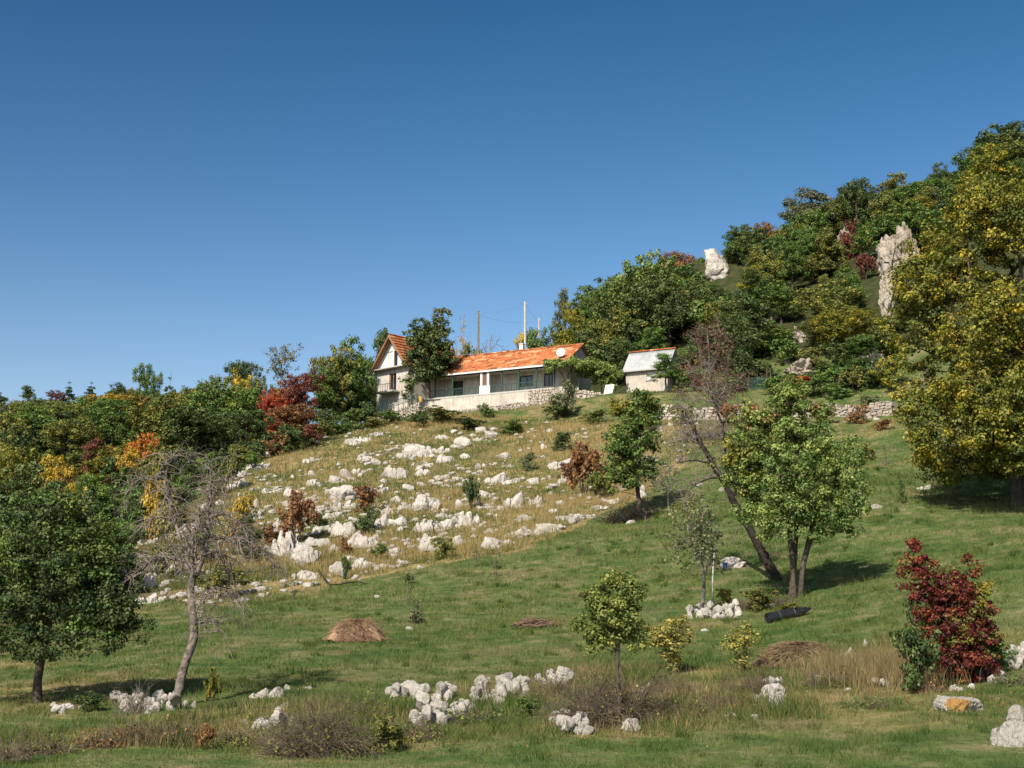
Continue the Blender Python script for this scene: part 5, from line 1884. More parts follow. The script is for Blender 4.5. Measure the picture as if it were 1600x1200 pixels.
# dark tree in front of the gabled house
root, b, p = solo("house_tree", [ell(2.0, 0, 7.8, 2.7, 2.4, 2.4), ell(1.4, 0, 9.4, 2.0, 1.9, 1.7), ell(3.0, 0, 6.3, 2.0, 1.8, 1.6), ell(3.3, 0, 10.3, 1.3, 1.2, 1.4), ell(0.2, 0, 6.4, 1.3, 1.2, 1.2), ell(0.0, 0, 4.2, 1.0, 0.9, 1.3), ell(1.8, 0, 5.2, 1.5, 1.3, 1.0), ell(-0.2, 0, 2.9, 0.7, 0.6, 0.8), ell(3.2, 0, 4.9, 0.8, 0.7, 0.8)],
                  330, 52, 0.22, (0.35, 0.75), 561, 640, 654, "tall dark green tree standing before the gabled house", leafmat='dark', barkmat='greybark', trunk_r=0.24, shell=0.5, clumpvar=0.35, flat=0.65,
                  trunk=[(0, 0, -0.3), (0.03, 0, 1.2), (0.0, 0, 2.6), (0.4, 0, 4.4), (1.2, 0, 6.2), (1.9, 0, 8.2)])
more_leaves(root, [ell(3.3, 0, 11.6, 1.0, 0.9, 0.9)], 16, 34, 0.20, (0.25, 0.5), 562, 'greygreen')


# ---- bare and dead trees drawn limb by limb
def limb_tree(name, u, vbase, limbs, label, mat, radii, twig_specs, seed, nm="dead_tree", cat="dead tree", depth_wob=0.5, leaves=None, d=None, twig_mat='twig', twig_r=0.022):
    """limbs: photo polylines in front view; depth is wandered. radii: (start, end) for each limb."""
    rng = np.random.default_rng(seed)
    b = ground(u, vbase) if d is None else gp(u, d, vbase)
    if d is not None:          # its foot is hidden: take the true height of the ground there
        vbase = float(proj(b)[1])
        limbs = [[(u, vbase)] + limbs[0][1:]] + limbs[1:]
    k = b[1] / F
    sk = Skel()
    alln = []
    for (pl, (r0, r1)) in zip(limbs, radii):
        pts = []
        y = None
        for i, (pu, pv) in enumerate(pl):
            pts.append(np.array([(pu - u) * k, 0.0, (vbase - pv) * k]))
        # fine resampling
        P = []
        for a, c in zip(pts[:-1], pts[1:]):
            n = max(1, int(np.linalg.norm(c - a) / 0.16))
            P += [a + (c - a) * i / n for i in range(n)]
        P.append(pts[-1])
        P = np.array(P)
        for _ in range(2):
            Q = P.copy()
            Q[1:-1] = (P[:-2] + 2 * P[1:-1] + P[2:]) / 4
            P = Q
        par = -1
        y0 = 0.0
        if alln:
            A = np.array([sk.p[i] for i in alln])
            par = alln[int(np.argmin(((A - P[0])[:, [0, 2]] ** 2).sum(1)))]
            y0 = sk.p[par][1]
        drift = rng.normal(0, depth_wob)
        t = np.linspace(0, 1, len(P))
        P[:, 1] = y0 + drift * t * (len(P) * 0.16) * 0.5 + 0.05 * np.sin(t * 9 + rng.uniform(0, 6))
        P += rng.normal(0, 0.012, P.shape)
        R = r0 + (r1 - r0) * t ** 0.8
        ids = sk.chain(P, R, par)
        if par < 0:
            sk.r[ids[0]] *= 1.5
            sk.p[ids[0]][2] -= 0.15
        alln += ids
    nb = len(sk.p)
    for (cnt, length, droop, r, lev, rmax, zmin) in twig_specs:
        st = [i for i in range(nb) if sk.r[i] < rmax and sk.p[i][2] > zmin]
        add_twigs(sk, rng, st, cnt, length, droop, r, lev)
    root = empty(nm, (b[0], b[1], b[2]))
    # thick limbs and fine twigs are told apart
    obj("trunk", sk.mesh(name, M[mat], 8, 0.0, twig_r), root)
    obj("twigs", sk.mesh(name + "_twigs", M[twig_mat], 4, 0.0, -1.0, twig_r), root)
    tag(root, label, cat)
    if leaves:
        n, size, m_, rad = leaves
        ids = rng.choice(np.arange(nb, len(sk.p)), n)
        C = np.array([sk.p[i] for i in ids])
        V, Fq, var = leaf_cloud(C, np.full(len(C), rad), 9, size, rng)
        obj("crown", mesh_np("crown", V, Fq, LEAF[m_], False, {"var": var}), root)
    return root, sk, b


limb_tree("twisted_dead_tree", 275, 1104, [
    [(275, 1106), (277, 1065), (289, 1022), (295, 988), (286, 962), (281, 930), (284, 902)],
    [(284, 902), (270, 868), (256, 840), (243, 815), (233, 790), (227, 760), (224, 735), (229, 710), (245, 701), (260, 716)],
    [(288, 905), (298, 870), (298, 840), (293, 800), (293, 770), (291, 740), (288, 724), (281, 712)],
    [(282, 898), (265, 878), (240, 872), (222, 876), (202, 894), (185, 911), (165, 919), (145, 936), (134, 962)],
    [(297, 872), (306, 860), (325, 866), (340, 886), (337, 910)],
    [(297, 850), (325, 838), (358, 846), (388, 862), (402, 888)],
    [(290, 985), (302, 972), (320, 968), (338, 1000), (345, 1018)],
    [(283, 888), (280, 850), (284, 820), (290, 800)],
    [(228, 775), (210, 752), (190, 745), (172, 756), (160, 780)],
    [(240, 812), (222, 806), (200, 815), (186, 838)],
    [(292, 780), (312, 758), (330, 742), (345, 748)],
    [(294, 810), (320, 800), (345, 815), (362, 840)],
    [(293, 960), (312, 930), (340, 925), (362, 940), (378, 962)]],
    "twisted leafless dead tree with drooping grey twigs on the left", 'deadwood',
    [(0.125, 0.095), (0.070, 0.013), (0.078, 0.016), (0.048, 0.010), (0.05, 0.012), (0.04, 0.01), (0.04, 0.01), (0.045, 0.015), (0.026, 0.007), (0.024, 0.007), (0.024, 0.007), (0.026, 0.007), (0.024, 0.007)],
    [(400, 0.85, 0.45, 0.017, 2, 0.06, 2.0), (330, 0.65, 0.6, 0.014, 2, 0.05, 1.2), (120, 0.55, 0.25, 0.012, 2, 0.10, 1.6)], 601, leaves=(30, 0.05, 'olive', 0.12))
limb_tree("leaning_dead_tree", 1216, 906, [
    [(1216, 908), (1196, 870), (1177, 830), (1157, 792), (1141, 758), (1121, 722), (1105, 690), (1094, 668)],
    [(1141, 758), (1142, 722), (1136, 690), (1133, 660)],
    [(1120, 722), (1090, 716), (1060, 722), (1042, 736)],
    [(1105, 692), (1080, 680), (1055, 690)],
    [(1150, 780), (1165, 750), (1172, 730)],
    [(1165, 805), (1158, 820), (1150, 850)],
    [(1098, 676), (1092, 650), (1080, 640)],
    [(1133, 745), (1110, 748), (1085, 760), (1068, 790)],
    [(1133, 665), (1122, 640), (1110, 615), (1104, 590)], [(1094, 668), (1080, 640), (1072, 615)], [(1120, 640), (1135, 615), (1142, 590)], [(1105, 690), (1070, 660), (1045, 655)], [(1142, 722), (1158, 700), (1166, 680)]],
    "dead tree with a thick dark trunk leaning left over the stone heap", 'darkwood',
    [(0.24, 0.10), (0.10, 0.04), (0.05, 0.012), (0.05, 0.012), (0.05, 0.015), (0.03, 0.01), (0.05, 0.012), (0.05, 0.012), (0.045, 0.012), (0.04, 0.012), (0.035, 0.01), (0.04, 0.01), (0.04, 0.01)],
    [(360, 1.35, 0.12, 0.017, 2, 0.10, 3.6)], 602, leaves=(50, 0.10, 'olive', 0.3))
limb_tree("red_bare_tree", 1118, 652, [
    [(1118, 654), (1118, 640), (1114, 620), (1110, 600), (1108, 570), (1106, 540), (1104, 515)],
    [(1114, 622), (1098, 600), (1084, 585), (1076, 560)],
    [(1112, 610), (1128, 590), (1138, 570), (1142, 548)],
    [(1110, 590), (1096, 565), (1090, 535), (1092, 512)],
    [(1109, 585), (1122, 555), (1126, 525), (1122, 508)],
    [(1116, 632), (1090, 622), (1070, 625), (1058, 640)],
    [(1116, 630), (1136, 620), (1150, 610), (1154, 590)]],
    "sparse wine red tree with many bare grey twigs right of the shed", 'greybark',
    [(0.20, 0.03), (0.07, 0.02), (0.07, 0.02), (0.06, 0.02), (0.06, 0.02), (0.06, 0.02), (0.05, 0.02)],
    [(300, 1.5, 0.05, 0.022, 2, 0.14, 1.2)], 603, nm="red_leaved_tree", cat="tree", leaves=(480, 0.14, 'russetwine', 0.42))
limb_tree("thin_grey_tree", 1096, 958, [
    [(1096, 960), (1098, 935), (1099, 905), (1094, 880), (1088, 860), (1080, 840)],
    [(1098, 905), (1108, 880), (1112, 850), (1106, 820)],
    [(1092, 872), (1070, 850), (1055, 835)],
    [(1086, 856), (1090, 830), (1096, 800)]],
    "thin pale grey tree with sparse leaves beside the white stake", 'greybark', [(0.10, 0.03), (0.04, 0.015), (0.03, 0.01), (0.035, 0.01)],
    [(70, 0.9, 0.0, 0.012, 2, 0.05, 1.8)], 604, nm="thin_tree", cat="tree", leaves=(230, 0.11, 'greygreen', 0.28))
limb_tree("bare_tree_behind_roof", 772, 600, [
    [(772, 602), (771, 560), (768, 545), (764, 525), (768, 508)], [(771, 556), (758, 542), (752, 530)], [(771, 552), (785, 538), (798, 536), (804, 546)], [(766, 535), (776, 520), (781, 510)]],
    "leafless tree behind the long roof left of the chimney", 'greybark', [(0.16, 0.03), (0.06, 0.02), (0.07, 0.02), (0.05, 0.015)],
    [(90, 1.2, 0.05, 0.02, 2, 0.10, 3.0)], 605, d=172, nm="bare_tree", cat="tree")
limb_tree("sparse_ridge_tree", 437, 640, [
    [(437, 645), (436, 600), (438, 580), (436, 562), (440, 545)], [(437, 585), (425, 565), (418, 548)], [(437, 578), (450, 560), (458, 540)], [(436, 565), (430, 548), (428, 536)]],
    "half-bare tree rising from the wine red trees on the left skyline", 'greybark', [(0.16, 0.03), (0.06, 0.02), (0.06, 0.02), (0.05, 0.015)],
    [(110, 1.3, 0.0, 0.02, 2, 0.10, 4.0)], 606, d=150, nm="half_bare_tree", cat="tree", leaves=(150, 0.2, 'greygreen', 0.4))


# ------------------------------------------------------------------ the woods
def wood(lst, group):
    for (u, vt, w, d, kind, mat, lab) in lst:
        nm = {'cone': "conifer", 'shrub': "leafy_shrub", 'tall': "slender_tree"}.get(kind, "broadleaf_tree")
        plant(pick(kind), u, vt, w, d=d, mat=mat, name=nm, label=lab, cat="shrub" if kind == 'shrub' else "tree", group=group)


LW, RW, HW = "trees of the left hillside wood", "trees of the wooded crag", "trees around the houses"
wood([
    (38, 722, 130, 98, 'round', 'dark', "large dark green tree above the orchard tree at the left edge"),
    (112, 800, 95, 84, 'round', 'green', "green tree right behind the orchard tree"), (170, 812, 70, 82, 'round', 'green', "rounded green tree between orchard tree and dead tree"),
    (85, 712, 56, 112, 'round', 'gold', "golden tree right of the large dark tree"), (12, 704, 60, 118, 'round', 'yellowgreen', "yellow-green tree at the far left edge"),
    (112, 752, 40, 95, 'shrub', 'gold', "small bright golden tree in front of dark green ones"), (150, 742, 90, 106, 'round', 'green', "mid green tree beside the small golden one"),
    (182, 690, 84, 140, 'round', 'yellowgreen', "yellowing tree left of the orange-topped tree"), (110, 655, 92, 165, 'round', 'olive', "wide olive tree in the middle of the left wood"),
    (58, 648, 80, 175, 'round', 'green', "green tree left of the wide olive tree"), (14, 660, 62, 165, 'round', 'dark', "dark tree at the left edge below the skyline"),
    (148, 684, 46, 150, 'tall', 'wine', "dark wine red tree in the middle of the left wood"), (112, 730, 36, 112, 'shrub', 'wine', "small wine red tree beside the golden tree"),
    (222, 676, 44, 128, 'round', 'orange', "orange-topped tree above the dead tree"), (205, 698, 56, 124, 'round', 'gold', "golden tree just left under the orange one"), (246, 742, 44, 100, 'shrub', 'gold', "small golden tree behind the dead tree's crown"),
    (242, 690, 40, 120, 'shrub', 'yellowgreen', "yellowish shrub right of the orange tree"), (262, 780, 36, 96, 'shrub', 'yellowbush', "yellow shrub seen through the dead tree"),
    (272, 618, 118, 150, 'round', 'olive', "broad olive green tree at the right of the left wood"), (352, 592, 112, 142, 'round', 'green', "big green tree with visible stem at the wood's right edge"), (308, 638, 112, 132, 'round', 'dark', "dark spreading tree at the wood's lower right edge"),
    (385, 640, 70, 128, 'round', 'dark', "dark green tree touching the wine red trees"), (334, 586, 46, 155, 'tall', 'greygreen', "grey-green slender tree on the left skyline"), (380, 563, 52, 172, 'round', 'dark', "dark crown on the skyline left of the half-bare tree"),
    (378, 582, 56, 152, 'round', 'gold', "golden-topped tree under the dark skyline crown"), (408, 588, 50, 146, 'round', 'olive', "olive tree left of the wine red trees"),
    (460, 578, 78, 139, 'round', 'wine', "large wine red tree left of the houses"), (428, 606, 50, 136, 'round', 'red', "redder tree at the left of the wine red tree"), (456, 632, 78, 131, 'round', 'russet', "dark russet bush below the wine red tree"),
    (226, 569, 46, 205, 'round', 'green', "tall crowned tree breaking the left skyline"), (265, 594, 32, 235, 'cone', 'pine', "pointed conifer right of the tall skyline tree"),
    (300, 606, 44, 190, 'round', 'russet', "russet tree on the left skyline"), (180, 598, 34, 240, 'tall', 'pine', "dark slim tree left of the tall skyline tree"), (141, 600, 26, 265, 'cone', 'pine', "dark conifer on the skyline nearest the left middle"),
    (107, 600, 24, 270, 'cone', 'pine', "dark conifer second on the far left skyline"), (42, 602, 26, 275, 'tall', 'dark', "dark slim tree on the far left skyline"), (85, 610, 34, 260, 'round', 'wine', "purplish tree on the far left skyline"),
    (145, 620, 34, 225, 'round', 'gold', "golden tree just under the left skyline"), (-6, 612, 30, 270, 'tall', 'dark', "dark tree cut by the left picture edge on the skyline"),
    (524, 540, 70, 150, 'round', 'olive', "yellowish green rounded tree left of the gabled house"), (546, 527, 78, 153, 'round', 'green', "rounded green tree touching the gabled house on the left"),
    (505, 575, 50, 147, 'tall', 'green', "green tree between the wine red tree and rounded tree"), (596, 515, 54, 178, 'round', 'dark', "dark tree behind the gabled house"), (565, 560, 50, 165, 'round', 'dark', "dark tree squeezed left of the gable"),
], LW)
wood([
    (722, 495, 34, 175, 'sparse', 'gold', "thin golden tree behind the roof left of the grey pole"), (738, 538, 62, 172, 'round', 'olive', "low olive tree behind the roof at the grey pole"), (700, 545, 44, 176, 'round', 'green', "green tree behind the two roofs' junction"),
    (812, 520, 44, 178, 'round', 'gold', "golden tree behind the chimney and tall pole"), (838, 512, 50, 184, 'tall', 'fresh', "pale green tree around the short far pole"), (866, 505, 64, 188, 'round', 'dark', "dark tree behind the satellite dish"),
    (880, 450, 30, 198, 'tall', 'greygreen', "slender grey tree rising above the roof's right part"), (905, 470, 50, 194, 'round', 'yellowgreen', "yellow-green tree right of the slender grey tree"), (868, 535, 40, 170, 'round', 'olive', "small olive tree just over the roof ridge"),
    (925, 447, 56, 192, 'round', 'green', "green tree on the skyline above the grapevine"), (940, 500, 80, 172, 'round', 'dark', "dark tree behind the roof's right end"), (962, 432, 50, 200, 'tall', 'dark', "dark skyline tree left of the great pale-lit crown"),
    (1000, 398, 118, 178, 'round', 'fresh', "great round pale-lit crown above the shed"), (1022, 512, 60, 166, 'round', 'green', "rounded green tree right behind the shed"), (975, 530, 56, 163, 'round', 'dark', "dark tree behind the shed's left"),
    (1062, 545, 50, 158, 'round', 'fresh', "fresh green tree right behind the shed roof"), (1040, 552, 44, 142, 'tall', 'green', "leafy green tree covering the shed's right side"), (1057, 395, 56, 205, 'round', 'russet', "russet tree on the skyline right of the great crown"),
], HW)
wood([
    (1080, 434, 56, 195, 'round', 'olive', "olive tree left below the white skyline rock"), (1152, 376, 40, 206, 'round', 'green', "green tree just right of the white skyline rock"), (1162, 347, 60, 206, 'round', 'dark', "dark skyline tree right of the white rock"),
    (1192, 348, 44, 208, 'round', 'russet', "russet skyline tree in the middle of the crag"), (1215, 358, 40, 204, 'sparse', 'orange', "orange skyline tree right of the russet one"), (1262, 294, 70, 210, 'tall', 'greygreen', "grey-green twin-tipped tree on the crag skyline"),
    (1338, 281, 58, 210, 'round', 'dark', "dark green tree on the crag skyline left of the olive crown"), (1402, 270, 84, 210, 'round', 'olive', "broad olive crown on the crag skyline"), (1400, 300, 80, 204, 'round', 'green', "green tree under the broad olive crown"),
    (1468, 256, 52, 216, 'round', 'dark', "dark tree on the skyline left of the highest tree"), (1560, 191, 110, 215, 'round', 'dark', "highest dark tree at the top right of the crag"), (1600, 215, 90, 205, 'round', 'olive', "yellowish tree at the top right edge"),
    (1186, 424, 84, 178, 'round', 'dark', "large dark tree below the white skyline rock"), (1205, 390, 70, 190, 'round', 'olive', "olive tree below the russet skyline tree"), (1240, 350, 60, 196, 'round', 'green', "green tree below the twin-tipped tree"),
    (1290, 355, 74, 188, 'round', 'olive', "olive tree in the upper middle of the crag"), (1360, 345, 60, 190, 'round', 'green', "green tree left above the cliff"), (1330, 340, 36, 196, 'shrub', 'wine', "wine red bush high on the crag"),
    (1352, 395, 34, 178, 'shrub', 'wine', "dark wine bush left beside the cliff"), (1160, 470, 100, 165, 'round', 'dark', "wide dark tree above the smooth rock face"), (1220, 440, 70, 170, 'round', 'green', "green tree in the middle of the crag"),
    (1298, 432, 92, 160, 'round', 'olive', "wide olive tree left of the cliff foot"), (1320, 480, 96, 146, 'round', 'yellowgreen', "yellowing tree below the cliff"), (1290, 500, 80, 148, 'round', 'olive', "olive tree above the right garden wall"),
    (1195, 500, 80, 152, 'round', 'green', "green tree above the wooden ladder"), (1345, 528, 60, 138, 'round', 'green', "green tree next to the yellow tree's left side"), (1100, 475, 70, 172, 'round', 'green', "green tree behind the sparse wine red tree"),
    (1075, 470, 50, 175, 'tall', 'wine', "wine red tree behind the shed's upper right"), (1130, 520, 60, 158, 'round', 'dark', "dark tree right behind the sparse wine red tree"), (1385, 330, 20, 186, 'shrub', 'red', "small red shrub on top of the cliff"),
    (1290, 572, 90, 137, 'shrub', 'green', "wide green shrub on the right garden terrace"), (1340, 575, 80, 134, 'shrub', 'dark', "dark green shrub on the right garden terrace"), (1310, 600, 44, 131, 'shrub', 'fresh', "low fresh green shrub behind the right garden wall"),
    (1360, 618, 34, 124, 'shrub', 'greygreen', "grey-green shrub hanging over the right garden wall"), (1255, 585, 50, 136, 'shrub', 'red', "red-leaved shrub behind the fresh green tree's top"),
], RW)

# the rest of the two woods
SIL_U = [-200, 0, 150, 200, 250, 300, 380, 437, 480, 535, 580, 620, 700, 850, 900, 950, 1000, 1050, 1110, 1160, 1220, 1265, 1340, 1400, 1470, 1520, 1600, 1800]
SIL_V = [622, 622, 618, 604, 612, 604, 585, 590, 592, 545, 555, 575, 565, 535, 500, 450, 415, 402, 400, 362, 360, 315, 300, 288, 272, 225, 200, 130]
CLEAR = [(62, 112, 712, 752), (200, 246, 676, 716), (94, 132, 752, 785), (355, 400, 582, 606), (120, 172, 684, 720), (1100, 1142, 388, 440), (1372, 1450, 340, 432), (1368, 1412, 400, 505), (1232, 1266, 490, 540), (1236, 1268, 440, 478), (1305, 1336, 350, 388), (1192, 1216, 475, 500), (1150, 1200, 562, 620), (1225, 1282, 565, 592)]
random.seed(77)
FILLW = []


def try_fill(u, d, hmin, hmax, kinds, mats, group, names):
    b = gp(u, d, 620)
    for (x, y, r) in PLANTED:
        if (x - b[0]) ** 2 + (y - b[1]) ** 2 < (0.40 * r + 0.9) ** 2:
            return False
    h = random.uniform(hmin, hmax)
    uu, vt = proj(np.array([b[0], b[1], b[2] + h]))
    uu, vb = proj(b)
    sil = np.interp(uu, SIL_U, SIL_V)
    if vt < sil:
        h2 = at(uu, sil + random.uniform(2, 14), b[1])[2] - b[2]
        if h2 < 3.0:
            return False
        h = min(h, h2)
        uu, vt = proj(np.array([b[0], b[1], b[2] + h]))
    kind = random.choices(*zip(*kinds))[0]
    mat = random.choices(*zip(*mats))[0]
    if kind == 'cone':
        mat = 'pine'
    pr = pick(kind)
    wm = h * {'round': 0.85, 'tall': 0.5, 'cone': 0.45, 'sparse': 0.55, 'shrub': 1.0}[kind] * random.uniform(0.85, 1.2)
    wpx = wm * F / b[1]
    for (a0, a1, c0, c1) in CLEAR:
        if d < ground((a0 + a1) / 2, c1 - 4)[1] + 4 and uu + wpx / 2 > a0 and uu - wpx / 2 < a1 and vt < c1 and vb > c0:
            return False
    if group == RW and uu - wpx / 2 < 1062 and vb > 520 and d < 165:
        return False
    o = plant(pr, u, vt, wpx, d=d, mat=mat, name={'cone': "conifer", 'tall': "slender_tree", 'shrub': "leafy_shrub"}.get(kind, "broadleaf_tree"), group=group)
    colour = {'green': "green", 'dark': "dark green", 'olive': "olive", 'yellowgreen': "yellow-green", 'gold': "golden", 'wine': "wine red", 'russet': "russet", 'greygreen': "grey-green", 'pine': "dark needled", 'fresh': "light green", 'orange': "orange", 'red': "red"}[mat]
    size = "tall" if h > 8 else "mid-sized" if h > 6 else "low"
    place = min(names, key=lambda n: (n[0] - uu) ** 2 + (n[1] - (vt + vb) / 2) ** 2)[2]
    PENDING.append((o, uu, "%s %s tree %s" % (size, colour, place)))
    return True


LN = [(20, 640, "on the far left slope"), (100, 640, "on the far slope under the left skyline"), (60, 700, "in the left wood's left part"), (160, 640, "below the far conifers"), (160, 710, "in the middle of the left wood"), (60, 800, "near the large dark tree"),
      (180, 790, "near the orchard tree's right"), (260, 660, "around the broad green tree"), (340, 660, "around the big green stemmed tree"), (400, 620, "under the left skyline crowns"), (480, 640, "beside the wine red trees"), (250, 610, "near the pointed conifer")]
mL = [('green', 24), ('dark', 13), ('olive', 28), ('yellowgreen', 15), ('gold', 4), ('wine', 3), ('russet', 3), ('greygreen', 7)]
n = 0
for t in range(2500):
    if n >= 105:
        break
    d = random.uniform(100, 300)
    u = random.uniform(-20, 470)
    if u > 215 + 1.15 * (d - 100) or u > 430 and d < 165:
        continue
    n += try_fill(u, d, 6.0, 10.5, [('round', 7), ('tall', 3), ('cone', 1.2)], mL, LW, LN)
RN = [(1090, 470, "left of the large dark crag tree"), (1160, 400, "near the white skyline rock"), (1230, 380, "under the orange skyline tree"), (1180, 480, "around the wide dark tree"), (1240, 500, "around the fissured rock face"), (1310, 330, "high in the middle of the crag"),
      (1300, 430, "around the wide olive tree"), (1330, 520, "below the cliff foot"), (1400, 320, "above the cliff"), (1450, 300, "right above the cliff"), (1540, 260, "near the highest dark tree"), (1480, 420, "half behind the yellow tree"), (990, 470, "near the great pale-lit crown"), (900, 510, "behind the long roof")]
LN_RN = LN + RN + [(1300, 600, "on the right garden terrace"), (1200, 590, "near the wooden ladder"), (1090, 605, "beside the sparse wine red tree"), (530, 675, "under the rounded green tree"), (215, 840, "left of the dead tree"), (330, 750, "at the foot of the wood's right edge"), (450, 700, "under the wine red trees"), (965, 590, "left of the shed")]
mR = [('green', 32), ('dark', 20), ('olive', 26), ('yellowgreen', 8), ('wine', 1), ('russet', 1), ('greygreen', 5), ('fresh', 4)]
n = 0
for t in range(8000):
    if n >= 175:
        break
    d = random.uniform(140, 235)
    u = random.uniform(900, 1500) if random.random() < 0.93 else random.uniform(1500, 1600)
    if u > 1460 and d < 185:
        continue
    if d < 165 and u < 1130 or d < 185 and u < 930:
        continue
    n += try_fill(u, d, 6.0, 10.5, [('round', 6), ('tall', 5), ('cone', 0.5), ('shrub', 1.5)], mR, RW, RN)

# undergrowth along the edges of the woods
UG = "undergrowth shrubs at the wood edges"
for k, (u, v, w, h, m_) in enumerate([(300, 765, 40, 40, 'dark'), (325, 752, 44, 44, 'green'), (352, 742, 44, 40, 'dark'), (378, 730, 40, 36, 'olive'), (400, 722, 38, 34, 'dark'), (428, 712, 46, 40, 'russet'), (455, 708, 50, 44, 'dark'), (480, 700, 40, 36, 'wine'),
                                  (280, 785, 46, 46, 'green'), (255, 805, 50, 50, 'olive'), (230, 830, 56, 60, 'dark'), (205, 850, 56, 56, 'green'), (180, 880, 60, 60, 'green'), (500, 690, 40, 36, 'olive'), (520, 680, 36, 34, 'dark'), (545, 674, 40, 36, 'green'), (568, 668, 36, 40, 'dark'),
                                  (160, 905, 56, 60, 'dark'), (335, 775, 36, 34, 'olive'), (270, 825, 44, 44, 'yellowgreen'), (215, 800, 60, 60, 'green'), (190, 780, 60, 70, 'dark'), (240, 770, 60, 60, 'olive'), (140, 860, 60, 60, 'green'),
                                  (1215, 618, 44, 34, 'green'), (1240, 622, 40, 36, 'olive'), (1270, 620, 44, 40, 'dark'), (1300, 615, 50, 44, 'green'), (1335, 612, 50, 40, 'olive'), (1365, 605, 50, 50, 'dark'), (1395, 610, 50, 60, 'yellowgreen'), (1200, 600, 40, 30, 'dark'),
                                  (1145, 612, 40, 36, 'green'), (1125, 618, 36, 30, 'olive'), (1090, 612, 40, 34, 'dark'), (1065, 606, 34, 34, 'green'), (1385, 560, 60, 50, 'olive'), (1350, 565, 50, 44, 'green'), (1310, 572, 50, 40, 'dark'), (1270, 575, 40, 36, 'olive'), (1230, 570, 44, 40, 'green'),
                                  (1140, 575, 40, 36, 'dark'), (1110, 575, 40, 40, 'olive'), (1190, 560, 50, 44, 'green'), (1400, 520, 50, 44, 'olive'), (965, 596, 40, 30, 'green')]):
    o = plant(PROTO['shrub'][k % 3], u, v - h, w, vbase=v, mat=m_, name="leafy_shrub", cat="shrub", group=UG)
    PENDING.append((o, u, "%s undergrowth shrub %s" % ({'dark': "dark green", 'yellowgreen': "yellow-green", 'wine': "wine red"}.get(m_, m_), min(LN_RN, key=lambda n: (n[0] - u) ** 2 + (n[1] - v) ** 2)[2])))

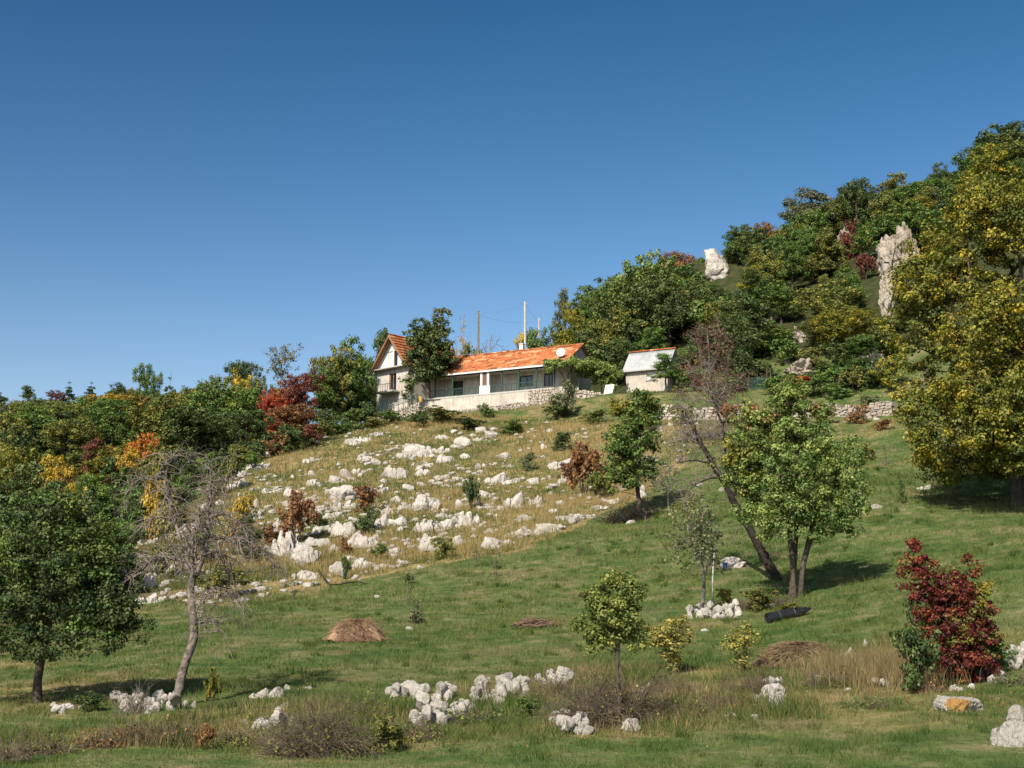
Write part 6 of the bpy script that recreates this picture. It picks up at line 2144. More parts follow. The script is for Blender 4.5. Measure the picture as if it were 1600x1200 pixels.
# shrubs of the rocky slope and below the terrace
SLOPE = "shrubs on the rocky slope"
for (u, vt, w, vb, kind, mat, lab) in [
    (462, 765, 56, 852, 'shrub', 'russet', "upright russet shrub standing on pale boulders"), (570, 757, 38, 800, 'shrub', 'russet', "russet upper part of the two-toned bush on the slope"), (573, 790, 36, 832, 'shrub', 'dark', "dark lower bush among the slanting boulders"),
    (736, 742, 26, 797, 'shrub', 'dark', "narrow dark bush right of the fissured outcrop"), (690, 838, 34, 874, 'shrub', 'olive', "dark rounded shrub beside a tall boulder"), (593, 848, 26, 874, 'shrub', 'green', "small green shrub below the big boulders"),
    (540, 835, 20, 866, 'shrub', 'russet', "small russet shrub between big boulders"), (877, 675, 34, 704, 'shrub', 'dark', "round dark green shrub in the dry grass below the terrace"), (825, 705, 24, 735, 'shrub', 'greygreen', "small grey-green shrub in the mid slope dry grass"),
    (912, 690, 62, 775, 'shrub', 'russet', "russet bush left of the olive tree"), (888, 722, 30, 752, 'shrub', 'wine', "small wine red bush left of the russet bush"), (935, 735, 40, 778, 'shrub', 'olive', "olive bush between the russet bush and olive tree"),
    (385, 800, 44, 880, 'tall', 'dark', "dark narrow bush right of the dead tree's crown"), (375, 770, 44, 850, 'shrub', 'gold', "thin golden shrub above the dark narrow bush"), (425, 820, 40, 850, 'shrub', 'russet', "low russet arching shrub left of the boulders"),
    (500, 800, 26, 830, 'shrub', 'dark', "dark shrub behind the russet upright shrub"), (540, 868, 14, 905, 'shrub', 'dark', "tiny dark shrub above the fallen branch"), (638, 895, 14, 912, 'shrub', 'dark', "tiny dark tuft on a stake in the upper meadow"),
    (650, 935, 26, 975, 'shrub', 'greygreen', "leafless grey stump shrub right of the straw heap"), (884, 592, 44, 652, 'shrub', 'greygreen', "tall weedy bush growing before the stone wall under the grapevine"), (870, 628, 40, 655, 'shrub', 'dark', "dark bush at the foot of the stone wall"),
    (760, 630, 26, 652, 'shrub', 'green', "green bush left of the stone steps"), (690, 636, 60, 660, 'shrub', 'olive', "wide olive bush below the terrace's left part"), (610, 640, 40, 664, 'shrub', 'green', "green bush below the path wall"),
    (655, 642, 36, 668, 'shrub', 'dark', "dark low bush right of the tall dark tree's trunk"), (585, 642, 34, 668, 'shrub', 'olive', "olive bush left below the path wall"), (800, 655, 40, 678, 'shrub', 'green', "low green bush below the stone steps"),
    (735, 652, 50, 672, 'shrub', 'dark', "flat dark bush below the terrace middle"), (930, 640, 40, 662, 'shrub', 'olive', "olive bush right of the weedy bush"), (965, 620, 30, 650, 'shrub', 'yellowgreen', "yellowing bush below the shed"),
    (1285, 628, 40, 662, 'shrub', 'olive', "olive bush standing before the wall left of the yellow tree"), (1340, 630, 34, 662, 'shrub', 'russet', "russet bush standing before the wall left of the yellow tree"), (1065, 632, 40, 664, 'shrub', 'olive', "olive bush before the long garden wall's left part"),
    (1140, 628, 44, 664, 'shrub', 'russet', "russet bush before the long garden wall's right part"), (1020, 630, 40, 668, 'shrub', 'green', "green bush at the long garden wall's left end"),
    (1380, 655, 30, 672, 'shrub', 'russet', "low russet bush below the right garden wall"), (1410, 748, 10, 788, 'tall', 'dark', "tiny dark sapling on the right-hand meadow"), (1355, 690, 26, 720, 'shrub', 'olive', "olive shrub at the fresh green tree's right shoulder"),
    (330, 1040, 24, 1110, 'shrub', 'yellowgreen', "thin yellow-green shrub right of the dead tree's foot"), (600, 1110, 60, 1175, 'shrub', 'olive', "olive shrub right of the big bramble heap"), (320, 1128, 30, 1172, 'shrub', 'russet', "brown shrub left of the big bramble heap"),
    (822, 1088, 34, 1120, 'shrub', 'green', "green shrub below the stone row's right end"), (140, 1078, 40, 1112, 'shrub', 'dark', "dark shrub in the orchard tree's shade"), (1230, 940, 40, 965, 'shrub', 'olive', "olive weeds at the three-stemmed tree's foot"),
    (1185, 920, 50, 955, 'shrub', 'olive', "straggly olive weeds on the stone heap"), (1135, 918, 30, 950, 'shrub', 'yellowgreen', "yellowish weeds left on the stone heap"), (510, 640, 30, 675, 'tall', 'greygreen', "thin grey-green sapling below the rounded green tree"),
    (360, 700, 26, 770, 'shrub', 'olive', "olive shrub at the wood's edge above pale rocks"), (1045, 730, 60, 800, 'sparse', 'greygreen', "sparse grey-green tree behind the leaning dead tree"), (1075, 760, 60, 830, 'sparse', 'olive', "sparse olive tree right above the thin grey tree"),
    (395, 705, 22, 735, 'shrub', 'green', "small green shrub at the upper wood edge"), (250, 850, 50, 905, 'shrub', 'olive', "olive shrub behind the dead tree's trunk"), (345, 880, 70, 935, 'shrub', 'olive', "spreading olive shrub right behind the dead tree"),
    (310, 820, 46, 880, 'shrub', 'green', "green shrub seen through the dead tree's right limbs"), (195, 850, 60, 930, 'shrub', 'green', "green shrub left behind the dead tree")]:
    plant(pick(kind), u, vt, w, vbase=vb, mat=mat, name="leafy_shrub" if kind != 'sparse' else "thin_tree", label=lab, cat="shrub" if kind != 'sparse' else "tree", group=SLOPE)

# ------------------------------------------------------------------ grapevine on its frame
gv = gp(888, 143.5, 600)
vine = empty("grapevine", tuple(gv))
tag(vine, "leafy grapevine spreading over the right end of the porch roof", "grapevine")
rg = np.random.default_rng(71)
C = []
for (u0, v0, u1, v1, n, sp, dd) in [(852, 566, 905, 570, 34, 5, 144.0), (900, 566, 950, 575, 44, 8, 144.6), (930, 572, 968, 584, 40, 8, 145.5), (900, 578, 945, 596, 24, 6, 145.0), (945, 588, 955, 602, 12, 5, 145.0), (855, 570, 862, 580, 8, 3, 143.6), (885, 566, 925, 572, 44, 6, 143.4), (905, 572, 960, 590, 40, 9, 144.4)]:
    for _ in range(n):
        t = rg.random()
        C.append(at(u0 + (u1 - u0) * t + rg.normal(0, 2), v0 + (v1 - v0) * t + rg.normal(0, sp * 0.5), dd + rg.normal(0, 0.6)))
C = np.array(C) - gv
V, Fq, var = leaf_cloud(C, rg.uniform(0.3, 0.62, len(C)), 60, 0.19, rg, 0.7)
obj("foliage", mesh_np("foliage", V, Fq, LEAF['fresh'], False, {"var": var}), vine)
sk = Skel()
sk.chain([np.array(at(u, v, d)) - gv for u, v, d in [(890, 640, 143.5), (889, 620, 143.6), (886, 600, 143.8), (888, 585, 144), (895, 573, 144.3), (920, 570, 144.6), (950, 577, 145)]], [0.10, 0.09, 0.08, 0.07, 0.06, 0.04, 0.03])
sk.p[0][2] = -0.3
sk.chain([np.array(at(u, v, d)) - gv for u, v, d in [(886, 600, 143.8), (878, 585, 143.8), (866, 570, 143.8)]], [0.06, 0.05, 0.03], 2)
add_twigs(sk, rg, list(range(len(sk.p))), 30, 1.0, 0.2, 0.02)
obj("stem", sk.mesh("stem", M['bark'], 7), vine)
pg = empty("pergola_frame", tuple(gp(930, 146.5, 600)))
tag(pg, "green metal frame carrying the grapevine right of the porch", "pergola")
for (u, d) in [(904, 144.2), (940, 145.2), (962, 146.0)]:
    b = gp(u, d, 600)
    t = at(u, 572, d)
    to_root(MB().tube([(b[0], b[1], b[2] - 0.3), (t[0], t[1], t[2])], 0.045, 8).build("post", M['green'], pg), pg)
to_root(MB().tube([tuple(at(860, 570, 144.0)), tuple(at(904, 571.5, 144.2)), tuple(at(940, 572, 145.2)), tuple(at(964, 572.5, 146.0))], 0.04, 8).build("top_rail", M['green'], pg), pg)

# ------------------------------------------------------------------ small things about the place
# white stake
b = ground(1114, 950)
t = at(1116, 856, b[1])
sk_ = empty("white_stake", tuple(b))
tag(sk_, "tall thin white stake standing in the stone heap", "stake")
MB().tube([(0, 0, -0.3), (0.02, 0, (t[2] - b[2]) * 0.5), (t[0] - b[0], 0, t[2] - b[2])], [0.036, 0.032, 0.026], 8).build("pole", M['polewood'], sk_, True)
MB().tube([(t[0] - b[0], 0, t[2] - b[2]), (t[0] - b[0], 0, t[2] - b[2] + 0.25)], [0.012, 0.006], 5).build("wire_tip", M['wire'], sk_)
# roll of black film
b0, b1 = ground(1200, 974), ground(1254, 962)
rl_ = empty("black_film_roll", tuple(b0))
tag(rl_, "black roll of plastic film lying on the meadow below the stone heap", "roll")
dv = np.array([b1[0] - b0[0], b1[1] - b0[1], b1[2] - b0[2]])
R_ = 0.2
pts = [tuple(dv * t + np.array([0, 0, R_ * 0.9])) for t in np.linspace(0, 1, 9)]
MB().tube(pts, [R_, R_ * 1.02, R_ * 0.98, R_ * 1.03, R_, R_ * 0.97, R_ * 1.0, R_ * 0.95, R_ * 0.8], 18, False).build("outer_wrap", M['blackplastic'], rl_, True)
dn = dv / np.linalg.norm(dv)
sp_ = []
side = np.array([-dn[1], dn[0], 0])
for i in range(60):
    t = i / 59
    r = R_ * (0.12 + 0.82 * t)
    a = t * 6 * math.pi
    sp_.append(tuple(dn * -0.01 + side * r * math.cos(a) + np.array([0, 0, R_ * 0.9 + r * math.sin(a)])))
MB().tube(sp_, 0.012, 5).build("rolled_end", M['blackplastic'], rl_)
MB().tube([tuple(dn * 0.015 + np.array([0, 0, R_ * 0.9])), tuple(dn * 0.03 + np.array([0, 0, R_ * 0.9]))], R_ * 0.93, 18).build("core", M['blackplastic'], rl_)
e = dv + np.array([0, 0, R_ * 0.9])
MB().hexa([tuple(e + side * s * R_ * 0.8 + np.array([0, 0, z])) for z in (-0.1,) for s in (-1, 1)] + [tuple(e + dn * 0.35 + side * s * 0.06 + np.array([0, 0, -0.02])) for s in (1, -1)] +
          [tuple(e + side * s * R_ * 0.7 + np.array([0, 0, 0.14])) for s in (-1, 1)] + [tuple(e + dn * 0.38 + side * s * 0.05 + np.array([0, 0, 0.05])) for s in (1, -1)]).build("loose_flap", M['blackplastic'], rl_)
for t in (0.28, 0.7):
    MB().tube([tuple(dv * t - dn * 0.01 + np.array([0, 0, R_ * 0.9])), tuple(dv * t + dn * 0.01 + np.array([0, 0, R_ * 0.9]))], R_ * 1.04, 18, False).build("tie_band", M['wire'], rl_, True)
# blue bucket by the flat boulder
b = ground(1133, 892)
bk = empty("blue_bucket", tuple(b))
tag(bk, "small blue bucket beside the flat-topped grey boulder", "bucket")
MB().tube([(0, 0, -0.02), (0, 0, 0.25), (0, 0, 0.38), (0, 0, 0.40)], [0.10, 0.12, 0.135, 0.14], 14, True).build("pail", M['blue'], bk, True)
MB().tube([(-0.18, 0, 0.38), (-0.1, -0.06, 0.5), (0.1, -0.06, 0.5), (0.18, 0, 0.38)], 0.01, 5).build("handle", M['wire'], bk)


def heap(name, u, vb, w, h, mat, label, seed, n_blades, cat):
    """A mound with loose stalks lying down its sides."""
    b = ground(u, vb - 5)
    k = b[1] / F
    rx, hh = w * k / 2, h * k * 0.82
    rng = np.random.default_rng(seed)
    nr, na = 14, 40
    V, Fc = [], []
    for i in range(nr + 1):
        t = i / nr
        for j in range(na):
            a = 2 * math.pi * j / na
            rr = t * (1 + 0.12 * math.sin(3 * a + seed) + 0.06 * math.sin(7 * a))
            z = hh * (1 - t ** 2.1) * (1.0 + 0.16 * math.sin(2 * a + seed) * t * (1 - t) * 4 + 0.07 * math.sin(5 * a + 3 * t)) * (0.95 + 0.05 * min(1, t * 3))
            V.append((rx * rr * math.cos(a), rx * 0.85 * rr * math.sin(a), z))
    V = np.array(V)
    V[:, 2] += vnoise(V * 2.6, seed) * 0.30 * hh + vnoise(V * 5.5, seed) * 0.14 * hh + vnoise(V * 13, seed + 1) * 0.06 * hh
    V[:, 2] = np.where(V[:, 2] > 0.78 * hh, 0.78 * hh + (V[:, 2] - 0.78 * hh) * 0.3, V[:, 2])
    gz_ = hz(V[:, 0] + b[0], V[:, 1] + b[1]) - b[2]
    V[:, 2] += gz_ - 0.03
    for i in range(nr):
        for j in range(na):
            j2 = (j + 1) % na
            Fc.append((i * na + j, i * na + j2, (i + 1) * na + j2, (i + 1) * na + j))
    root = empty(name, tuple(b))
    obj("mound", mesh_np("mound", V, np.array(Fc), M[mat], True), root)
    # stalks
    t = rng.random(n_blades) * 0.95
    a = rng.random(n_blades) * 2 * np.pi
    P0 = np.stack([rx * t * np.cos(a), rx * 0.85 * t * np.sin(a), hh * np.minimum(0.86, 1 - t ** 2.1)], 1)
    t2 = np.minimum(t + rng.uniform(0.08, 0.25, n_blades), 1.08)
    a2 = a + rng.normal(0, 0.25, n_blades)
    P1 = np.stack([rx * t2 * np.cos(a2), rx * 0.85 * t2 * np.sin(a2), hh * (1 - np.minimum(t2, 1) ** 2.1)], 1)
    for P in (P0, P1):
        P[:, 2] += hz(P[:, 0] + b[0], P[:, 1] + b[1]) - b[2] + 0.02 + rng.random(n_blades) * 0.05 * hh
    sw_ = rng.normal(0, 0.16, (n_blades, 3)) * rx
    P1 = P1 + sw_ * np.array([1, 1, 0.12])
    Vt, Ft = tubes_from_edges(P0, P1, np.full(n_blades, 0.012), np.full(n_blades, 0.005), 3)
    tag(obj("loose_stalks", mesh_np("loose_stalks", Vt, Ft, M[mat]), root), kind="stuff")
    tag(root, label, cat)


heap("straw_heap", 556, 1006, 84, 38, 'straw', "low domed brown straw heap on the green meadow", 3, 3200, "straw heap")
heap("hay_heap", 1244, 1042, 116, 38, 'oldhay', "matted old hay heap at the edge of the front scrub", 4, 4200, "hay heap")


def brush(name, u, vb, w, h, n, mat, label, seed, arch=0.5, cat="brush pile", r=0.008, leaves=None, up=0.6):
    """A tangle of thin stems springing from the ground and arching over."""
    b = ground(u, vb - 4)
    k = b[1] / F
    rx, hh = w * k / 2, h * k
    rng = np.random.default_rng(seed)
    A, B, ra, rb = [], [], [], []
    tips = []
    hubs = [(rng.random() * 6.283, rng.random() ** 0.5, rng.uniform(0.45, 1.1)) for _ in range(9)]
    for i in range(n):
        a = rng.random() * 6.283
        q = rng.random() ** 0.5
        if i % 3:                        # stems spring from a few crowns of their own
            c_ = hubs[i % len(hubs)]
            a, q = c_[0] + rng.normal(0, 0.25), min(1.0, abs(c_[1] + rng.normal(0, 0.12)))
        p = np.array([rx * 0.8 * q * math.cos(a), rx * 0.5 * q * math.sin(a), 0.0])
        p[2] = hz1(p[0] + b[0], p[1] + b[1]) - b[2] - 0.03
        d = np.array([rng.normal(0, 0.6), rng.normal(0, 0.5), up + rng.random() * 0.6])
        d /= np.linalg.norm(d)
        L = hh * rng.uniform(0.5, 1.15) * (hubs[i % len(hubs)][2] if i % 3 else 0.6) * (1.7 if rng.random() < 0.05 else 1.0)
        rr = r * rng.uniform(0.6, 1.4)
        m = 5
        for j in range(m):
            d = d + rng.normal(0, 0.22, 3) + np.array([0, 0, -arch * 0.35 * (j + 1) / m * 2])
            d /= np.linalg.norm(d)
            q2 = p + d * L / m
            A.append(p)
            B.append(q2)
            ra.append(rr * (1 - j / m * 0.7))
            rb.append(rr * (1 - (j + 1) / m * 0.7))
            if j > 1 and rng.random() < 0.8:
                s = d + rng.normal(0, 0.7, 3)
                s /= np.linalg.norm(s)
                A.append(q2)
                B.append(q2 + s * L * 0.25)
                ra.append(rr * 0.4)
                rb.append(rr * 0.2)
            p = q2
            tips.append(p)
    V, Fq = tubes_from_edges(A, B, ra, rb, 3)
    root = empty(name, tuple(b))
    o = obj("stems", mesh_np("stems", V, Fq, M[mat]), root)
    tag(o, kind="stuff")
    if leaves:
        nl, sz, lm = leaves
        C = np.array(tips)[rng.integers(0, len(tips), nl)]
        V, Fq, var = leaf_cloud(C, np.full(nl, 0.12), 5, sz, rng)
        tag(obj("foliage", mesh_np("foliage", V, Fq, LEAF[lm], False, {"var": var}), root), kind="stuff")
    tag(root, label, cat)
    return root


brush("bramble_heap", 482, 1182, 170, 100, 1100, 'brush', "big grey-brown bramble heap at the bottom left of centre", 11, 0.6, "bramble", 0.009, (420, 0.05, 'olive'))
brush("bramble_heap", 235, 1165, 130, 52, 520, 'brush', "low dark bramble heap below the dead tree", 12, 0.7, "bramble", 0.009, (140, 0.05, 'russet'))
brush("bramble_heap", 8, 1195, 80, 55, 170, 'brush', "bare twiggy bush cut by the bottom left corner", 13, 0.4, "bramble", 0.011)
brush("thicket", 948, 1134, 140, 108, 1100, 'brush', "dense brown thicket around the young tree's stem", 14, 0.55, "thicket", 0.010, (160, 0.05, 'olive'))
brush("dry_shrub", 1170, 1085, 110, 52, 380, 'brush', "dry brown stalks under the thin yellow bush", 15, 0.25, "dry shrub", 0.007)
brush("dry_shrub", 1040, 1090, 90, 48, 300, 'brush', "dry brown stalks under the pale yellow bush", 16, 0.25, "dry shrub", 0.007)
brush("dry_shrub", 1190, 955, 100, 30, 380, 'brush', "tangled dry stems on the stone heap by the dark stems", 17, 0.5, "dry shrub", 0.010)
brush("bare_bush", 200, 1120, 60, 75, 40, 'deadwood', "few bare pale shoots left of the dead tree's foot", 18, 0.05, "bush", 0.010, None, 1.3)
brush("dry_bush", 985, 818, 90, 40, 500, 'darkwood', "dark dry bush in the shade under the olive tree", 19, 0.4, "bush", 0.018)
brush("bare_bush", 1120, 690, 100, 50, 320, 'deadwood', "tangle of bare grey branches before the long garden wall", 20, 0.5, "bush", 0.022)
for k, (u, v, w, h, n_, m_, lv, lab) in enumerate([
    (70, 1182, 90, 34, 240, 'brush', (90, 0.05, 'olive'), "low scrub left of the dark bramble heap at the bottom"), (155, 1172, 70, 40, 200, 'brush', (120, 0.05, 'russet'), "reddish brown scrub between the corner bush and bramble heap"),
    (385, 1168, 80, 40, 240, 'brush', (160, 0.05, 'olive'), "olive scrub left against the big bramble heap"), (655, 1160, 90, 44, 240, 'brush', (200, 0.05, 'olive'), "scrub below the big front stone pile"),
    (745, 1135, 90, 40, 220, 'brush', (220, 0.05, 'green'), "green scrub below the middle of the stone row"), (1075, 1125, 90, 46, 260, 'brush', (90, 0.05, 'olive'), "dry scrub right of the thicket"),
    (1130, 1112, 80, 40, 220, 'brush', (80, 0.05, 'russet'), "russet scrub below the pale yellow bush"), (1300, 1078, 90, 40, 240, 'brush', (120, 0.05, 'olive'), "scrub below the old hay heap's right end"),
    (1345, 1110, 80, 30, 200, 'brush', (120, 0.05, 'green'), "low green scrub before the tall grass clump"), (860, 1092, 70, 44, 220, 'brush', (120, 0.05, 'olive'), "scrub left beside the thicket"),
    (560, 1130, 70, 50, 220, 'brush', (200, 0.05, 'yellowgreen'), "yellowish scrub right above the big bramble heap"), (1585, 1075, 70, 30, 160, 'brush', (120, 0.05, 'green'), "green scrub below the pile at the right edge"),
    (1450, 1085, 70, 26, 160, 'brush', (60, 0.05, 'russet'), "dry scrub at the crimson shrub's foot")]):
    brush("scrub_clump", u, v, w, h, n_, m_, lab, 200 + k, 0.5, "scrub", 0.008, lv)
# heap of cut branches lying on the meadow, and a fallen bough
b = ground(838, 980)
bp = empty("branch_pile", tuple(b))
tag(bp, "flat pile of cut reddish branches on the meadow", "branch pile")
rg = np.random.default_rng(88)
k = b[1] / F
for i in range(46):
    c = np.array([rg.normal(0, 14 * k), rg.normal(0, 0.35), 0.05 + abs(rg.normal(0, 0.13))])
    a = rg.normal(0.12, 0.28)
    L = rg.uniform(18, 38) * k
    dvec = np.array([math.cos(a) * L, math.sin(a) * L, rg.normal(0, 0.08)])
    p0, p1 = c - dvec / 2, c + dvec / 2
    for p in (p0, p1):
        p[2] += hz1(b[0] + p[0], b[1] + p[1]) - b[2]
    mid = (p0 + p1) / 2 + np.array([0, 0, rg.uniform(0, 0.12)])
    MB().tube([tuple(p0), tuple(mid), tuple(p1)], [0.028, 0.022, 0.010], 6).build("branch", M['brick'] if i % 3 else M['brush'], bp)
fb = ground(460, 905)
kk = fb[1] / F
fbo = empty("fallen_bough", tuple(fb))
tag(fbo, "thin dark bough arching low over the edge of the meadow", "bough")
pts = []
for (u, v) in [(498, 905), (503, 911), (515, 919), (530, 919), (545, 916), (560, 915), (575, 914)]:
    g = ground(u, v)
    pts.append((g[0] - fb[0], g[1] - fb[1], g[2] - fb[2] + (0.5 if u < 500 else 0.4 if u < 510 else 0.2 if u < 570 else 0.05)))
MB().tube(pts, [0.03, 0.035, 0.04, 0.04, 0.035, 0.03, 0.02], 8).build("stem", M['darkwood'], fbo, True)
# staked saplings
for (u, vb, vt, lab) in [(772, 902, 868, "staked sapling on the upper meadow, right of the pair"), (741, 886, 862, "staked sapling at the rocky slope's foot"), (455, 948, 912, "wooden stake with a sapling right of the dead tree"),
                         (636, 945, 898, "staked sapling above the straw heap"), (1008, 830, 800, "staked sapling below the olive tree"), (1382, 728, 702, "pale stake on the right-hand meadow"), (900, 868, 850, "short stake in the upper meadow")]:
    b = ground(u, vb)
    h = (vb - vt) * b[1] / F
    s = empty("staked_sapling", tuple(b))
    tag(s, lab, "sapling", "staked saplings on the meadow")
    MB().tube([(0, 0, -0.2), (0.02, 0, h * 0.8)], [0.03, 0.025], 7).build("stake", M['brush'], s)
    sk = Skel()
    ids = sk.chain([(0.12, 0, -0.05), (0.13, 0, h * 0.5), (0.1, 0, h)], [0.022, 0.016, 0.008])
    add_twigs(sk, np.random.default_rng(u), ids[1:], 9, h * 0.35, 0.0, 0.008, 1)
    obj("stem", sk.mesh("stem", M['bark'], 5), s)
    C = np.array([sk.p[i] for i in range(3, len(sk.p), 3)])
    V, Fq, var = leaf_cloud(C, np.full(len(C), 0.12), 8, 0.07, np.random.default_rng(u + 1))
    obj("foliage", mesh_np("foliage", V, Fq, LEAF['greygreen'], False, {"var": var}), s)
# wooden ladder frame and green netting above the garden wall
b = ground(1203, 612)
ld = empty("wooden_ladder", tuple(b))
tag(ld, "narrow wooden ladder standing among the trees above the garden", "ladder")
k = b[1] / F
h = 52 * k
for sx_ in (-1, 1):
    MB().tube([(sx_ * 0.28, 0, -0.2), (sx_ * 0.16, 0.5, h * 0.75)], 0.035, 6).build("rail", M['brush'], ld)
for i in range(1, 6):
    t = i / 6
    x = 0.28 - 0.12 * t
    MB().tube([(-x, 0.5 * t, 0.75 * h * t), (x, 0.5 * t, 0.75 * h * t)], 0.022, 6).build("rung", M['brush'], ld)
nt0, nt1 = ground(1156, 610), ground(1196, 608)
nf = empty("netting_fence", tuple(nt0))
tag(nf, "short fence of bluish green netting left of the wooden ladder", "fence")
dv = nt1 - nt0
for t in (0, 0.35, 0.7, 1.0):
    q = dv * t
    MB().tube([(q[0], q[1], q[2] - 0.2), (q[0], q[1], q[2] + 1.5)], 0.026, 6).build("post", M['brush'], nf)
nm_ = MB()
for i in range(61):
    q = dv * i / 60
    nm_.tube([(q[0], q[1], q[2]), (q[0], q[1], q[2] + 1.25)], 0.011, 3, False)
for j in range(18):
    z = 0.02 + 1.22 * j / 17
    nm_.tube([(0, 0, z), (dv[0], dv[1], dv[2] + z)], 0.011, 3, False)
tag(nm_.build("netting", M['green'], nf), kind="stuff")

# ------------------------------------------------------------------ grass
def blades(name, pts, h, w, lean, mat, seed, label, cat, attrs_xy=True, two=False):
    rng = np.random.default_rng(seed)
    n = len(pts)
    a = rng.random(n) * 2 * np.pi
    sd = np.stack([np.cos(a), np.sin(a), np.zeros(n)], 1)
    la = rng.random(n) * 2 * np.pi
    ln = np.stack([np.cos(la), np.sin(la), np.zeros(n)], 1) * (h * lean * rng.random(n))[:, None]
    up = np.array([0, 0, 1.0])
    if two:
        v0 = pts - sd * (w * 0.5)[:, None]
        v1 = pts + sd * (w * 0.5)[:, None]
        m = pts + up * (h * 0.55)[:, None] + ln * 0.35
        v2 = m + sd * (w * 0.4)[:, None]
        v3 = m - sd * (w * 0.4)[:, None]
        v4 = pts + up * (h * 0.95)[:, None] + ln
        V = np.stack([v0, v1, v2, v3, v4], 1).reshape(-1, 3)
        b = np.arange(n)[:, None] * 5
        Ft = np.concatenate([b + np.array([[0, 1, 2]]), b + np.array([[0, 2, 3]]), b + np.array([[3, 2, 4]])])
        per = 5
    else:
        v0 = pts - sd * (w * 0.5)[:, None]
        v1 = pts + sd * (w * 0.5)[:, None]
        v2 = pts + up * h[:, None] + ln
        V = np.stack([v0, v1, v2], 1).reshape(-1, 3)
        Ft = np.arange(3 * n).reshape(n, 3)
        per = 3
    var = np.clip(rng.normal(0.45, 0.22, n), 0, 1)
    d, wd, br = masks(pts[:, 0], pts[:, 1])
    A = {"var": np.repeat(var, per), "dry": np.repeat(d, per), "wood": np.repeat(wd, per), "bare": np.repeat(br, per)}
    o = obj(name, mesh_np(name, V, Ft, mat, False, A))
    tag(o, label, cat, None, "stuff")
    return o


def scatter(n, y0, y1, seed, power=2.0, margin=0.08):
    """Points over the hillside in the wedge ahead, thinning with distance."""
    rng = np.random.default_rng(seed)
    t = rng.random(n)
    e = 2 - power
    y = (y0 ** e + t * (y1 ** e - y0 ** e)) ** (1 / e) if abs(e) > 1e-3 else y0 * (y1 / y0) ** t
    x = (rng.random(n) * 2 - 1) * (0.3636 + margin) * (y + 1.5)
    return x, y, rng


x, y, rng = scatter(420000, 22, 92, 1, 1.55)
cx_, cy_, _r = scatter(26000, 22, 92, 101, 1.55)
tuft = rng.random(len(x)) < 0.55                      # over half of the blades stand in tufts
pk_ = rng.integers(0, len(cx_), len(x))
tr_ = 0.05 + 0.0022 * cy_[pk_]
x = np.where(tuft, cx_[pk_] + rng.normal(0, 1, len(x)) * tr_, x)
y = np.where(tuft, cy_[pk_] + rng.normal(0, 1, len(y)) * tr_ * 1.3, y)
th_ = rng.random(len(cx_)) ** 2.5
tall = np.where(tuft, 0.6 + 1.2 * th_[pk_], 0.75)
d_, w_, b_ = masks(x, y)
keep = (w_ < 0.5) & (rng.random(len(x)) > 0.25 * b_ + 0.35 * (d_ > 0.9))
x, y, d_, tall = x[keep], y[keep], d_[keep], tall[keep]
z = hz(x, y)
pat = fbm2(x, y, 3.0, 91, 3) * 0.6 + fbm2(x, y, 0.7, 92, 2) * 0.8
hgt = (0.05 + 0.05 * rng.random(len(x))) * (1 + 0.9 * np.clip(pat * 1.6, -0.7, 1.3)) * (1 + (y - 22) / 55) * tall
blades("meadow_grass", np.stack([x, y, z - 0.01], 1), hgt, 0.010 * (1 + (y - 22) / 22), 0.9, M['grass'], 2, "short green meadow grass over the foreground and the middle slope", "grass")
# rank tufts and weeds standing above the sward
cx_, cy_, rng = scatter(2600, 22, 95, 301, 1.3)
sel = fbm2(cx_, cy_, 5.0, 302, 3) > -0.1
cx_, cy_ = cx_[sel], cy_[sel]
pk_ = rng.integers(0, len(cx_), 90000)
sg_ = 0.06 + 0.16 * rng.random(len(cx_))
x = cx_[pk_] + rng.normal(0, 1, len(pk_)) * sg_[pk_]
y = cy_[pk_] + rng.normal(0, 1, len(pk_)) * sg_[pk_] * 1.4
d_, w_, b_ = masks(x, y)
ok_ = w_ < 0.5
x, y, pk_ = x[ok_], y[ok_], pk_[ok_]
hh_ = (0.08 + 0.16 * rng.random(len(cx_)) ** 2)[pk_] * rng.uniform(0.5, 1.2, len(x)) * (1 + (y - 22) / 130)
blades("meadow_tufts", np.stack([x, y, hz(x, y) - 0.01], 1), hh_, 0.013 * (1 + (y - 22) / 30), 1.0, M['weed'], 303, "darker rank tufts standing in the meadow grass", "grass tufts")
# tall dry stalks: front scrub and the rocky slope
x, y, rng = scatter(230000, 24, 60, 3, 1.0)
inside = in_poly(x + fbm2(x, y, 1.5, 41, 3) * 0.7, y + fbm2(x, y, 1.5, 43, 3) * 1.0, SCRUB)
den = fbm2(x, y, 2.2, 95, 3)
keep = inside & (den + fbm2(x, y, 0.6, 96, 2) * 0.5 + rng.normal(0, 0.18, len(x)) > 0.22)
x, y = x[keep], y[keep]
blades("dry_grass", np.stack([x, y, hz(x, y) - 0.02], 1), rng.uniform(0.14, 0.42, len(x)) * (1 + 0.5 * np.clip(fbm2(x, y, 3, 97, 2), -0.5, 1)), np.full(len(x), 0.011), 0.8, M['drygrass'], 4, "tall dry straw-coloured grass in the front scrub", "dry grass", two=True)
x, y, rng = scatter(200000, 24, 60, 13, 1.0)
inside = in_poly(x + fbm2(x, y, 1.5, 41, 3) * 1.0, y + fbm2(x, y, 1.5, 43, 3) * 1.4, SCRUB)
keep = inside & (fbm2(x, y, 1.8, 195, 3) + fbm2(x, y, 0.5, 196, 2) * 0.5 + rng.normal(0, 0.15, len(x)) > 0.10)
x, y = x[keep], y[keep]
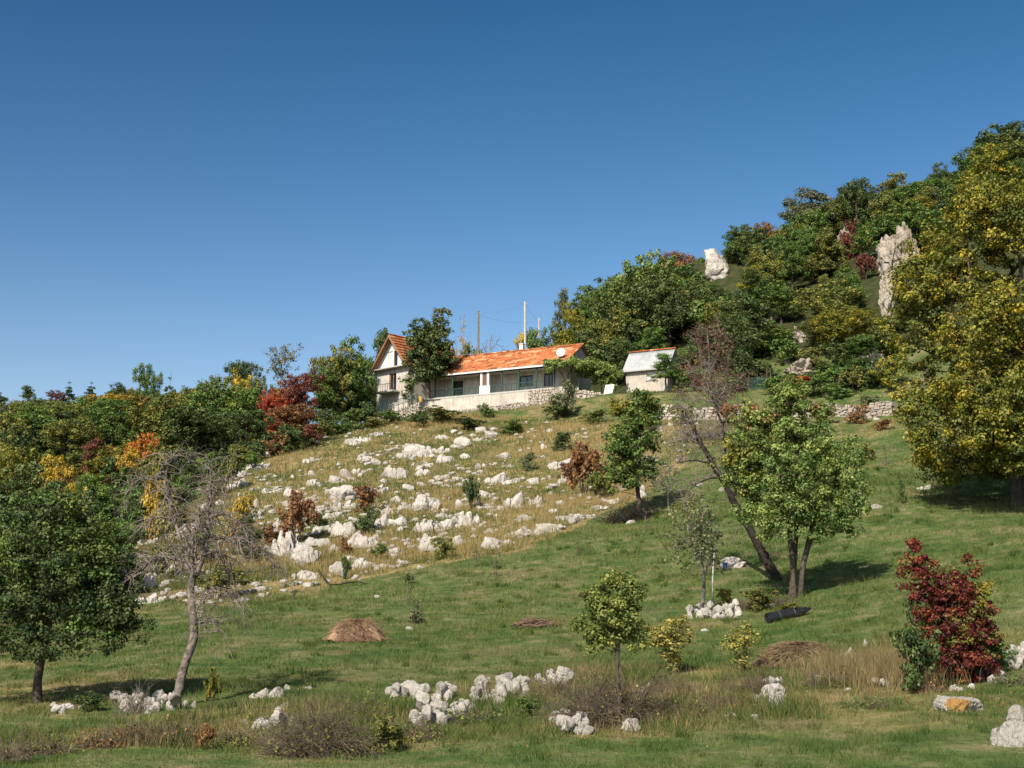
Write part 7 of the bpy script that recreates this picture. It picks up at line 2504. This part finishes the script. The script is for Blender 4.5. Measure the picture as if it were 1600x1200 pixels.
blades("scrub_weeds", np.stack([x, y, hz(x, y) - 0.02], 1), rng.uniform(0.12, 0.45, len(x)) * (1 + 0.6 * np.clip(fbm2(x, y, 1.2, 197, 2), -0.5, 1)), np.full(len(x), 0.022), 1.0, M['weed'], 14, "green weeds growing through the dry grass of the front scrub", "weeds")
# thick clump of tall pale grass left of the crimson shrub
g0 = ground(1370, 1060)
n = 9000
rng = np.random.default_rng(9)
x = g0[0] + rng.normal(0, 0.75, n)
y = g0[1] + rng.normal(0, 1.1, n)
blades("tall_grass_clump", np.stack([x, y, hz(x, y) - 0.02], 1), rng.uniform(0.35, 0.9, n), np.full(n, 0.012), 0.7, M['drygrass'], 10, "thick clump of tall pale grass left of the crimson shrub", "tall grass", two=True)
x, y, rng = scatter(300000, 78, 152, 5, 1.0, 0.02)
inside = in_poly(x, y, ROCKY)
pat = fbm2(x, y, 9.0, 11 + 5, 3)
big_ = fbm2(x, y, 5.0, 99, 3)
keep = inside & (big_ + rng.normal(0, 0.14, len(x)) > 0.0)
x1, y1 = x[keep], y[keep]
blades("slope_dry_grass", np.stack([x1, y1, hz(x1, y1) - 0.03], 1), rng.uniform(0.25, 0.7, len(x1)), np.full(len(x1), 0.030), 0.7, M['slopegrass'], 6, "pale dry grass between the rocks of the slope", "dry grass")
keep = inside & (big_ + rng.normal(0, 0.22, len(x)) <= 0.04)
x1, y1 = x[keep], y[keep]
blades("slope_green_weeds", np.stack([x1, y1, hz(x1, y1) - 0.03], 1), rng.uniform(0.15, 0.5, len(x1)), np.full(len(x1), 0.045), 0.9, M['weed'], 7, "green grass and weeds between the rocks of the slope", "weeds")
# upper meadow on the right and the strip under the walls
x, y, rng = scatter(140000, 84, 150, 8, 1.2, 0.02)
d_, w_, b_ = masks(x, y)
keep = (~in_poly(x, y, ROCKY)) & (w_ < 0.6)
x, y = x[keep], y[keep]
blades("upper_meadow_grass", np.stack([x, y, hz(x, y) - 0.02], 1), rng.uniform(0.10, 0.30, len(x)), np.full(len(x), 0.04), 0.9, M['grass'], 9, "green grass of the upper meadow below the garden walls", "grass")
# fallen leaves under the trees and over the meadow
rng = np.random.default_rng(44)
fx_, fy_ = [], []
for (u, v, su, sv, n) in [(60, 1090, 90, 30, 500), (1240, 940, 90, 30, 500), (1490, 1090, 80, 25, 500), (970, 1135, 60, 20, 200), (1500, 800, 90, 30, 500), (800, 1000, 500, 60, 300)]:
    g = ground(u, v)
    k = g[1] / F
    fx_.append(g[0] + rng.normal(0, su * k, n))
    fy_.append(g[1] + rng.normal(0, sv * k * 5, n))
fx_, fy_ = np.concatenate(fx_), np.concatenate(fy_)
ok_ = (fy_ > 22) & (fy_ < 110)
fx_, fy_ = fx_[ok_], fy_[ok_]
V, Fq, var = leaf_cloud(np.stack([fx_, fy_, hz(fx_, fy_) + 0.05], 1), np.full(len(fx_), 0.03), 1, 0.05, rng)
tag(obj("fallen_leaves", mesh_np("fallen_leaves", V, Fq, LEAF['russet'], False, {"var": var})), "fallen tan leaves lying in the grass", "leaves", None, "stuff")
finish_labels()
